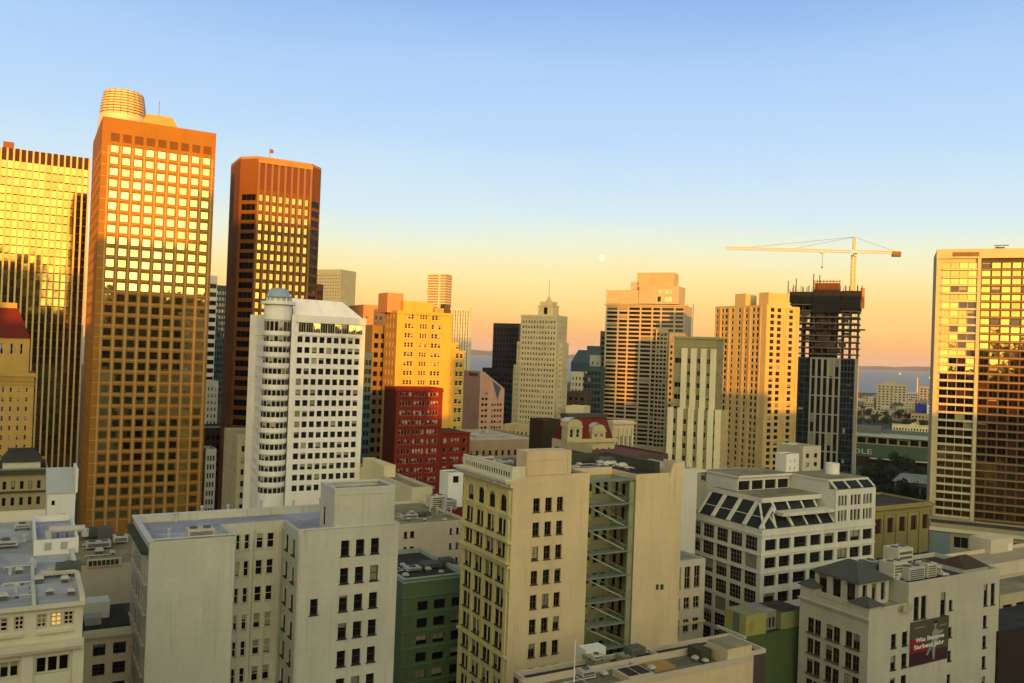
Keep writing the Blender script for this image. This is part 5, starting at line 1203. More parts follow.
# ================================================================== yellow brick tower, red brick block, their neighbours
ZF = lambda x, y: (350 + x / 5.69, 280 + y / 5.69)
b = Bld('office_tower', 'yellow brick tower with grouped white windows, standing behind the red block', -30, uvd=(*ZF(270, 172), 330))
ff = lambda x, y, y0=0: b.front(*ZF(x, y), y0)
Wd = ff(584, 184)[0]; zt = b.zt; D = b.side(*ZF(200, 172))[0]; W2 = ff(655, 400)[0]; z2 = ff(620, 398)[1]; z3 = ff(600, 348)[1]; W15 = ff(625, 350)[0]
fh = (ff(340, 207)[1] - ff(330, 582)[1]) / 7; r0 = (ff(340, 222)[1], ff(340, 193)[1])
rows = [(r0[0] - fh * k, r0[1] - fh * k) for k in range(14)][::-1]
print('F', Wd, D, W2, zt, fh)
cs = []
for x, xx, n in ((313, 368, 3), (400, 443, 3), (466, 524, 3)):
    a0, a1 = ff(x, 207)[0], ff(xx, 207)[0]; w = (a1 - a0) / n; cs += [(a0 + w * k + w * .1, a0 + w * k + w * .9) for k in range(n)]
mb = MB()
b.facade(mb, (0, 0), 0, Wd, 0, zt - .8, cs, rows, S_FARS, GLW, FRW, .35)
b.facade(mb, (0, D), -90, D, 0, zt - .8, cells(D, 3, .32, 1.5), rows, S_FARS, GLN, FRC, .35, 1)
b.blank(mb, (Wd, 0), 90, 20, 0, zt - .8); b.blank(mb, (Wd, D), 180, Wd, 0, zt - .8)
ow = [(ff(x, 430)[0] - Wd, ff(xx, 430)[0] - Wd) for x, xx in ((562, 580), (606, 624), (628, 648))]
b.facade(mb, (Wd, .5), 0, W2 - Wd, 0, z2 - .5, [(max(.2, p), q) for p, q in ow], [r for r in rows if r[1] < z2 - 1], S_FARS, GLW, FRW, .35)
b.facade(mb, (Wd, .8), 0, W15 - Wd, z2 - .49, z3 - .4, [(max(.2, p), q) for p, q in ow[:2]], [r for r in rows if r[0] > z2], S_FARS, GLW, FRW, .3)
b.blank(mb, (W2, .5), 90, 15, 0, z2 - .5); b.blank(mb, (W15, .8), 90, 12, z2 - .49, z3 - .4)
b.part('wall', mb, [YELB, W('shaded_yellow_brick', (.36, .22, .06))], merge=True)  # left face takes a darker brick copy, its shade put into the colour
b.roof(0, Wd, 0, D, zt - .8, ROOFT, .8, YELB)
mb = MB(); mb.quad([(Wd, .5, z2 - .5), (W2, .5, z2 - .5), (W2, 15, z2 - .5), (Wd, 15, z2 - .5)]); mb.quad([(Wd, .8, z3 - .4), (W15, .8, z3 - .4), (W15, 12, z3 - .4), (Wd, 12, z3 - .4)]); b.part('terrace_roof', mb, [ROOFT])
mb = MB(); mb.box(-.35, Wd + .3, -.4, -.003, zt - 1.1, zt - .7); mb.box(Wd + .31, W2 + .25, .1, .497, z2 - .8, z2 - .3); mb.box(-.25, Wd, -.25, -.003, rows[5][1] + .8, rows[5][1] + 1.05); b.part('cornice', mb, [YELB])
hb = lambda x, xx, y, d0, d1, m, nm: (lambda q0, q1, z: slab(b, q0, q1, d0, d1, zt - .79, z, m, nm))(ff(x, y, d0)[0], ff(xx, y, d0)[0], ff((x + xx) / 2, y, d0)[1])
hb(305, 475, 124, 3, 14, YELB, 'penthouse'); hb(215, 305, 74, 6, 16, ORNG, 'tank_house'); hb(482, 535, 160, 2, 6, W('olive_tank_house', (.3, .24, .1)), 'tank_house'); hb(540, 572, 138, 3, 7, SOOT, 'tank_house')
b.finish(vis=lambda p, a: p.z > 30)
FT = b
boxtower('office_tower', 'orange brick tower partly hidden left of the yellow brick tower', -30, (363.5, 304.5, 395), (385.5, 306), D=20, wall=ORNG, glass=GLN, frame=FRC, fc=(4, .4, .8), fh=4, hf=.45, gap=3, zb=30, st=S_FARS)
boxtower('office_building', 'blue panelled block in the gap left of the yellow brick tower', -30, (362, 352, 345), (372.5, 353), D=14, wall=BLUEG, glass=GLNV, frame=FRD, fc=(3, .8, .2), fh=3.6, hf=.6, gap=1.5, zb=20, st=S_FAR)
boxtower('office_building', 'dark brown block with black windows beside the blue panels', -30, (372.5, 325, 350), (388, 327), D=14, wall=W('olive_brown_wall', (.22, .15, .06)), glass=GLK, frame=FRB, fc=(2, .62, .5), fh=3.9, hf=.55, gap=1.5, zb=20, st=S_FAR)

ZG = lambda x, y: (360 + x / 5.256, 370 + y / 5.256)
b = Bld('office_building', 'dark red brick block with rows of white windows and lower right wing', -30, uvd=(*ZG(193, 92), 272))
fg_ = lambda x, y, y0=0: b.front(*ZG(x, y), y0)
Wd = fg_(437, 93)[0]; zt = b.zt; D = b.side(*ZG(130, 80))[0]; W2 = fg_(586, 325)[0]; z2 = fg_(500, 322)[1]
fh = (fg_(240, 177)[1] - fg_(235, 531)[1]) / 7; r0 = (fg_(240, 190)[1], fg_(240, 163)[1])
rows = [(r0[0] - fh * k, r0[1] - fh * k) for k in range(11)][::-1]
cs = []
for x, xx, n in ((207, 270, 4), (280, 342, 4), (354, 412, 4)):
    a0, a1 = fg_(x, 180)[0], fg_(xx, 180)[0]; w = (a1 - a0) / n; cs += [(a0 + w * k + w * .15, a0 + w * k + w * .85) for k in range(n)]
mb = MB()
b.facade(mb, (0, 0), 0, Wd, 0, zt - .7, cs, rows + [(rows[-1][0] + fh * 1.02, rows[-1][1] + fh * .9)], S_FAR, G('white_blind_glass', pb=.6, blind=(.34, .31, .22)), FRC, .2)
b.blank(mb, (0, D), -90, D, 0, zt - .7, 1); b.blank(mb, (Wd, 0), 90, D, 0, zt - .7); b.blank(mb, (Wd, D), 180, Wd, 0, zt - .7)
ow = [(fg_(x, 370)[0] - Wd, fg_(xx, 370)[0] - Wd) for x, xx in ((445, 462), (484, 496), (502, 512), (516, 527), (547, 564))]
b.facade(mb, (Wd, 1.0), 0, W2 - Wd, 0, z2 - .6, ow, [r for r in rows if r[1] < z2 - 1.2], S_FAR, G('white_blind_glass'), FRC, .2)
b.blank(mb, (W2, 1.0), 90, 16, 0, z2 - .6)
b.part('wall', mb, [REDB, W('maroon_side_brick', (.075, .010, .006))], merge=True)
b.roof(0, Wd, 0, D, zt - .7, ROOFD, .7, REDB); mb = MB(); mb.quad([(Wd, 1.0, z2 - .6), (W2, 1.0, z2 - .6), (W2, 17, z2 - .6), (Wd, 17, z2 - .6)]); b.part('wing_roof', mb, [ROOFD])
mb = MB(); mb.box(-.3, Wd + .2, -.35, -.003, zt - 1.2, zt - .5); mb.box(-.2, Wd, -.22, -.003, rows[-1][1] + 1.2, rows[-1][1] + 1.5); mb.box(-.2, Wd, -.25, -.003, rows[-4][1] + .75, rows[-4][1] + 1.1); mb.box(Wd + .21, W2 + .2, .6, .997, z2 - .9, z2 - .4); b.part('cornice', mb, [REDB]); b.finish()

# far towers behind the yellow brick tower
c = pt(440, 274, 1500); r = 10.5 / FPX * 1500
t_ = thing('apartment_tower', 'far stacked balcony tower above the yellow brick roof', 'building', (c.x, c.y, 0), R(-24))
mb = MB(); mb.box(-r + .6, r - .6, -10, 12, 0, c.z - 2); mb.build('core', [W('balcony_core', (.24, .20, .12))], t_)
for k in range(24):
    z = c.z - 3 - k * 4.6; mb = MB(); mb.box(-r, r * .25, -12, 10, z, z + 1.9); mb.box(r * .40, r, -11, 10, z + .3, z + 1.9); o_ = mb.build('balcony', [W('balcony_concrete', (.55, .46, .30))], t_)
mb = MB(); mb.box(r * .26, r * .39, -12.6, -10, 0, c.z + 1); mb.build('fin', [W('pale_fin', (.60, .52, .36))], t_)
b = boxtower('apartment_tower', 'far pale tower with blue vertical stripes behind the yellow brick tower', 24, (449, 308, 900), (470, 310.5), D=6, wall=W('pale_stripe', (.56, .50, .38)), glass=G('blue_strip_glass', dark=(.08, .11, .14), pb=0), frame=W('pale_frame', (.4, .38, .3)), fc=(8, .45, .5), fh=4, hf=.92, gap=1, zb=30, st=S_FAR)
# ================================================================== middle distance
# pink gabled building
ZN = lambda x, y: (455 + x / 5.69, 320 + y / 5.69)
b = Bld('office_building', 'pink granite building with a steep gable and blue glass triangle', -30, uvd=(480.5, 371.5, 420))
fn = lambda x, y, y0=0: b.front(*ZN(x, y), y0)
Wd = fn(282, 380)[0]; zt = b.zt; xg = fn(165, 290)[0]; ze = fn(282, 390)[1]; D = b.side(464, 371)[0]
print('pink', Wd, D)
mb = MB()
fh = (fn(168, 415)[1] - fn(168, 578)[1]) / 5
rows = [(fn(168, 424)[1] - fh * k, fn(168, 409)[1] - fh * k) for k in range(9)][::-1]
cs = [(fn(x, 480)[0], fn(xx, 480)[0]) for x, xx in ((150, 164), (170, 184), (208, 218), (224, 234), (240, 250), (256, 266))]
zsq = min(rows[-1][1] + .6, ze)
b.facade(mb, (0, 0), 0, Wd, 0, zsq, cs, rows, S_FAR, GLN, FRB, .35, skip=lambda c, r: (c > 1 and r > len(rows) - 3) or (c == 0 and r == len(rows) - 1))
poly = [(0, zsq), (Wd, zsq), (Wd, ze), (xg, zt), (0, zt)]
mb.quad([(x, 0, z) for x, z in poly]); mb.quad([(x, D, z) for x, z in poly][::-1])
b.blank(mb, (0, D), -90, D, 0, zt); b.blank(mb, (Wd, 0), 90, D, 0, ze); b.blank(mb, (Wd, D), 180, Wd, 0, zsq)
b.part('wall', mb, [PINK], merge=True)
mb = MB(); mb.quad([(0, -.1, zt + .02), (xg, -.1, zt + .02), (xg, D, zt + .02), (0, D, zt + .02)]); mb.quad([(xg, -.1, zt + .02), (Wd, -.1, ze + .02), (Wd, D, ze + .02), (xg, D, zt + .02)]); b.part('roof', mb, [W('pink_roof', (.36, .20, .14))])
g0, g1, g2 = fn(212, 345), fn(262, 385), fn(240, 455)
mb = MB(); mb.quad([(g0[0], -.12, g0[1]), (g2[0], -.12, g2[1]), (g1[0], -.12, g1[1])]); b.part('gable_glass', mb, [G('blue_gable_glass', dark=(.10, .13, .17), pb=0, ior=1.6)])
y0_, y1_ = b.side(*ZN(130, 310))[0], b.side(*ZN(80, 310))[0]; zz = b.side(*ZN(100, 318))[1]
mb = MB(); mb.box(-.1, -.003, min(y0_, y1_), max(y0_, y1_), zz, zz + 1.6); b.part('louvre', mb, [W('dark_red_louvre', (.14, .04, .03))]); b.finish()
# black tower and its lower neighbour
boxtower('office_tower', 'plain black glass tower left of the stepped cream tower', 24, (493.5, 323, 640), (519, 323), D=14, wall=BLACKG, glass=GLK, frame=BLACKG, fc=(8, .8, .5), fh=4, hf=.8, gap=2, zb=40, st=S_FAR, rec=.1)
boxtower('office_building', 'low black slab at the foot of the black glass tower', 24, (482.5, 367.5, 600), (513, 369), D=14, wall=BLACKG, glass=GLNV, frame=BLACKG, fc=(8, .7, .5), fh=4, hf=.6, gap=1.5, zb=20, st=S_FAR, rec=.1)
# stepped cream tower with lantern
ZH = lambda x, y: (500 + x / 4.553, 290 + y / 4.553)
HCR = W('cream_stone', (.50, .44, .28))
b = Bld('office_tower', 'stepped cream stone tower with a small lantern and spire', 24, uvd=(*ZH(96, 112), 500))
fH = lambda x, y, y0=0: b.front(*ZH(x, y), y0)
Wd = fH(262, 112)[0]; zt = b.zt; D = b.side(*ZH(308, 116), Wd)[0]
z1, z2_ = fH(78, 234)[1], fH(62, 340)[1]; w1 = fH(96, 240)[0] - fH(76, 240)[0]; w2 = fH(96, 345)[0] - fH(58, 345)[0]
print('H', Wd, D, zt, w1, w2)
fh = (fH(150, 160)[1] - fH(145, 560)[1]) / 16.5
rows = levels(zt - 2.5, 10, fh, .55)
mb = MB()
b.facade(mb, (0, 0), 0, Wd, 0, zt, cells(Wd, 12, .55, .8), rows, S_FARS, GLN, FRC, .35)
b.facade(mb, (Wd, 0), 90, D, 0, zt, cells(D, 9, .5, .8), rows, S_FARS, GLN, FRC, .35)
b.blank(mb, (0, D), -90, D, 0, zt); b.blank(mb, (Wd, D), 180, Wd, 0, zt)
b.facade(mb, (-w1, 2), 0, w1, 0, z1, cells(w1, 2, .5, .3), rows, S_FARS, GLN, FRC, .35); b.blank(mb, (-w1, D - 2), -90, D - 4, 0, z1); b.facade(mb, (Wd, 4), 0, w1, 0, z1, cells(w1, 2, .5, .3), rows, S_FARS, GLN, FRC, .35)
b.facade(mb, (Wd + w1, 4), 90, D - 8, 0, z1, cells(D - 8, 7, .5, .4), rows, S_FARS, GLN, FRC, .35)
b.facade(mb, (-w2, 4), 0, w2 - w1, 0, z2_, cells(w2 - w1, 2, .5, .2), rows, S_FARS, GLN, FRC, .35); b.blank(mb, (-w2, D - 4), -90, D - 8, 0, z2_)
b.part('wall', mb, [HCR], merge=True)
mb = MB()
for k, (a0, a1) in enumerate(cells(Wd, 12, .55, .8)):
    if k % 2 == 0: mb.box(a0 - .75, a0 - .2, -.35, -.004, 0, zt - 1.5)
mb.box(-.05, Wd + .05, -.4, -.005, zt - 1.4, zt - .6)
b.part('pier', mb, [HCR])
mb = MB(); mb.quad([(0, 0, zt), (Wd, 0, zt), (Wd, D, zt), (0, D, zt)]); mb.quad([(-w1, 2, z1), (0, 2, z1), (0, D - 2, z1), (-w1, D - 2, z1)]); mb.quad([(-w2, 4, z2_), (-w1, 4, z2_), (-w1, D - 4, z2_), (-w2, D - 4, z2_)]); mb.quad([(Wd, 4, z1), (Wd + w1, 4, z1), (Wd + w1, D - 4, z1), (Wd, D - 4, z1)]); b.part('roof', mb, [ROOFW])
l0, l1 = fH(174, 80, 6)[0], fH(242, 80, 6)[0]; lz = fH(208, 70, 6)[1]; lz2 = fH(208, 52, 6)[1]; lm = (l0 + l1) / 2
mb = MB(); b.facade(mb, (l0, 6), 0, l1 - l0, zt + .01, lz, cells(l1 - l0, 1, .25), [(zt + .8, lz - 1.2)], S_FAR, GLD, FRD, .5); b.blank(mb, (l1, 6), 90, l1 - l0, zt + .01, lz); b.blank(mb, (l0, 6 + l1 - l0), -90, l1 - l0, zt + .01, lz)
q = l1 - l0; mb.box(l0 + .8, l1 - .8, 6.8, 6 + q - .8, lz, lz2); mb.box(l0 - .3, l1 + .3, 5.7, 6.3 + q, lz - .5, lz - .003); mb.frustum([(lm - 1.6, 6 + q / 2 - 1.6), (lm + 1.6, 6 + q / 2 - 1.6), (lm + 1.6, 6 + q / 2 + 1.6), (lm - 1.6, 6 + q / 2 + 1.6)], [(lm - .3, 6 + q / 2 - .3), (lm + .3, 6 + q / 2 - .3), (lm + .3, 6 + q / 2 + .3), (lm - .3, 6 + q / 2 + .3)], lz2 + .003, lz2 + 3.2); b.part('lantern', mb, [W('gilded_cream_stone', (.62, .50, .25))])
mb = MB(); mb.tube([(lm, 6 + q / 2, lz2 + 3), (lm, 6 + q / 2, lz2 + 13)], .16); b.part('spire', mb, [STEEL]); b.finish(vis=lambda p, a: p.z > 35)
# right of it: dark navy block, pale block, teal block
b = boxtower('office_tower', 'navy blue slab with sloped top behind the teal block', 24, (571, 362, 760), (603, 353), D=30, wall=W('navy_cladding', (.035, .06, .085), rough=.4), glass=GLNV, frame=FRD, fc=(9, .7, .5), fh=4.2, hf=.5, gap=8, zb=30, st=S_FAR)
mb = MB(); x1_ = b.front(577, 351)[0]; zz = b.front(580, 351)[1]; mb.frustum([(0, 0), (b.W, 0), (b.W, 30), (0, 30)], [(x1_, 4), (b.W, 4), (b.W, 26), (x1_, 26)], b.zt + .005, zz + 1); mb.box(b.front(584, 349)[0], b.front(598, 349)[0], 8, 20, zz + 1.01, zz + 5); b.part('sloped_roof', mb, [W('navy_cladding', ())])
boxtower('office_building', 'cream block with square windows left of the teal block', 24, (571, 371.5, 620), (586, 363), D=8, wall=W('cream_panel', (.55, .52, .38)), glass=GLD, frame=FRD, fc=(4, .42, .3), fh=4.5, hf=.5, gap=1.5, zb=30, st=S_FAR)
boxtower('office_building', 'teal glass block between the cream tower and the hotel', 24, (584, 366, 560), (602, 365), D=7, wall=W('dark_teal_wall', ()), glass=GLT, frame=FRD, fc=(5, .8, .3), fh=4.2, hf=.62, gap=1.5, zb=25, st=S_FAR2, rec=.2)
boxtower('office_building', 'small pale stepped block above the teal block', 24, (590, 355, 640), (600.5, 355.5), D=14, wall=W('pale_green_panel', (.45, .47, .36)), glass=GLD, frame=FRD, fc=(2, .3, .3), fh=6, hf=.4, gap=2, zb=60, st=S_FAR)
boxtower('row_building', 'pale yellow wall of a low block before the teal block', 24, (566, 405.5, 480), (583.5, 405), D=12, wall=W('pale_yellow_render', (.60, .55, .34)), glass=GLN, frame=FRD, fc=(3, .2, .5), fh=6, hf=.3, gap=4, zb=10, st=S_FAR)
boxtower('row_building', 'low dark brown building left of the teal block', 24, (567, 391, 530), (586, 390), D=12, wall=SOOT, glass=GLK, frame=FRB, fc=(3, .5, .5), fh=4, hf=.5, gap=1.5, zb=10, st=S_FAR)

# big hotel slab with banded windows, lit down its middle
ZI = lambda x, y: (595 + x / 6.83, 260 + y / 6.83)
IW = W('pale_band_concrete', (.38, .32, .21))
b = Bld('hotel_tower', 'broad hotel slab of pale bands with sunlit stripe and stepped crown', 24, uvd=(*ZI(75, 305), 590))
fi = lambda x, y, y0=0: b.front(*ZI(x, y), y0)
Wd = fi(612, 306)[0]; zt = b.zt; print('I', Wd, zt)
fh = (fi(115, 327)[1] - fi(105, 665)[1]) / 12
rows = levels(zt - 1.2, 12, fh, .62)
xs = [fi(x, 330) [0] for x in (78, 160, 228, 312, 392, 452, 545)]
mb = MB()
def bays(x0, x1, m=.5): return [(x0 + m, x1 - m)]
cs = []
for p, q in zip(xs[:-1], xs[1:]): cs.append((p + .55, q - .55))
cs.append((xs[-1] + .5, Wd - .6))
b.facade(mb, (0, 0), 0, Wd, 0, zt, cs, rows, S_FAR4, GLD, FRB, .6)
b.blank(mb, (Wd, 0), 90, 24, 0, zt); b.blank(mb, (0, 24), -90, 24, 0, zt); b.blank(mb, (Wd, 24), 180, Wd, 0, zt)
# projecting bay to the right of the recess
xp0, xp1 = fi(424, 500)[0], fi(505, 500)[0]; zp = fi(460, 470)[1]
b.facade(mb, (xp0, -3.0), 0, xp1 - xp0, 0, zp, cells(xp1 - xp0, 3, .8, .4), [r for r in rows if r[1] < zp - 1], S_FAR2, GLD, FRB, .4); b.blank(mb, (xp0, -.01), -90, 2.99, 0, zp); b.blank(mb, (xp1, -3), 90, 2.99, 0, zp); mb.quad([(xp0, -3, zp), (xp1, -3, zp), (xp1, 0, zp), (xp0, 0, zp)])
b.part('wall', mb, [IW], merge=True)
mb = MB(); mb.quad([(0, 0, zt), (Wd, 0, zt), (Wd, 24, zt), (0, 24, zt)]); b.part('roof', mb, [ROOFT])
mb = MB(); mb.box(-1.0, Wd + 2.5, -1.2, -.004, zt - .5, zt + .3); b.part('cornice', mb, [IW])
def crown(x, xx, y0, y1, d0, d1, nm, m=IW): 
    q0, q1 = fi(x, y0, d0)[0], fi(xx, y0, d0)[0]; za, zb_ = fi((x + xx) / 2, y1, d0)[1], fi((x + xx) / 2, y0, d0)[1]
    return slab(b, q0, q1, d0, d1, max(za, zt + .31), zb_, m, nm), (q0, q1, za, zb_)
crown(78, 300, 205, 300, 1.5, 20, 'crown_block'); o_, cq = crown(302, 575, 178, 300, 1.0, 20, 'crown_block'); crown(245, 300, 150, 204, 4, 16, 'crown_block'); 
c5 = crown(290, 540, 86, 177, 4, 18, 'crown_block', W('peach_crown', (.42, .31, .18)))
mb = MB(); q0, q1 = fi(428, 220, 1)[0], fi(528, 220, 1)[0]; za, zb_ = fi(480, 235, 1)[1], fi(480, 200, 1)[1]
for k in range(4): b.wins.append((Vector((q0 + (q1 - q0) * (k + .5) / 4, .93, za)), 0, (q1 - q0) / 4 * .9, zb_ - za, S_FAR, GLB, FRC)); b.wins.append((Vector((q0 + (q1 - q0) * (k + .5) / 4, .93, za - 5)), 0, (q1 - q0) / 4 * .9, 3.6, S_FAR, GLB, FRC))
b.finish(vis=lambda p, a: p.z > 45)
IT = b
boxtower('office_tower', 'narrow dark tower edge left of the broad hotel slab', 24, (600.5, 331, 640), (606, 331), D=20, wall=W('dark_olive_wall', (.10, .09, .055)), glass=GLK, frame=FRB, fc=(1, .6), fh=4, hf=.5, gap=2, zb=30, st=S_FAR)
boxtower('office_tower', 'grey tower edge between the hotel slab and the pinstripe tower', 24, (669.5, 333, 520), (686, 334), D=8, wall=W('grey_olive_wall', (.22, .21, .15)), glass=GLD, frame=FRB, fc=(4, .6, .3), fh=3.6, hf=.5, gap=2, zb=30, st=S_FAR)

# pinstripe tower with pale vertical piers
ZJ = lambda x, y: (590 + x / 3.105, 260 + y / 3.105)
ZJ2 = lambda x, y: (595 + x / 5.253, 350 + y / 5.253)
b = Bld('office_tower', 'olive tower with pale pinstripe piers and set-back top', 24, uvd=(*ZJ(262, 265), 345))
fj = lambda x, y, y0=0: b.front(*ZJ(x, y), y0)
Wd = fj(392, 265)[0]; zt = fj(330, 245)[1]; D = b.side(*ZJ(416, 262), Wd)[0]
zs1 = fj(255, 460)[1]; xl_ = fj(248, 500)[0]; xr2 = fj(408, 480)[0]
print('J', Wd, D, zt)
fh = (fj(340, 300)[1] - fj(330, 640)[1]) / 9
rows = levels(zt - 6.5, 12, fh, .45)
mb = MB()
px_ = [fj(x, 300)[0] for x in (294, 323, 354, 384)]
cs = [(px_[k] + 1.2, px_[k + 1] - 1.2) for k in range(3)]
b.facade(mb, (0, 0), 0, Wd, 0, zt, [(.4, px_[0] - .9)] + cs, rows, S_FAR2, GLN, FRC, .3)
b.facade(mb, (Wd, 0), 90, D, 0, zt, cells(D, 3, .4, .5), rows, S_FAR2, GLN, FRC, .3)
b.blank(mb, (0, D), -90, D, 0, zt); b.blank(mb, (Wd, D), 180, Wd, 0, zt)
# lower shoulders
b.facade(mb, (xl_, -1.5), 0, xr2 - xl_, 0, zs1, [], [], None, None, None) if False else None
b.part('wall', mb, [OLIVE], merge=True)
JP = W('pale_pier', (.62, .57, .38))
zpt_ = fj(338, 275)[1]
mb = MB()
for x in px_: mb.box(x - 1.15, x + 1.15, -.9, -.004, 0, zpt_)
b.part('pier', mb, [JP])
mb = MB(); mb.quad([(0, 0, zt), (Wd, 0, zt), (Wd, D, zt), (0, D, zt)]); b.part('roof', mb, [ROOFT])
mb = MB(); mb.box(-.4, Wd + .4, -.5, D + .3, zt + .004, zt + .9); mb.box(-.15, Wd + .15, -.25, -.005, zt - 3.2, zt - 2.6); b.part('cornice', mb, [W('olive_cornice', (.30, .28, .12))])
mb = MB()
b.facade(mb, (xl_, -2.2), 0, xr2 - xl_, 0, zs1, [(p + 1.2, q - 1.2) for p, q in zip([xl_] + px_[0:0] + [fj(x, 500)[0] for x in (284, 317, 348, 378)], [fj(x, 500)[0] for x in (284, 317, 348, 378)] + [xr2])], rows, S_FAR2, GLN, FRC, .5, 0)
b.facade(mb, (xr2, -2.2), 90, D + 2, 0, zs1, cells(D + 2, 4, .35, .5), rows, S_FAR2, GLN, FRC, .3, 1); b.blank(mb, (xl_, D), -90, D + 2.2, 0, zs1); mb.quad([(xl_, -2.2, zs1), (xr2, -2.2, zs1), (xr2, -.91, zs1), (xl_, -.91, zs1)])
b.part('shoulder_wall', mb, [OLIVE, W('tan_side_wall', (.46, .37, .17))], merge=True)
mb = MB()
for x in [xl_ + .8] + [fj(x, 500)[0] for x in (284, 317, 348, 378)] + [xr2 - .8]: mb.box(x - 1.15, x + 1.15, -3.0, -2.204, 0, zs1 + .6)
b.part('pier', mb, [JP]); b.finish(vis=lambda p, a: p.z > 30)
wx, wy = b.world(Wd * .35, 6)
an = thing('antenna_mast', 'thin grey antenna mast on the pinstripe tower roof', 'antenna', (wx, wy, zt + .01)); zan = pt(703, 304, b.Y).z
mb = MB(); mb.tube([(0, 0, 0), (0, 0, zan - zt)], .14); mb.build('mast', [STEEL], an); mb = MB(); mb.tube([(-.7, 0, 0), (.7, 0, 0)], .12); mb.tube([(0, -.7, .1), (0, .7, .1)], .12); mb.build('foot', [STEEL], an)

# orange stone tower K
ZKx = lambda x, y: (700 + x / 6.83, 280 + y / 6.83)
KW = W('orange_tan_stone', (.48, .36, .15))
b = Bld('hotel_tower', 'orange tan tower with two sunlit faces and twin roof blocks', -30, uvd=(*ZKx(456, 168), 450))
zt = b.zt; Wd = b.front(*ZKx(682, 172))[0]; D = b.side(*ZKx(106, 186))[0]; print('K', Wd, D, zt)
fk = lambda x, y, y0=0: b.front(*ZKx(x, y), y0)
sk_ = lambda x, y: b.side(*ZKx(x, y))[0]
fh = (fk(540, 207)[1] - fk(530, 640)[1]) / 10
r0 = (fk(540, 220)[1], fk(540, 193)[1]); rows = [(r0[0] - fh * k, r0[1] - fh * k) for k in range(30)][::-1]; rows = [r for r in rows if r[0] > 12]
mb = MB()
b.facade(mb, (0, 0), 0, Wd, 0, zt - .8, [(fk(x, 208)[0], fk(xx, 208)[0]) for x, xx in ((483, 510), (530, 557), (611, 637))], rows, S_FAR, GLD, FRB, .4)
b.facade(mb, (0, D), -90, D, 0, zt - .8, sorted((D - sk_(x, 215), D - sk_(xx, 215)) for x, xx in ((112, 124), (150, 163), (172, 189), (217, 231), (264, 279), (312, 326), (359, 375), (388, 404))), rows, S_FAR, GLD, FRB, .4)
b.blank(mb, (Wd, 0), 90, D, 0, zt - .8); b.blank(mb, (Wd, D), 180, Wd, 0, zt - .8)
b.part('wall', mb, [KW], merge=True); b.roof(0, Wd, 0, D, zt - .8, ROOFT, .8, KW)
mb = MB()
for x in (142, 203, 300, 345, 415): y_ = sk_(x, 215); mb.box(-.35, -.004, y_ - .5, y_ + .5, 0, zt - .9)
for x in (456, 575, 592, 665): x_ = fk(x, 208)[0]; mb.box(max(0, x_ - .4), x_ + .4, -.3, -.004, 0, zt - .9)
b.part('pilaster', mb, [KW])
za = fk(560, 92, 3)[1]; mb = MB(); mb.box(fk(470, 100, 3)[0], fk(608, 100, 3)[0], 3, 10, zt - .79, za); b.part('roof_block', mb, [KW])
yb0, yb1 = b.side(*ZKx(312, 95), 4)[0], b.side(*ZKx(240, 95), 4)[0]; zb_ = b.side(*ZKx(312, 92), 4)[1]
mb = MB(); mb.box(4, 4 + 8.5, yb0, yb1, zt - .79, zb_); b.part('roof_block', mb, [KW]); b.finish(vis=lambda p, a: p.z > 40)
KT = b

# ================================================================== tower under construction and its crane
ZM = lambda x, y: (780 + x / 5.69, 260 + y / 5.69)
b = Bld('construction_tower', 'unfinished tower of open concrete floors wrapped in black netting on top', 24, uvd=(*ZM(60, 250), 525))
fm_ = lambda x, y, y0=0: b.front(*ZM(x, y), y0)
Wd = fm_(452, 250)[0]; zn0 = fm_(100, 245)[1]; zt = fm_(250, 172)[1]; D = 24.0; zgl = fm_(260, 556)[1]
print('M', Wd, zt, zgl)
fh = (fm_(390, 310)[1] - fm_(390, 540)[1]) / 6.5
CONC = W('raw_concrete', (.13, .10, .075)); 
k = 0; z = zt - 1
while z > zgl + .5:
    mb = MB(); mb.box(-.4, Wd + .4, -.8, D, z - .75, z); b.part('floor_slab', mb, [CONC]); z -= fh
mb = MB()
for x in [fm_(x, 400)[0] for x in (75, 125, 190, 240, 280, 315, 352, 395, 440)]:
    for y in (.8, 9, 17, D - .8): mb.box(x - .35, x + .35, y - .35, y + .35, zgl, zt - 1.5)
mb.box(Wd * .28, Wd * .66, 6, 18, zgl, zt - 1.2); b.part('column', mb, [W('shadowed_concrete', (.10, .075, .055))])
# netting over the top floors
mb = MB()
def net(x, xx, y0, y1, yy):
    a0, a1 = fm_(x, y0, yy)[0], fm_(xx, y0, yy)[0]; z0, z1 = fm_((x + xx) / 2, y1, yy)[1], fm_((x + xx) / 2, y0, yy)[1]
    mb.box(a0, a1, yy, yy + .25, z0, z1); return a0, a1, z0, z1
n1 = net(55, 185, 180, 242, -1.8); n2 = net(187, 346, 168, 300, -2.6); n3 = net(348, 460, 175, 280, -1.8)
mb.box(n3[1] - .25, n3[1], -1.5, D + 1, n3[2], n3[3]); mb.box(n1[0], n1[0] + .25, -1.5, D + 1, n1[2], n1[3]); mb.box(n1[0] + .26, n3[1] - .26, D + .8, D + 1.05, n3[2], n3[3])
b.part('safety_netting', mb, [NETB])
mb = MB(); a0, a1 = fm_(192, 160)[0], fm_(340, 160)[0]; zz = fm_(260, 112)[1]
rr = random.Random(5)
for q in range(5):
    z0 = zt + .2 + q * (zz - zt) / 5; mb.box(a0, a1, 1.5, 2.0, z0, z0 + .55)
    for j in range(9): x = a0 + (a1 - a0) * j / 8; mb.box(x - .15, x + .15, 1.2, 1.49, zt, zt + (zz - zt) * rr.uniform(.7, 1.05))
mb.box(a0 + .5, a1 - .5, 2.5, 12, zt - .9, zz - 2.2); b.part('formwork', mb, [RUST])
mb = MB()
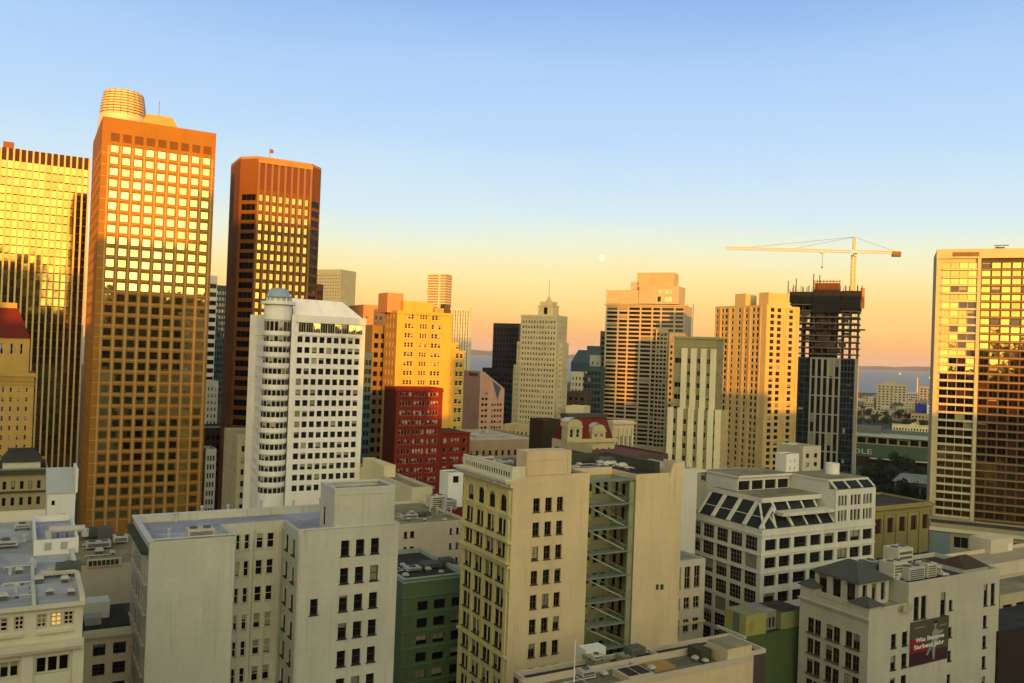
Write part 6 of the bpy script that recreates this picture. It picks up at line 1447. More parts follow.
for x, y in ((190, 78), (225, 85), (47, 118), (92, 105), (78, 140), (130, 150), (160, 148), (372, 145), (395, 150), (440, 148), (466, 145)):
    x_ = fm_(x, 180)[0]; mb.bar((x_, -1, zt - 6), (x_, -1, fm_(x, y, -1)[1]), .5)
for j in range(26): x_ = n1[0] + (n3[1] - n1[0]) * j / 25; mb.bar((x_, -1.4, zt - 2), (x_, -1.4, zt + rr.uniform(.5, 3.6)), .28)
z = zt - 1
while z > zgl + .5:
    for j in range(11):
        x_ = Wd * (j + rr.uniform(.1, .9)) / 11; mb.bar((x_, -.5, z - fh), (x_, -.5, z), rr.choice((.12, .18, .3)))
    for q in range(3): x_ = rr.uniform(0, Wd * .8); mb.box(x_, x_ + rr.uniform(2, 7), -.75, -.6, z - fh + .2, z - fh + rr.uniform(1.2, 2.8))
    z -= fh
b.part('scaffold_pole', mb, [W('dark_scaffold', (.06, .04, .03))])
mb = MB(); z = fm_(300, 395)[1]; mb.box(-1, fm_(486, 402)[0], -2.2, -.3, z - .4, z + .5); b.part('loading_deck', mb, [W('dark_scaffold', ())])
mb = MB(); x_ = fm_(475, 240)[0]; mb.box(n3[1] + .05, x_ + .4, 0, 6, n3[2] + 1, n3[3] + 2); b.part('hoist_mast', mb, [W('orange_hoist', (.5, .18, .04))])
# glazed lower part
mb = MB(); rows = levels(zgl - .6, 10, fh, .8)
bx = [fm_(x, 600)[0] for x in (60, 172, 345, 452)]
M1, M2 = W('navy_curtain_wall', (.030, .042, .055), rough=.4), W('grey_mullion_wall', (.30, .31, .27))
b.facade(mb, (0, 0), 0, bx[1], 0, zgl, cells(bx[1], 4, .86, .1), rows, S_FAR, GLNV, FRD, .15, 0)
b.facade(mb, (bx[1], -1.2), 0, bx[2] - bx[1], 0, zgl, cells(bx[2] - bx[1], 5, .58, .3), levels(zgl - .6, 10, fh * 3, .93), S_FAR, GLD, FRD, .4, 1)
b.facade(mb, (bx[2], 0), 0, Wd - bx[2], 0, zgl, cells(Wd - bx[2], 5, .82, .1), rows, S_FAR, GLNV, FRD, .15, 0)
b.blank(mb, (bx[1], -.004), -90, 1.19, 0, zgl, 1); b.blank(mb, (bx[2], -1.2), 90, 1.19, 0, zgl, 1)
b.blank(mb, (Wd, 0), 90, D, 0, zgl, 2); b.blank(mb, (0, D), -90, D, 0, zgl, 0); b.blank(mb, (Wd, D), 180, Wd, 0, zgl, 0)
b.part('curtain_wall', mb, [M1, M2, W('orange_tan_stone', ())], merge=True)  # right side coloured orange to stand for its sunlit edge
mb = MB(); x_ = fm_(425, 620)[0]; mb.box(x_, Wd + .3, -.5, -.01, 0, zgl); b.part('edge_pier', mb, [M2]); b.finish(vis=lambda p, a: p.z > 30)
MT = b
# the tower crane: mast, jib, counter-jib, cab
cd = b.Y + 8
cb_ = pt(852.5, 300, cd); ct = pt(855, 237, cd)
cr = thing('tower_crane', 'yellow tower crane with long jib over the unfinished tower', 'crane', (cb_.x, cb_.y, zt - 3))
zb_ = zt - 3
def lattice(mb, p, q, w, n, cw=.22, tri=False):
    p, q = Vector(p), Vector(q); d = (q - p).normalized(); a = d.cross(Vector((0, 1, 0)) if abs(d.y) < .9 else Vector((1, 0, 0))).normalized(); c = d.cross(a)
    cor = [a * (w / 2) * i + c * (w / 2) * j for i, j in ((-1, -1), (1, -1), (1, 1), (-1, 1))]
    for v in cor: mb.bar(p + v, q + v, cw)
    for k in range(n):
        s0, s1 = p + (q - p) * k / n, p + (q - p) * (k + 1) / n
        for i in range(4):
            j = (i + 1) % 4; mb.bar(s0 + cor[i], s1 + cor[j], cw * .6); mb.bar(s1 + cor[i], s1 + cor[j], cw * .6)
zj = pt(853, 252.5, cd).z - zb_
mb = MB(); lattice(mb, (0, 0, -8), (0, 0, zj - 1.5), 2.2, 14, .34); mb.build('mast', [CRANEY], cr)
ja = R(8)
def J(s, z): return (-s * math.cos(ja), s * math.sin(ja), z)
Lj = (pt(852, 250, cd).x - pt(728, 249, cd).x) / math.cos(ja); Lc = (pt(897, 252, cd).x - pt(852, 252, cd).x)
mb = MB(); lattice(mb, J(1.2, zj + .6), J(Lj, zj + 1.4), 1.5, 44, .24); mb.build('jib', [CRANEY], cr)
mb = MB(); lattice(mb, J(-1.2, zj + .6), J(-Lc, zj + .6), 1.5, 14, .26); mb.build('counter_jib', [CRANEY], cr)
mb = MB(); lattice(mb, (0, 0, zj + 1.5), (0, 0, ct.z - zb_), 1.3, 5, .26); mb.build('tower_head', [CRANEY], cr)
top = (0, 0, ct.z - zb_)
mb = MB(); mb.tube([top, J(Lj * .45, zj + 2)], .09); mb.tube([top, J(Lj * .8, zj + 2.2)], .09); mb.tube([top, J(-Lc * .85, zj + 1.4)], .09); mb.build('tie_cable', [W('dark_cable', (.12, .10, .07))], cr)
mb = MB()
for k in range(4): s = Lc - 1 - k * 1.3; x0, y0, _ = J(-s, 0); mb.box(x0 - .5, x0 + .5, y0 - 1, y0 + 1, zj - 2.2, zj + .9)
mb.build('counterweight', [W('dark_counterweight', (.16, .10, .05))], cr)
mb = MB(); mb.frustum([(-1.0, -2.8), (1.0, -2.8), (1.0, -1.3), (-1, -1.3)], [(-.9, -2.5), (.9, -2.5), (.9, -1.3), (-.9, -1.3)], zj - 2.6, zj - .2); cabo = mb.build('cab', [CRANEY], cr)
mb = MB(); mb.box(-.8, .8, -2.84, -2.805, zj - 1.6, zj - .6); mb.build('window', [GLD], cabo)
sj = Lj * .255 * 1.0; s_h = (pt(852, 250, cd).x - pt(822, 250, cd).x) / math.cos(ja); x0, y0, _ = J(s_h, 0)
mb = MB(); mb.box(x0 - 1.1, x0 + 1.1, y0 - .9, y0 + .9, zj - .9, zj - .25); mb.build('trolley', [CRANEY], cr)
mb = MB(); zhk = pt(822, 266, cd).z - zb_; mb.tube([(x0, y0, zj - .9), (x0, y0, zhk)], .12); mb.box(x0 - .4, x0 + .4, y0 - .3, y0 + .3, zhk - 1.2, zhk); mb.build('hoist_rope', [W('dark_cable', ())], cr)
# the pale stucco block with six windows at the foot of the unfinished tower
boxtower('row_building', 'pale block with six square windows at the foot of the unfinished tower', -30, (803, 446.5, 330), (821, 449), D=12, wall=IVORY, glass=GLD, frame=FRD, fc=(2, .42, .5), fh=3.4, hf=.5, gap=1, zb=20, st=S_FAR)
boxtower('stair_house', 'small white roof hut with dark cap left of the six-window block', -30, (786.5, 454, 300), (799, 455), D=5, wall=WHITE, glass=GLD, frame=FRD, fc=(2, .2, .8), fh=2.6, hf=.35, gap=.8, zb=36, st=S_FAR, roofm=ROOFD, par=.4)
boxtower('row_building', 'cream low building between the pinstripe tower and the white office block', -30, (722, 478, 275), (786, 470), D=18, wall=W('cream_panel', ()), glass=GLN, frame=FRD, fc=(8, .4, 1), fh=4, hf=.4, gap=2.5, zb=12, st=S_FARS, roofm=ROOFD)

# ================================================================== right edge: glass and gold tower, its podium
ZR = lambda x, y: (920 + x / 4.269, 240 + y / 4.269)
ZR2 = lambda x, y: (920 + x / 4.018, 390 + y / 4.018)
NW = W('gold_concrete', (.46, .405, .24)); NW2 = W('dark_bronze_wall', (.09, .055, .03))
b = Bld('apartment_tower', 'glass apartment tower with pale floor bands and gold corner pier at right edge', 24, uvd=(937, 250, 364))
fq = lambda x, y, y0=0: b.front(*ZR(x, y), y0)
fq2 = lambda x, y, y0=0: b.front(*ZR2(x, y), y0)
zt = b.zt; xa0 = fq(92, 200)[0]; xa1 = fq(243, 200)[0]; xa2 = fq(258, 200)[0]; Wd = xa2 + 34
fh = (fq(150, 128)[1] - fq(140, 620)[1]) / 14.5; D = 30.0
zb_ = fq2(130, 520)[1]
print('N', xa0, xa1, xa2, zt, fh, zb_)
rows = levels(zt - 5.0, zb_ - 2, fh, .72)
mb = MB()
GLR = G('gold_condo_glass', dark=(.42, .30, .085), pb=.0, jit=.028, metal=1.0); GLRD = G('maroon_condo_glass', dark=(.05, .022, .018), pb=.15, blind=(.3, .26, .15), ior=1.5)
cs = [(xa0 + q0, xa0 + q1) for q0, q1 in cells(xa1 - xa0, 4, .94, .1)]
b.facade(mb, (0, 0), 0, xa2, 0, zt - .6, cs, rows, S_FAR2, GLR, FRB, .5, 0)
cs = [(q0, q1) for q0, q1 in cells(Wd - xa2, 9, .86, .2)]
b.facade(mb, (xa2, .8), 0, Wd - xa2, 0, zt - .6, cs, rows, S_FAR2, GLR, FRB, .35, 1)
b.blank(mb, (Wd, .8), 90, D, 0, zt - .6); b.blank(mb, (0, D), -90, D, 0, zt - .6); b.blank(mb, (Wd, D), 180, Wd, 0, zt - .6)
rq = random.Random(2); dark_rows = {rows[k][0]: rq.random() for k in range(len(rows))}
b.wins = [(w[:5] + (GLRD, w[6])) if (dark_rows.get(w[0].z, 1) < .3 or rq.random() < .18) else w for w in b.wins]
b.part('wall', mb, [NW, NW2], merge=True)
mb = MB()
for r0, r1 in rows: mb.box(xa0 + .1, xa1 - .1, -.75, -.004, r0 - .85, r0 - .1)
b.part('floor_band', mb, [W('pale_floor_band', (.48, .45, .31))])
mb = MB()
for r0, r1 in rows: mb.box(xa2 + .1, Wd, .35, .796, r0 - .7, r0 - .25)
b.part('floor_band', mb, [W('bronze_floor_band', (.25, .16, .08))])
mb = MB(); mb.box(0, .9, -.9, -.004, 0, zt - .1); mb.box(xa1, xa2, -1.0, -.004, 0, zt - 3.8); b.part('pier', mb, [NW])
mb = MB(); mb.box(-.1, Wd, -1.05, -.005, zt - 3.79, zt + .2); b.part('crown_band', mb, [NW])
mb = MB(); mb.box(fq(138, 60)[0], fq(252, 60)[0], -1.12, -1.052, zt - 3.0, zt - 1.2); b.part('louvre', mb, [W('brown_louvre', (.18, .11, .05))])
b.roof(0, Wd, 0, D, zt - .595, ROOFT, .7, NW); b.finish(vis=lambda p, a: p.z > 40)
NT = b
wx, wy = b.world(fq(345, 30)[0], 3)
t_ = thing('window_crane', 'small dark window cleaning crane on the glass apartment tower roof', 'crane', (wx, wy, zt - .59)); mb = MB(); mb.box(-1.5, 1.5, -1, 1, .1, 1.8); mb.build('carriage', [DARK], t_); mb = MB(); mb.bar((-3, -1, 2.2), (3, -1, 2.6), .35); mb.build('arm', [DARK], t_)
b = boxtower('podium_building', 'low dark glazed podium under the glass apartment tower', 24, (930, 522, 300), 75, D=12, wall=W('olive_podium', (.27, .25, .15)), glass=GLD, frame=FRC, fc=(12, .82, 7, 1), fh=6.2, hf=.62, gap=2.4, zb=0, st=S_FAR2, roofm=ROOFD, par=.6)
mb = MB(); mb.box(-.3, b.W, -.9, -.004, b.zr - 2.0, b.zr - .9); mb.box(.5, 6.5, -.3, -.005, 0, b.zr - 2.1, 1); b.part('canopy_band', mb, [W('pale_band', (.5, .48, .33)), W('blue_grey_panel', (.13, .19, .20))])
b = boxtower('row_building', 'low beige building with flat roof right of the white hipped building', -30, (983, 566, 215), 60, D=12, wall=W('beige_render', ()), glass=GLD, frame=FRD, fc=(8, .6, 1), fh=4.5, hf=.5, gap=1.5, zb=10, st=S_FAR2, roofm=W('tan_flat_roof', (.36, .31, .2)))
x0, y0 = b.flat(990, 552, b.zr)
mb = MB(); q0 = b.front(991, 548, 10)[0]; q1 = b.front(1013, 548, 10)[0]; mb.box(q0, q1, 10, 16, b.zr + .01, b.front(1000, 539, 10)[1]); mb.box(q1 - 2.5, q1 - .6, 9.9, 9.996, b.zr + .3, b.zr + 2.2, 1); b.part('roof_house', mb, [W('beige_render', ()), WHITE])
b = boxtower('row_building', 'dark brown windowless building at the bottom right edge', -30, (999, 632, 160), 30, D=20, wall=W('near_black_brown', (.03, .018, .015)), par=.7, roofm=ROOFD)
b = boxtower('row_building', 'beige shed with overhanging roof above the dark brown building', -30, (1000, 596, 178), 30, D=10, wall=W('tan_render', (.44, .37, .22)), par=.6, glass=GLK, frame=FRD, fc=(6, .7, .5), fh=4.5, hf=.6, gap=.6, zb=5, st=S_FAR2, roofm=ROOFT)
# ornate sandstone building with three tall windows
b = boxtower('bank_building', 'ornate olive sandstone building with tall windows between pilasters', -30, (872, 507, 330), (932, 513), D=24, wall=W('olive_sandstone', (.25, .21, .08)), glass=G('maroon_glass', dark=(.05, .015, .012), pb=0), frame=FRB, fc=(5, .52, .5), fh=9.0, hf=.66, gap=2.6, zb=0, st=S_FAR2, roofm=ROOFD, rec=.7, par=.8)
mb = MB(); mb.box(-.6, b.W + .6, -1.0, -.004, b.zr - .6, b.zr + .4); mb.box(-.3, b.W + .3, -.5, -.005, b.zr - 2.4, b.zr - 1.9)
for k in range(6):
    x = .5 + (b.W - 1) / 5 * k; mb.box(x - .8, x + .8, -.5, -.006, 0, b.zr - 2.42)
for k in range(30): mb.box(k * b.W / 30, k * b.W / 30 + .4, -.8, -.007, b.zr - 1.2, b.zr - .61)
b.part('pilaster', mb, [W('olive_sandstone', ())])

# ================================================================== low roofs between: grey roof hall, brown box, red mansard, classical block
b = boxtower('row_building', 'wide low building with pale grey roof behind the arched corner block', -30, (452, 441, 300), (545, 446), D=40, wall=W('brown_cornice_wall', (.30, .22, .13)), glass=GLN, frame=FRD, fc=(14, .4, 1), fh=4, hf=.5, gap=2, zb=25, st=S_FARS, roofm=ROOFW, par=.7)
mb = MB(); rr = random.Random(9)
for k in range(9): x = rr.uniform(4, b.W - 6); y = rr.uniform(4, 34); w = rr.uniform(1.5, 4); mb.box(x, x + w, y, y + rr.uniform(1.5, 5), b.zr + .01, b.zr + rr.uniform(.6, 1.6))
b.part('roof_plant', mb, [GREY])
boxtower('row_building', 'tan stepped building at the foot of the stepped cream tower', 24, (503, 424, 430), (546, 421), D=20, wall=W('tan_render', ()), glass=GLN, frame=FRD, fc=(10, .4, .5), fh=4, hf=.5, gap=1.2, zb=10, st=S_FAR, roofm=ROOFW)
boxtower('roof_enclosure', 'dark brown box standing left of the red mansard roof', -30, (543, 420, 268), (562, 422), D=8, wall=W('dark_brown_box', (.035, .022, .012)), par=.4, roofm=ROOFD)
# red mansard building with two domed dormers
ZD = lambda x, y: (540 + x / 6.4, 400 + y / 6.4)
b = Bld('mansard_building', 'stone building with red mansard roof and two domed dormers', -30, uvd=(*ZD(175, 262), 240))
fd = lambda x, y, y0=0: b.front(*ZD(x, y), y0)
MD_ = 8.0; Wd = fd(478, 262)[0]; ze = b.zt; zm_ = fd(300, 112, 3)[1]
mb = MB(); b.facade(mb, (0, 0), 0, Wd, 0, ze, cells(Wd, 7, .4, .8), levels(ze - 1.2, 20, 4.2, .55), S_FARS, GLN, FRC, .3); b.blank(mb, (Wd, 0), 90, MD_, 0, ze); b.blank(mb, (0, MD_), -90, 20, 0, ze); b.blank(mb, (Wd, MD_), 180, Wd, 0, ze); b.part('wall', mb, [W('weathered_stone', (.42, .37, .20))], merge=True)
mb = MB(); mb.frustum([(.3, .3), (Wd - .2, .3), (Wd - .2, MD_ - .3), (.3, MD_ - .3)], [(2.0, 2.6), (Wd - 1.4, 2.6), (Wd - 1.4, MD_ - 2), (2.0, MD_ - 2)], ze + .005, zm_); b.part('mansard_roof', mb, [REDR])
mb = MB(); mb.box(1.6, Wd - 1.2, 2.2, MD_ - 1.5, zm_ + .004, zm_ + 1.0); b.part('roof_deck', mb, [W('dark_green_screen', ())])
for x, xx, yt, yb in ((172, 265, 132, 262), (330, 415, 165, 250)):
    a0, a1 = fd(x, 200)[0], fd(xx, 200)[0]; zt_ = fd((x + xx) / 2, yt)[1]; r = (a1 - a0) / 2; c0 = (a0 + a1) / 2; zs_ = zt_ - r * .75
    mb = MB(); b.facade(mb, (a0, -.4), 0, a1 - a0, ze + .006, zs_, cells(a1 - a0, 2, .5, .3), [(ze + .9, zs_ - .5)], S_FARS, GLN, FRC, .3); b.blank(mb, (a1, -.4), 90, 3, ze + .006, zs_); b.blank(mb, (a0, 2.6), -90, 3, ze + .006, zs_); mb.box(a0 - .2, a1 + .2, -.6, 2.7, zs_ + .003, zs_ + .35)
    arc = [(c0 + r * math.cos(math.pi * k / 12), zs_ + .36 + r * .8 * math.sin(math.pi * k / 12)) for k in range(13)]
    mb.faces([(x_, y_, z_) for y_ in (-.4, 3.5) for x_, z_ in arc], [tuple(range(12, -1, -1)), tuple(range(13, 26))] + [(k, k + 1, 14 + k, 13 + k) for k in range(12)], 0)
    dm = b.part('dormer', mb, [W('weathered_stone', ())])
    mb = MB(); arc2 = [(c0 + (r + .25) * math.cos(math.pi * k / 12), zs_ + .37 + (r + .25) * .85 * math.sin(math.pi * k / 12)) for k in range(2, 11)]
    mb.faces([(x_, y_, z_) for y_ in (-.55, 3.6) for x_, z_ in arc2], [(k, k + 1, 10 + k, 9 + k) for k in range(8)], 0); b.part('dome', mb, [W('pale_lead', (.50, .51, .48))], parent=dm)
mb = MB(); mb.box(-.5, Wd + .4, -.8, -.004, ze - .5, ze + .5); b.part('cornice', mb, [W('weathered_stone', ())]); b.finish()
b = boxtower('row_building', 'pale classical building with tall columns right of the red mansard', -30, (613, 421, 275), (634, 425), left=(606, 416), wall=W('pale_stone', (.52, .45, .30)), glass=GLK, frame=FRB, fc=(4, .45, .8), sc=None, fh=12, hf=.7, gap=2.6, zb=25, st=S_FAR, rec=.9, par=.6, roofm=ROOFT)
mb = MB(); mb.box(-.5, b.W + .5, -.7, -.004, b.zr - .4, b.zr + .3)
for k in range(5): mb.cyl(.8 + (b.W - 1.6) / 4 * k, -.35, .3, 20, b.zr - 1.6, 10)
b.part('column', mb, [W('pale_stone', ())])
boxtower('row_building', 'low dark roofed building with a red roof patch before the hotel slab', -30, (600, 456, 225), (668, 462), D=22, wall=SOOT, par=.5, roofm=W('brown_red_roof', (.14, .04, .03)))
b = boxtower('row_building', 'white rounded-parapet wall behind the peach end wall', -30, (681.5, 469, 185), (697.5, 472), D=16, wall=W('white_render', (.55, .54, .47)), par=.6, roofm=ROOFW)
mb = MB(); q0, q1 = b.front(684, 465)[0], b.front(695, 465)[0]; mb.cyl((q0 + q1) / 2, 3, 1.0, b.zr + .02, b.zr + 1.8, 16); mb.cyl(q1, 6, .8, b.zr + .02, b.zr + 1.4, 16); b.part('roof_fan', mb, [LGREY])
# ================================================================== the low city towards the bay, seen in the gap on the right
def at(u, v, d):
    p = pt(u, v, d); return p.x, p.y, p.z
b = boxtower('apartment_building', 'pale mid-rise apartment block standing alone before the bay', 24, (877, 383, 1350), (907, 386), D=22, wall=W('pale_apartment', (.34, .32, .21)), glass=GLD, frame=FRC, fc=(7, .5, 1), fh=4.0, hf=.45, gap=2.0, zb=4, st=S_FAR, roofm=ROOFT, rightfar=None)
mb = MB(); mb.box(b.W * .25, b.W * .7, 4, 12, b.zr + .01, b.zr + 5); b.part('penthouse', mb, [W('pale_apartment', ())])
boxtower('apartment_building', 'tan apartment block beside the glass tower edge, before the bay', 24, (919, 386, 1450), (936, 388), D=20, wall=W('tan_apartment', (.52, .36, .20)), glass=GLD, frame=FRC, fc=(4, .5, 1), fh=4.2, hf=.45, gap=2, zb=4, st=S_FAR)
boxtower('office_building', 'low grey building between the two apartment blocks', 24, (906, 392, 1550), (920, 393), D=20, wall=GREY, glass=GLD, frame=FRD, fc=(6, .6, .5), fh=4.5, hf=.5, gap=1.5, zb=4, st=S_FAR)
cx, cy, cz = at(917.5, 377, 1700)
t_ = thing('chimney_stack', 'slim tall chimney rising behind the apartment blocks by the bay', 'chimney', (cx, cy, 0)); mb = MB(); mb.cyl(0, 0, 1.6, 0, cz, 12, 0, 1.1); mb.build('shaft', [W('tan_apartment', ())], t_); mb = MB(); mb.lathe(0, 0, [(1.2, cz - .9), (1.5, cz - .4), (1.2, cz + .1)], 12); mb.build('rim', [GREY], t_)
b = boxtower('warehouse', 'royal blue shed roof building among the low houses', 24, (915.5, 404, 1130), (926.5, 403), D=12, wall=W('royal_blue_paint', (.025, .025, .25)), par=.5)
boxtower('warehouse', 'low tan warehouse in front of the royal blue shed', 24, (911, 413.2, 1085), (932, 411.8), D=10, wall=W('house_tan', (.32, .25, .15)), glass=GLD, frame=FRD, fc=(6, .5, .5), fh=5, hf=.4, gap=1.2, zb=2, st=S_FAR, par=.4, roofm=ROOFG)
b = boxtower('row_building', 'white low house right beside the royal blue shed', 24, (927.3, 405, 1120), (934, 405), D=10, wall=WHITE, glass=GLD, frame=FRD, fc=(3, .4, .5), fh=4, hf=.4, gap=1.5, zb=2, st=S_FAR, par=.4)
b = boxtower('row_building', 'long cream ornate building with a curved centre gable', 24, (892, 424.5, 830), (932, 423.5), D=16, wall=W('cream_yellow_stucco', (.62, .56, .34)), glass=GLD, frame=FRC, fc=(13, .5, .8), fh=4.6, hf=.5, gap=.9, zb=3, st=S_FAR, par=.6, roofm=ROOFT)
x0 = b.W * .55; mb = MB(); mb.prism([(x0 - 4, -.3), (x0 + 4, -.3), (x0 + 4, .3), (x0 - 4, .3)], b.zt + .005, b.zt + 1.6); mb.prism([(x0 - 2, -.3), (x0 + 2, -.3), (x0 + 2, .3), (x0 - 2, .3)], b.zt + 1.61, b.zt + 2.8); b.part('gable', mb, [W('cream_yellow_stucco', ())])
# green glass hall with white letters
ZV = lambda x, y: (850 + x / 5.69, 400 + y / 5.69)
b = Bld('exhibition_hall', 'long green panelled hall with white letters and pale roof edge', 24, uvd=(*ZV(-30, 190), 640))
fv = lambda x, y, y0=0: b.front(*ZV(x, y), y0)
Wd = fv(470, 225)[0]; zt = b.zt
z1 = fv(100, 250)[1]; z2 = fv(100, 320)[1]
print('hall', Wd, zt, z1, z2)
mb = MB(); b.facade(mb, (0, 1.5), 0, Wd, z1 + .01, zt - 1, cells(Wd, 8, .8, 1), [(z1 + .6, zt - 2.0)], S_FAR2, GLD, FRD, 1.0); b.blank(mb, (0, 0), 0, Wd, max(0, z2), z1, 1); mb.quad([(0, 0, z1), (Wd, 0, z1), (Wd, 1.5, z1), (0, 1.5, z1)], 1)
b.facade(mb, (0, 0), 0, Wd, 0, max(.02, z2 - .01), [], [], None, None, None, mi=2); b.blank(mb, (0, 40), -90, 40, 0, zt - 1); b.blank(mb, (Wd, 0), 90, 40, 0, zt - 1); b.blank(mb, (Wd, 40), 180, Wd, 0, zt - 1)
b.part('wall', mb, [W('olive_podium', ()), TEALP, W('near_black_brown', ())], merge=True)
mb = MB(); mb.box(-1, Wd, -1.5, 41, zt - .99, zt, 0); b.part('roof', mb, [W('pale_green_roof', (.36, .40, .33))])
mb = MB(); zq = fv(200, 160)[1]; mb.box(0, Wd * .42, 18, 40, zt + .01, zt + 4.6, 0); mb.box(Wd * .43, Wd, 26, 40, zt + .01, zt + 2.2, 0); b.part('roof_block', mb, [W('grey_hall_roof', (.12, .13, .12))])
ls = text('OLE', 1.0, (0, 0, 0), (R(90), 0, 0), W('white_letters', (.45, .48, .43)), b.root, name='lettering', width=1.0, ext=.05)
xl0, xl1 = fv(8, 290)[0], fv(122, 290)[0]; zl0, zl1 = fv(60, 304)[1], fv(60, 276)[1]
xs = [v.co.x for v in ls.data.vertices]; ys = [v.co.y for v in ls.data.vertices]
ls.scale = ((xl1 - xl0) / (max(xs) - min(xs)), (zl1 - zl0) / (max(ys) - min(ys)), 1); ls.location = (xl0, -.1, zl0)
mb = MB(); mb.box(Wd * .3, Wd, -6, -.02, max(.3, z2 - 1.2), max(.6, z2 - .6)); b.part('canopy', mb, [W('pale_green_roof', ())]); b.finish()
# small houses, far off and only a few pixels each
rr = random.Random(21)
HC = [W('house_white', (.48, .46, .40)), W('house_tan', (.32, .25, .15)), W('house_grey', (.20, .21, .20)), W('house_red', (.28, .08, .045)), W('house_olive', (.17, .16, .08)), W('house_cream', (.40, .36, .24))]
HN = ['white', 'tan', 'grey', 'red', 'olive', 'cream']
hspots = []
for k in range(34):
    u = 857 + (k % 12) * 6.6 + rr.uniform(-2, 2); row = k // 12
    d = 1180 + row * 190 + rr.uniform(-40, 40)
    hspots.append((u, d, rr.randrange(6), rr.uniform(9, 16), rr.uniform(11, 17), rr.random() < .4))
for (u, d, ci, w, h, pit) in hspots:
    x, y, _ = at(u, 410, d)
    if y > 2280: continue
    h0 = h + (d - 1180) * .018
    mb = MB(); mb.box(-w / 2, w / 2, -6, 6, 0, h0)
    nm = 'house'
    hb_ = thing(nm, HN[ci] + ' small house with ' + ('pitched' if pit else 'flat') + ' roof in the low district before the bay', 'house', (x, y, 0), R(-24 + rr.uniform(-4, 4)), 'small houses before the bay')
    mb.build('wall', [HC[ci]], hb_)
    mb = MB()
    if pit: mb.faces([(-w / 2 - .4, -6.4, h0 + .01), (w / 2 + .4, -6.4, h0 + .01), (w / 2 + .4, 6.4, h0 + .01), (-w / 2 - .4, 6.4, h0 + .01), (-w / 2 - .4, 0, h0 + 3), (w / 2 + .4, 0, h0 + 3)], [(0, 1, 5, 4), (2, 3, 4, 5), (1, 2, 5), (3, 0, 4)])
    else: mb.ring(-w / 2, w / 2, -6, 6, h0 + .005, h0 + .7, .3); mb.quad([(-w / 2 + .3, -5.7, h0 + .05), (w / 2 - .3, -5.7, h0 + .05), (w / 2 - .3, 5.7, h0 + .05), (-w / 2 + .3, 5.7, h0 + .05)])
    mb.build('roof', [rr.choice([ROOFT, ROOFG, ROOFD, ROOFW])], hb_)
    mb = MB()
    for q in range(3):
        for z in range(1, int(h0 / 3.6)): mb.box(-w / 2 + w * (q + .3) / 3, -w / 2 + w * (q + .75) / 3, -6.06, -6.005, h0 - z * 3.6, h0 - z * 3.6 + 1.7)
    wo_ = mb.build('window', [GLD], hb_); wo_['kind'] = 'stuff'
# piers and ships
for (u, v, d, L, lab) in ((900, 372, 2900, 44, 'white ship on the bay above the pale apartment block'), (930, 376, 2700, 46, 'white ship on the bay next to the glass tower edge')):
    p = ptz(u, v + 2.5, -.4); 
    s_ = thing('ship', lab, 'ship', (p.x, p.y, -.4), R(12))
    k = p.y / 2900 ; L *= .62
    mb = MB(); mb.frustum([(-L / 2 + 4, -3.5), (L / 2 - 7, -3.5), (L / 2 - 3, 0), (L / 2 - 7, 3.5), (-L / 2 + 4, 3.5)], [(-L / 2, -5), (L / 2 - 6, -5), (L / 2 + 2, 0), (L / 2 - 6, 5), (-L / 2, 5)], 0, 6); mb.build('hull', [W('ship_grey_white', (.5, .5, .48))], s_)
    mb = MB(); mb.box(-L * .3, L * .2, -4, 4, 6.01, 10); mb.box(-L * .22, L * .12, -3.5, 3.5, 10.01, 13.5); mb.build('superstructure', [W('ship_grey_white', ())], s_)
    mb = MB(); mb.cyl(-L * .05, 0, 1.4, 13.6, 18, 10); mb.build('funnel', [GREY], s_)

# ================================================================== trees in the dark square and among the houses
LEAF = []
for nm, c in (('dark_foliage', (.016, .026, .012)), ('mid_foliage', (.035, .05, .018))):
    m, nt, bs = newmat(nm); oi = N(nt, 'ShaderNodeNewGeometry'); v = N(nt, 'ShaderNodeVectorMath', operation='SCALE'); v.inputs[0].default_value = c
    nt.links.new(NM(nt, 'MULTIPLY_ADD', oi.outputs['Random Per Island'], 1.3, .4), v.inputs['Scale']); nt.links.new(v.outputs[0], bs.inputs['Base Color']); bs.inputs['Roughness'].default_value = .8; LEAF.append(m)
BARK = W('bark', (.06, .045, .03))
TREES = []
def crown_mesh(seed, h, r, n=900):
    q = random.Random(seed); mb = MB()
    cl = [(q.uniform(-.55, .55) * r, q.uniform(-.55, .55) * r, h * q.uniform(.5, .92), r * q.uniform(.35, .6)) for _ in range(11)]
    for _ in range(n):
        cx, cy, cz, cr_ = q.choice(cl); d = Vector((q.gauss(0, 1), q.gauss(0, 1), q.gauss(0, .8))).normalized() * cr_ * q.uniform(.6, 1.08)
        c = Vector((cx, cy, cz)) + d; s = q.uniform(.25, .55)
        a = Vector((q.gauss(0, 1), q.gauss(0, 1), q.gauss(0, 1))).normalized(); b_ = a.orthogonal().normalized()
        mb.quad([c - a * s - b_ * s * .6, c + a * s - b_ * s * .6, c + a * s + b_ * s * .6, c - a * s + b_ * s * .6])
    return mb.mesh('crown', [LEAF[0]])
def trunk_mesh(seed, h, r):
    q = random.Random(seed); mb = MB(); mb.cyl(0, 0, .35, 0, h * .55, 8, 0, .2)
    for k in range(6):
        a = k * 1.05 + q.uniform(-.3, .3); mb.bar((0, 0, h * .42), (math.cos(a) * r * .6, math.sin(a) * r * .6, h * q.uniform(.62, .85)), .16)
    return mb.mesh('trunk', [BARK])
KINDS = [(crown_mesh(s, h, r), trunk_mesh(s, h, r)) for s, h, r in ((1, 14, 6), (2, 11, 5.2), (3, 17, 5.5))]
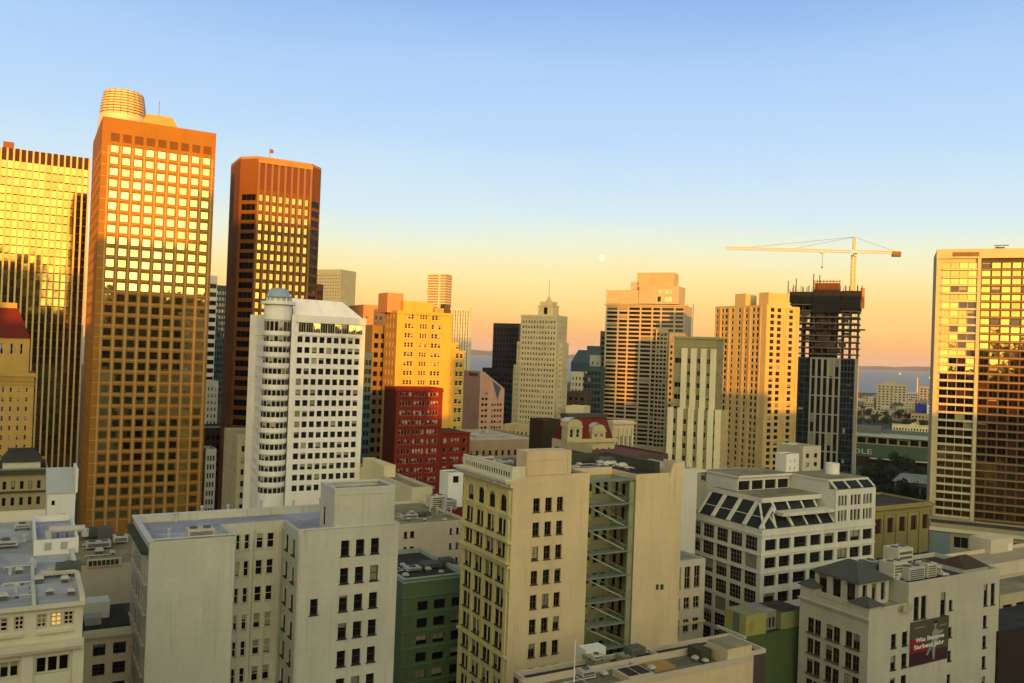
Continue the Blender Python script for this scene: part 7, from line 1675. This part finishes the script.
def tree(x, y, k, sc, rz, label, group, leaf=0):
    t_ = thing('broadleaf_tree', label, 'tree', (x, y, 0), rz, group); t_.scale = (sc, sc, sc)
    for nm, me in (('crown', KINDS[k][0]), ('trunk', KINDS[k][1])):
        if leaf and nm == 'crown':
            key = 'c%d_%d' % (k, leaf)
            if key not in TEMPL: TEMPL[key] = me.copy(); TEMPL[key].materials[0] = LEAF[1]
            me = TEMPL[key]
        o = bpy.data.objects.new(nm, me); COL.objects.link(o); o.parent = t_
rr = random.Random(4)
for k in range(22):
    u = 866 + (k % 8) * 8.6 + rr.uniform(-3, 3); d = 425 + (k // 8) * 62 + rr.uniform(-12, 12)
    x, y, _ = at(u, 490, d); tree(x, y, k % 3, rr.uniform(.8, 1.15), rr.uniform(0, 6), 'dark broadleaf tree in the shaded square before the green hall', 'dark trees in the square')
for k in range(16):
    u = 860 + (k % 8) * 9 + rr.uniform(-3, 3); d = 1010 + (k // 8) * 130 + rr.uniform(-25, 25)
    x, y, _ = at(u, 415, d); tree(x, y, k % 3, rr.uniform(.8, 1.2), rr.uniform(0, 6), 'green tree among the small houses before the bay', 'trees among the houses', 1)
mb = MB(); gx, gy = at(900, 490, 430)[:2]; mb.box(-9, 9, -4, 4, 0, 14); 
t_ = thing('row_building', 'small slate blue glass pavilion among the dark trees', 'building', (*at(916, 487, 470)[:2], 0), R(-24)); mb = MB(); mb.box(-11, 11, 0, 10, 0, 11); mb.build('wall', [W('slate_blue_wall', (.09, .11, .12))], t_); mb = MB(); mb.frustum([(-12, -1), (12, -1), (12, 11), (-12, 11)], [(-8, 3), (8, 3), (8, 8), (-8, 8)], 11.01, 15); mb.build('roof', [W('slate_blue_roof', (.20, .23, .24))], t_); mb = MB()
for k in range(5): mb.box(-10 + k * 4.2, -7 + k * 4.2, -.08, -.01, 3, 9)
mb.build('glazing', [GLT], t_)

# ================================================================== roof-top machines, each a thing of its own
HV = W('hvac_casing', (.42, .42, .38), rough=.6); HVD = W('hvac_dark', (.10, .10, .09)); HVC = W('hvac_cream', (.52, .48, .36)); DUCT = W('duct_metal', (.46, .46, .42), rough=.5)
def roofxy(b, u, v, z):
    p = ptz(u, v, z); return p.x, p.y
def hvac(x, y, z, w, d, h, rz, label, kind=0, group=None):
    t_ = thing('air_handler', label, 'air handler', (x, y, z), R(rz), group)
    mb = MB(); mb.box(-w / 2, w / 2, -d / 2, d / 2, .35, h); mb.build('casing', [(HV, HVC, HVD)[kind]], t_)
    mb = MB()
    for i in (-1, 1):
        for j in (-1, 1): mb.box(i * w * .4 - .1, i * w * .4 + .1, j * d * .4 - .1, j * d * .4 + .1, 0.0, .345)
    mb.build('leg', [HVD], t_)
    n = max(1, int(w / 1.6))
    for k in range(n):
        cx = -w / 2 + w * (k + .5) / n; mb = MB(); r = min(w / n, d) * .38; mb.cyl(cx, 0, r * .8, h + .003, h + .16, 14); f = mb.build('fan', [HVD], t_)
    mb = MB()
    for k in range(5): z0 = .5 + (h - .7) * k / 5; mb.box(-w * .42, w * .42, -d / 2 - .05, -d / 2 - .004, z0, z0 + (h - .7) / 9)
    mb.build('grille', [HVD], t_)
def duct(x, y, z, L, r, rz, label, mat=None):
    t_ = thing('air_duct', label, 'duct', (x, y, z), R(rz))
    mb = MB(); mb.tube([(0, 0, 0), (0, 0, .5 + r), (L, 0, .5 + r), (L, 0, 0)], r, 10); mb.build('pipe', [mat or DUCT], t_)
    mb = MB()
    for k in range(1, 4): mb.box(L * k / 4 - .08, L * k / 4 + .08, -r - .1, r + .1, 0, .5)
    mb.build('support', [HVD], t_)
def vent(x, y, z, h, label, group):
    t_ = thing('vent_pipe', label, 'vent', (x, y, z), 0, group)
    mb = MB(); mb.cyl(0, 0, .16, 0, h, 10); mb.build('pipe', [DUCT], t_); mb = MB(); mb.cyl(0, 0, .3, h + .01, h + .22, 10, 0, .12); mb.build('cap', [HV], t_)
# on the cream apartment block
az = A.zt - .9
for (x, y, L) in ((x1 * 0 + 6.2, 3.2, 0),):
    wx, wy = A.world(x, y)
    hvac(wx, wy, az, 3.2, 2.0, 1.5, 30, 'cream box with pale lid at the front edge of the lavender roof', 1)
for i, (x, y) in enumerate(((3, 6), (5.2, 15), (9, 18), (13, 20), (18, 21), (22, 18), (27, 21))):
    wx, wy = A.world(x, y); vent(wx, wy, az, .9 + .2 * (i % 3), 'thin vent pipe on the lavender roof of the cream block', 'vent pipes on the lavender roof')
wx, wy = A.world(2.0, 2.4)
t_ = thing('guard_rail', 'thin pipe railing along the left front of the lavender roof', 'railing', (wx, wy, az), R(30)); mb = MB()
for k in range(5): mb.tube([(k * 1.2, 0, 0), (k * 1.2, 0, 1.1)], .03)
mb.tube([(0, 0, 1.1), (4.8, 0, 1.1)], .03); mb.tube([(0, 0, .6), (4.8, 0, .6)], .03); mb.build('rail', [LGREY], t_)
# on the lavender-grey low roofs
for i, (u, v, w, d, h, kd, lab) in enumerate(((68, 575, 2.2, 1.5, 1.2, 2, 'dark machine cluster at the right edge of the grey low roof'), (58, 577, 3.0, 1.0, .7, 1, 'long pale box lying on the grey low roof'), (5, 548, 2.4, 1.6, .9, 0, 'grey roof unit at the left frame edge'), (22, 530, 1.6, 1.2, .8, 0, 'small grey unit between the roof strips'))):
    x, y = roofxy(LB, u, v, zLB); hvac(x, y, zLB, w, d, h, 30, lab, kd)
for i, (u, v) in enumerate(((16, 593), (35, 568), (25, 542), (40, 551), (10, 575))):
    x, y = roofxy(LB, u, v, zLB); vent(x, y, zLB, .7, 'short vent pipe on the grey low roof', 'vent pipes on the grey low roof')
x, y = roofxy(LB, 47, 522, zLB + 3); p = LB.world(g[0] + 1.5, g[2] + 4); duct(p[0], p[1], g[3] + .02, 3.6, .4, 25, 'stubby grey duct on the pale raised roof')
for i, (u, v, w, d, h, kd, lab) in enumerate(((92, 538, 2.6, 2, 1.6, 2, 'dark cooling unit on the beige roof behind the roof well'), (105, 541, 2.2, 2, 2.2, 2, 'tall dark cooling unit in the middle of the beige roof'), (98, 549, 3.4, 1.6, 1.2, 0, 'grey pipework unit at the front of the beige roof'), (120, 543, 2.0, 2.0, 1.2, 1, 'cream unit near the right end of the beige roof'))):
    x, y = ptz(u, v, zLB2).x, ptz(u, v, zLB2).y; hvac(x, y, zLB2 + .01, w, d, h, 30, lab, kd)
# on the beige block and green block
uz = UB.zt - .6
for i, (u, v, w, d, h, kd, lab) in enumerate(((436, 505, 4, 3, 3.2, 1, 'large cream plant box on the beige block roof'), (449, 507, 3, 2.4, 2.6, 0, 'grey cooling unit right of the cream plant box'), (408, 516, 4, 2, 1.2, 0, 'low grey unit at the left of the beige block roof'), (424, 513, 3, 1.6, .9, 2, 'dark low unit in the middle of the beige block roof'), (455, 500, 2.4, 2, 2.8, 2, 'dark tall unit at the right end of the beige block roof'))):
    x, y = roofxy(UB, u, v + 3, uz); hvac(x, y, uz + .01, w, d, h, 30, lab, kd)
for k in range(4):
    x, y = roofxy(UB, 430 + k * 7, 513, uz); vent(x, y, uz, 1.4, 'vent pipe standing on the beige block roof', 'vent pipes on the beige block roof')
gz = TG.zt - .8
for i, (u, v, w, d, h, kd, lab) in enumerate(((412, 571, 3, 2.4, .9, 0, 'grey unit at the left of the green block roof'), (430, 568, 4, 3, 1.2, 2, 'dark unit filling the middle of the green block roof'), (446, 565, 2.6, 2.4, 1.4, 2, 'dark unit at the right of the green block roof'))):
    x, y = roofxy(TG, u, v, gz); hvac(x, y, gz + .01, w, d, h, 30, lab, kd)
# on the arched corner block
cz = C.front(*Z8(790, 240))[1] - .12
for i, (x, y, w, d, h, kd, lab) in enumerate(((3.5, 9, 2.4, 2, 1.9, 0, 'grey unit behind the parapet of the arched corner block'), (8, 13, 4, 2.4, 1.5, 2, 'dark unit at the middle of the arched corner block roof'), (4, 17, 2.4, 2.2, 1.6, 1, 'cream unit at the back of the arched corner block roof'), (13.5, 8, 3, 2.0, 1.6, 2, 'dark unit right of the billboard housing'))):
    wx, wy = C.world(x, y); hvac(wx, wy, cz + .03, w, d, h, 30, lab, kd)
wx, wy = C.world(3.2, 1.6); t_ = thing('water_tank', 'upright cream cylinder tank beside the billboard housing', 'tank', (wx, wy, cz + .02)); mb = MB(); mb.cyl(0, 0, .75, 0, 4.2, 18); mb.build('barrel', [HVC], t_); mb = MB(); mb.cyl(0, 0, .8, 4.21, 4.7, 18, 0, .2); mb.build('lid', [HV], t_)
# the roof of the fire-escape block: bundled pale sheeting and planters
rz = RB.zt - .9
rr = random.Random(12)
for i, (u, v, lab) in enumerate(((612, 461, 'pale sheeted heap at the left of the fire escape block roof'), (628, 463, 'long pale sheeted heap in the middle of the fire escape block roof'), (643, 464, 'pale sheeted heap at the right of the fire escape block roof'), (655, 466, 'small yellow green heap near the stepped parapet'))):
    x, y = roofxy(RB, u, v, rz + .6)
    t_ = thing('covered_heap', lab, 'covered heap', (x, y, rz + .01), R(30 + rr.uniform(-10, 10)))
    L = 3.2 if i < 3 else 1.2
    mb = MB(); n1, n2 = 14, 8; vs = []; fs = []
    for a in range(n1 + 1):
        for c in range(n2 + 1):
            s0, s1 = a / n1 * 2 - 1, c / n2 * 2 - 1
            vs.append((s0 * L, s1 * 1.3, max(0, (1 - s0 ** 4) * (1 - s1 ** 2) * .8 * (1 + .12 * math.sin(a * 1.3 + i) * math.cos(c * .9)) )))
    for a in range(n1):
        for c in range(n2): fs.append((a * (n2 + 1) + c, (a + 1) * (n2 + 1) + c, (a + 1) * (n2 + 1) + c + 1, a * (n2 + 1) + c + 1))
    mb.faces(vs, fs); mb.build('sheet', [W('pale_sheeting', (.56, .54, .38)) if i < 3 else W('yellow_green_sheet', (.36, .36, .08))], t_, smooth=True)
    mb = MB(); mb.box(-L, L, -1.32, -1.2, 0, .18); mb.box(-L, L, 1.2, 1.32, 0, .18); mb.build('batten', [HVD], t_)
for i, (x, y, w, d, h, kd, lab) in enumerate(((3, 12, 5, 2, 1.1, 0, 'grey roof unit behind the fire escape court'), (17, 19, 4, 2, 1.3, 2, 'dark roof unit by the green screen'))):
    wx, wy = RB.world(x, y); hvac(wx, wy, rz + .01, w, d, h, 30, lab, kd)
# on the white slanted-glass block
oz = O.zt
for i, (u, v, w, d, h, kd, lab) in enumerate(((712, 478, 3.0, 2, 1.8, 0, 'grey unit at the far left of the white office block roof'), (705, 476, 1.6, 1.6, 1.6, 2, 'dark round unit behind the slanted glass attic'), (722, 477, 6.5, 3, 2.2, 1, 'long cream plant box behind the slanted glass attic'))):
    x, y = roofxy(O, u, v + 5, oz); hvac(x, y, oz + .02, w, d, h, 30, lab, kd)
# on the white hipped building: pile of machines
pz = PB.front(*ZP(442, 310))[1] - .8
for i, (x, y, w, d, h, kd, lab) in enumerate(((PB.W - 0 if hasattr(PB, 'W') else 13, 5, 3.4, 2.6, 2.6, 1, 'cream cooling unit in the middle of the hipped building roof'), (17, 7, 3.6, 2.8, 4.0, 1, 'tall cream cooling tower on the hipped building roof'), (15.5, 3.2, 4, 2, 2.0, 0, 'grey unit before the cooling tower'), (20, 3.4, 2.4, 2.2, 2.2, 1, 'cream unit right of the cooling tower'), (11, 9, 3, 3, 1.6, 2, 'dark unit at the left of the hipped building roof'), (22.5, 4, 2.6, 1.8, 1.4, 1, 'small cream unit near the brown ridge roof'), (13.5, 11, 4, 2, 1.5, 0, 'grey unit behind the cooling tower'))):
    wx, wy = PB.world(x, y); hvac(wx, wy, pz + .02, w * 1.15, d * 1.15, h * 1.25, 30, lab, kd)
wx, wy = PB.world(12, 3.5); duct(wx, wy, pz + .02, 4.5, .45, 45, 'bent grey duct at the front of the hipped building roof')
# the low bottom roof: flagpole and boxes
t_ = thing('flagpole', 'slim white bare flagpole before the peach corner block', 'flagpole', (fp.x, fp.y, SBz)); mb = MB(); mb.cyl(0, 0, .10, 0, fl - SBz, 10, 0, .05); mb.build('pole', [WHITEP], t_); mb = MB(); mb.lathe(0, 0, [(.02, fl - SBz), (.14, fl - SBz + .12), (.02, fl - SBz + .26)], 10); mb.build('finial', [W('gilded_cream_stone', ())], t_)
for i, (x, y, w, d, h, kd, lab) in enumerate(((-3, 5, 2, 1.5, 1.0, 0, 'grey unit on the left part of the low bottom roof'), (7.5, 8.5, 2.4, 1.8, 1.2, 2, 'dark unit on the right part of the low bottom roof'), (1.5, 9, 1.6, 1.2, .9, 1, 'cream unit in the middle of the low bottom roof'))):
    wx, wy = SB.world(x, y); hvac(wx, wy, SBz + .02, w, d, h, 30, lab, kd)

# pipe runs and small hoods that crowd the near roofs
def pipe_run(b, pts, z, r, label, mat=None):
    wp = [b.world(x, y) for x, y in pts]; x0, y0 = wp[0]
    t_ = thing('pipe_run', label, 'pipe', (x0, y0, z))
    mb = MB(); q = [(x - x0, y - y0, .22) for x, y in wp]; mb.tube([(0, 0, 0)] + q + [(q[-1][0], q[-1][1], 0)], r, 7); mb.build('pipe', [mat or DUCT], t_)
    mb = MB()
    for p0, p1 in zip(q[:-1], q[1:]):
        n = max(1, int((Vector(p1) - Vector(p0)).length / 1.6))
        for k in range(n):
            c = Vector(p0).lerp(Vector(p1), (k + .5) / n); mb.box(c.x - .12, c.x + .12, c.y - .12, c.y + .12, 0, .16)
    mb.build('block', [HVD], t_)
def hood(b, x, y, z, label, group, s=1.0):
    wx, wy = b.world(x, y); t_ = thing('roof_hood', label, 'vent', (wx, wy, z), R(30), group)
    mb = MB(); mb.box(-.35 * s, .35 * s, -.35 * s, .35 * s, 0, .5 * s); mb.build('curb', [HVD], t_)
    mb = MB(); mb.frustum([(-.5 * s, -.5 * s), (.5 * s, -.5 * s), (.5 * s, .5 * s), (-.5 * s, .5 * s)], [(-.3 * s, -.3 * s), (.3 * s, -.3 * s), (.3 * s, .3 * s), (-.3 * s, .3 * s)], .501 * s, .85 * s); mb.build('cap', [HV], t_)
rr = random.Random(31)
def clutter(b, x0, x1, y0, y1, z, where, n_h, n_p):
    for k in range(n_h): hood(b, rr.uniform(x0, x1), rr.uniform(y0, y1), z + .01, 'small square vent hood on ' + where, 'vent hoods on ' + where, rr.uniform(.7, 1.2))
    words = ['thin pipe run crossing ', 'second thin pipe run bending over ', 'third thin pipe run along ']
    for k in range(n_p):
        ya = y0 + (y1 - y0) * (k + rr.uniform(.2, .8)) / n_p; xm_ = rr.uniform(x0 + 1, x1 - 1)
        pipe_run(b, [(x0, ya), (xm_, ya), (xm_, min(y1, ya + rr.uniform(1.5, 4)))], z + .01, rr.uniform(.05, .1), words[k] + where)
clutter(LB, LB.flat(3, 590, zLB)[0], LB.flat(70, 590, zLB)[0], 1.5, 16, zLB, 'the grey low roof', 7, 3)
clutter(UB, 1, 12, 1.5, 14, uz, 'the beige block roof', 6, 2)
clutter(TG, 1.2, 9.5, 1.5, 12, gz, 'the green block roof', 5, 2)
clutter(C, 1, 13, 4, 15, cz + .03, 'the arched corner block roof', 7, 3)
clutter(RB, 2, 18, 9, 20, rz, 'the fire escape block roof', 8, 3)
clutter(O, 6, 20, 16, 20, O.zt, 'the white office block roof', 3, 1)
clutter(SB, SXL + 1, 16, 1, 5, SBz, 'the bottom roof', 6, 2)
clutter(PB, 12, 27, 1.5, 9, pz, 'the hipped building roof', 8, 3)
clutter(LB2, 1, 6, 14, 26, zLB2, 'the beige roof', 6, 2)

# ================================================================== unseen blocks added behind the viewpoint to set shadow edges and reflections
TS = math.tan(R(180 - SUN_AZ)); TE = math.tan(R(SUN_EL)) / math.cos(R(180 - SUN_AZ))
BACK = [  # lateral span along the sun's direction, height of the shade above the eye, distance it is measured at, distance behind
    (-420, -150, 30, 360, 160, 'brick'), (-150.5, -116, 30, 365, 125, 'grey'), (-116.5, -86, 2, 340, 130, 'tan'), (-85.5, -51, 34, 290, 110, 'cream'),
    (-51, 11.5, 50, 355, 400, 'stone'), (11, 34, -17, 330, 95, 'white'), (34, 48, -34, 330, 97, 'drab'), (48, 99, -8, 420, 100, 'pale brick'),
    (98, 192, 33, 590, 420, 'dark brick'), (192, 213, -31, 580, 110, 'sandstone'), (213.5, 232, -17, 455, 105, 'buff'), (232.5, 300, -18, 340, 120, 'rose'), (300.5, 480, -15, 340, 150, 'olive'),
    (480.5, 1050, -20, 1350, 170, 'long buff'), (-430, 480, -32, 330, 230, 'long grey'), (310, 375, 4, 290, 640, 'low ochre'), (380, 560, 21.5, 290, 640, 'tall umber')]
DK = [W('shade_block_dark', (.07, .05, .035)), W('shade_block_brown', (.10, .06, .04)), W('shade_block_grey', (.09, .085, .075))]  # added blocks kept dark so the windows mirror less light
BM = {r[5]: DK[k % 3] for k, r in enumerate(BACK)}
for s0, s1, zz, d, D_, nm in BACK:
    h = EYE + zz + (d + D_) * TE
    az = 180 - SUN_AZ
    x = s0 + TS * D_
    if nm == 'low ochre': h = EYE + 5
    if nm == 'tall umber': h = EYE + 74  # height set for the dark reflection in the brown tower's windows
    b = Bld('shade_block', nm + ' unseen block added behind the viewpoint to shape the light', 0, xy=(x, -D_ - 30))
    b.root.rotation_euler = (0, 0, R(az)); 
    w = (s1 - s0) * math.cos(R(az)); dep = 30
    mb = MB(); rows_ = levels(h - 2, max(6, h - 40), 3.6, .5); cc = cells(w, max(2, int(w / 4)), .5, .8)
    b.facade(mb, (w, dep), 180, w, 0, h - .8, cc, rows_, S_FAR, GLD, FRD, .3); b.blank(mb, (0, 0), 0, w, 0, h - .8); b.blank(mb, (w, 0), 90, dep, 0, h - .8); b.blank(mb, (0, dep), -90, dep, 0, h - .8)
    b.part('wall', mb, [BM[nm]], merge=True); b.roof(0, w, 0, dep, h - .8, ROOFD, .8, BM[nm])
    b.finish(cap=0)

# ================================================================== the air: a thin even haze round the whole place
hm = bpy.data.materials.new('evening_haze'); hm.use_nodes = True; nt = hm.node_tree; nt.nodes.clear()
o_ = nt.nodes.new('ShaderNodeOutputMaterial'); pv = nt.nodes.new('ShaderNodeVolumePrincipled'); pv.inputs['Color'].default_value = (.80, .80, .84, 1); pv.inputs['Density'].default_value = HAZE; pv.inputs['Anisotropy'].default_value = 0.0
nt.links.new(pv.outputs[0], o_.inputs['Volume'])
mb = MB(); mb.box(-31000, 31000, -2700, 41000, -4, 345); hz = mb.build('haze', [hm]); hz['kind'] = 'stuff'
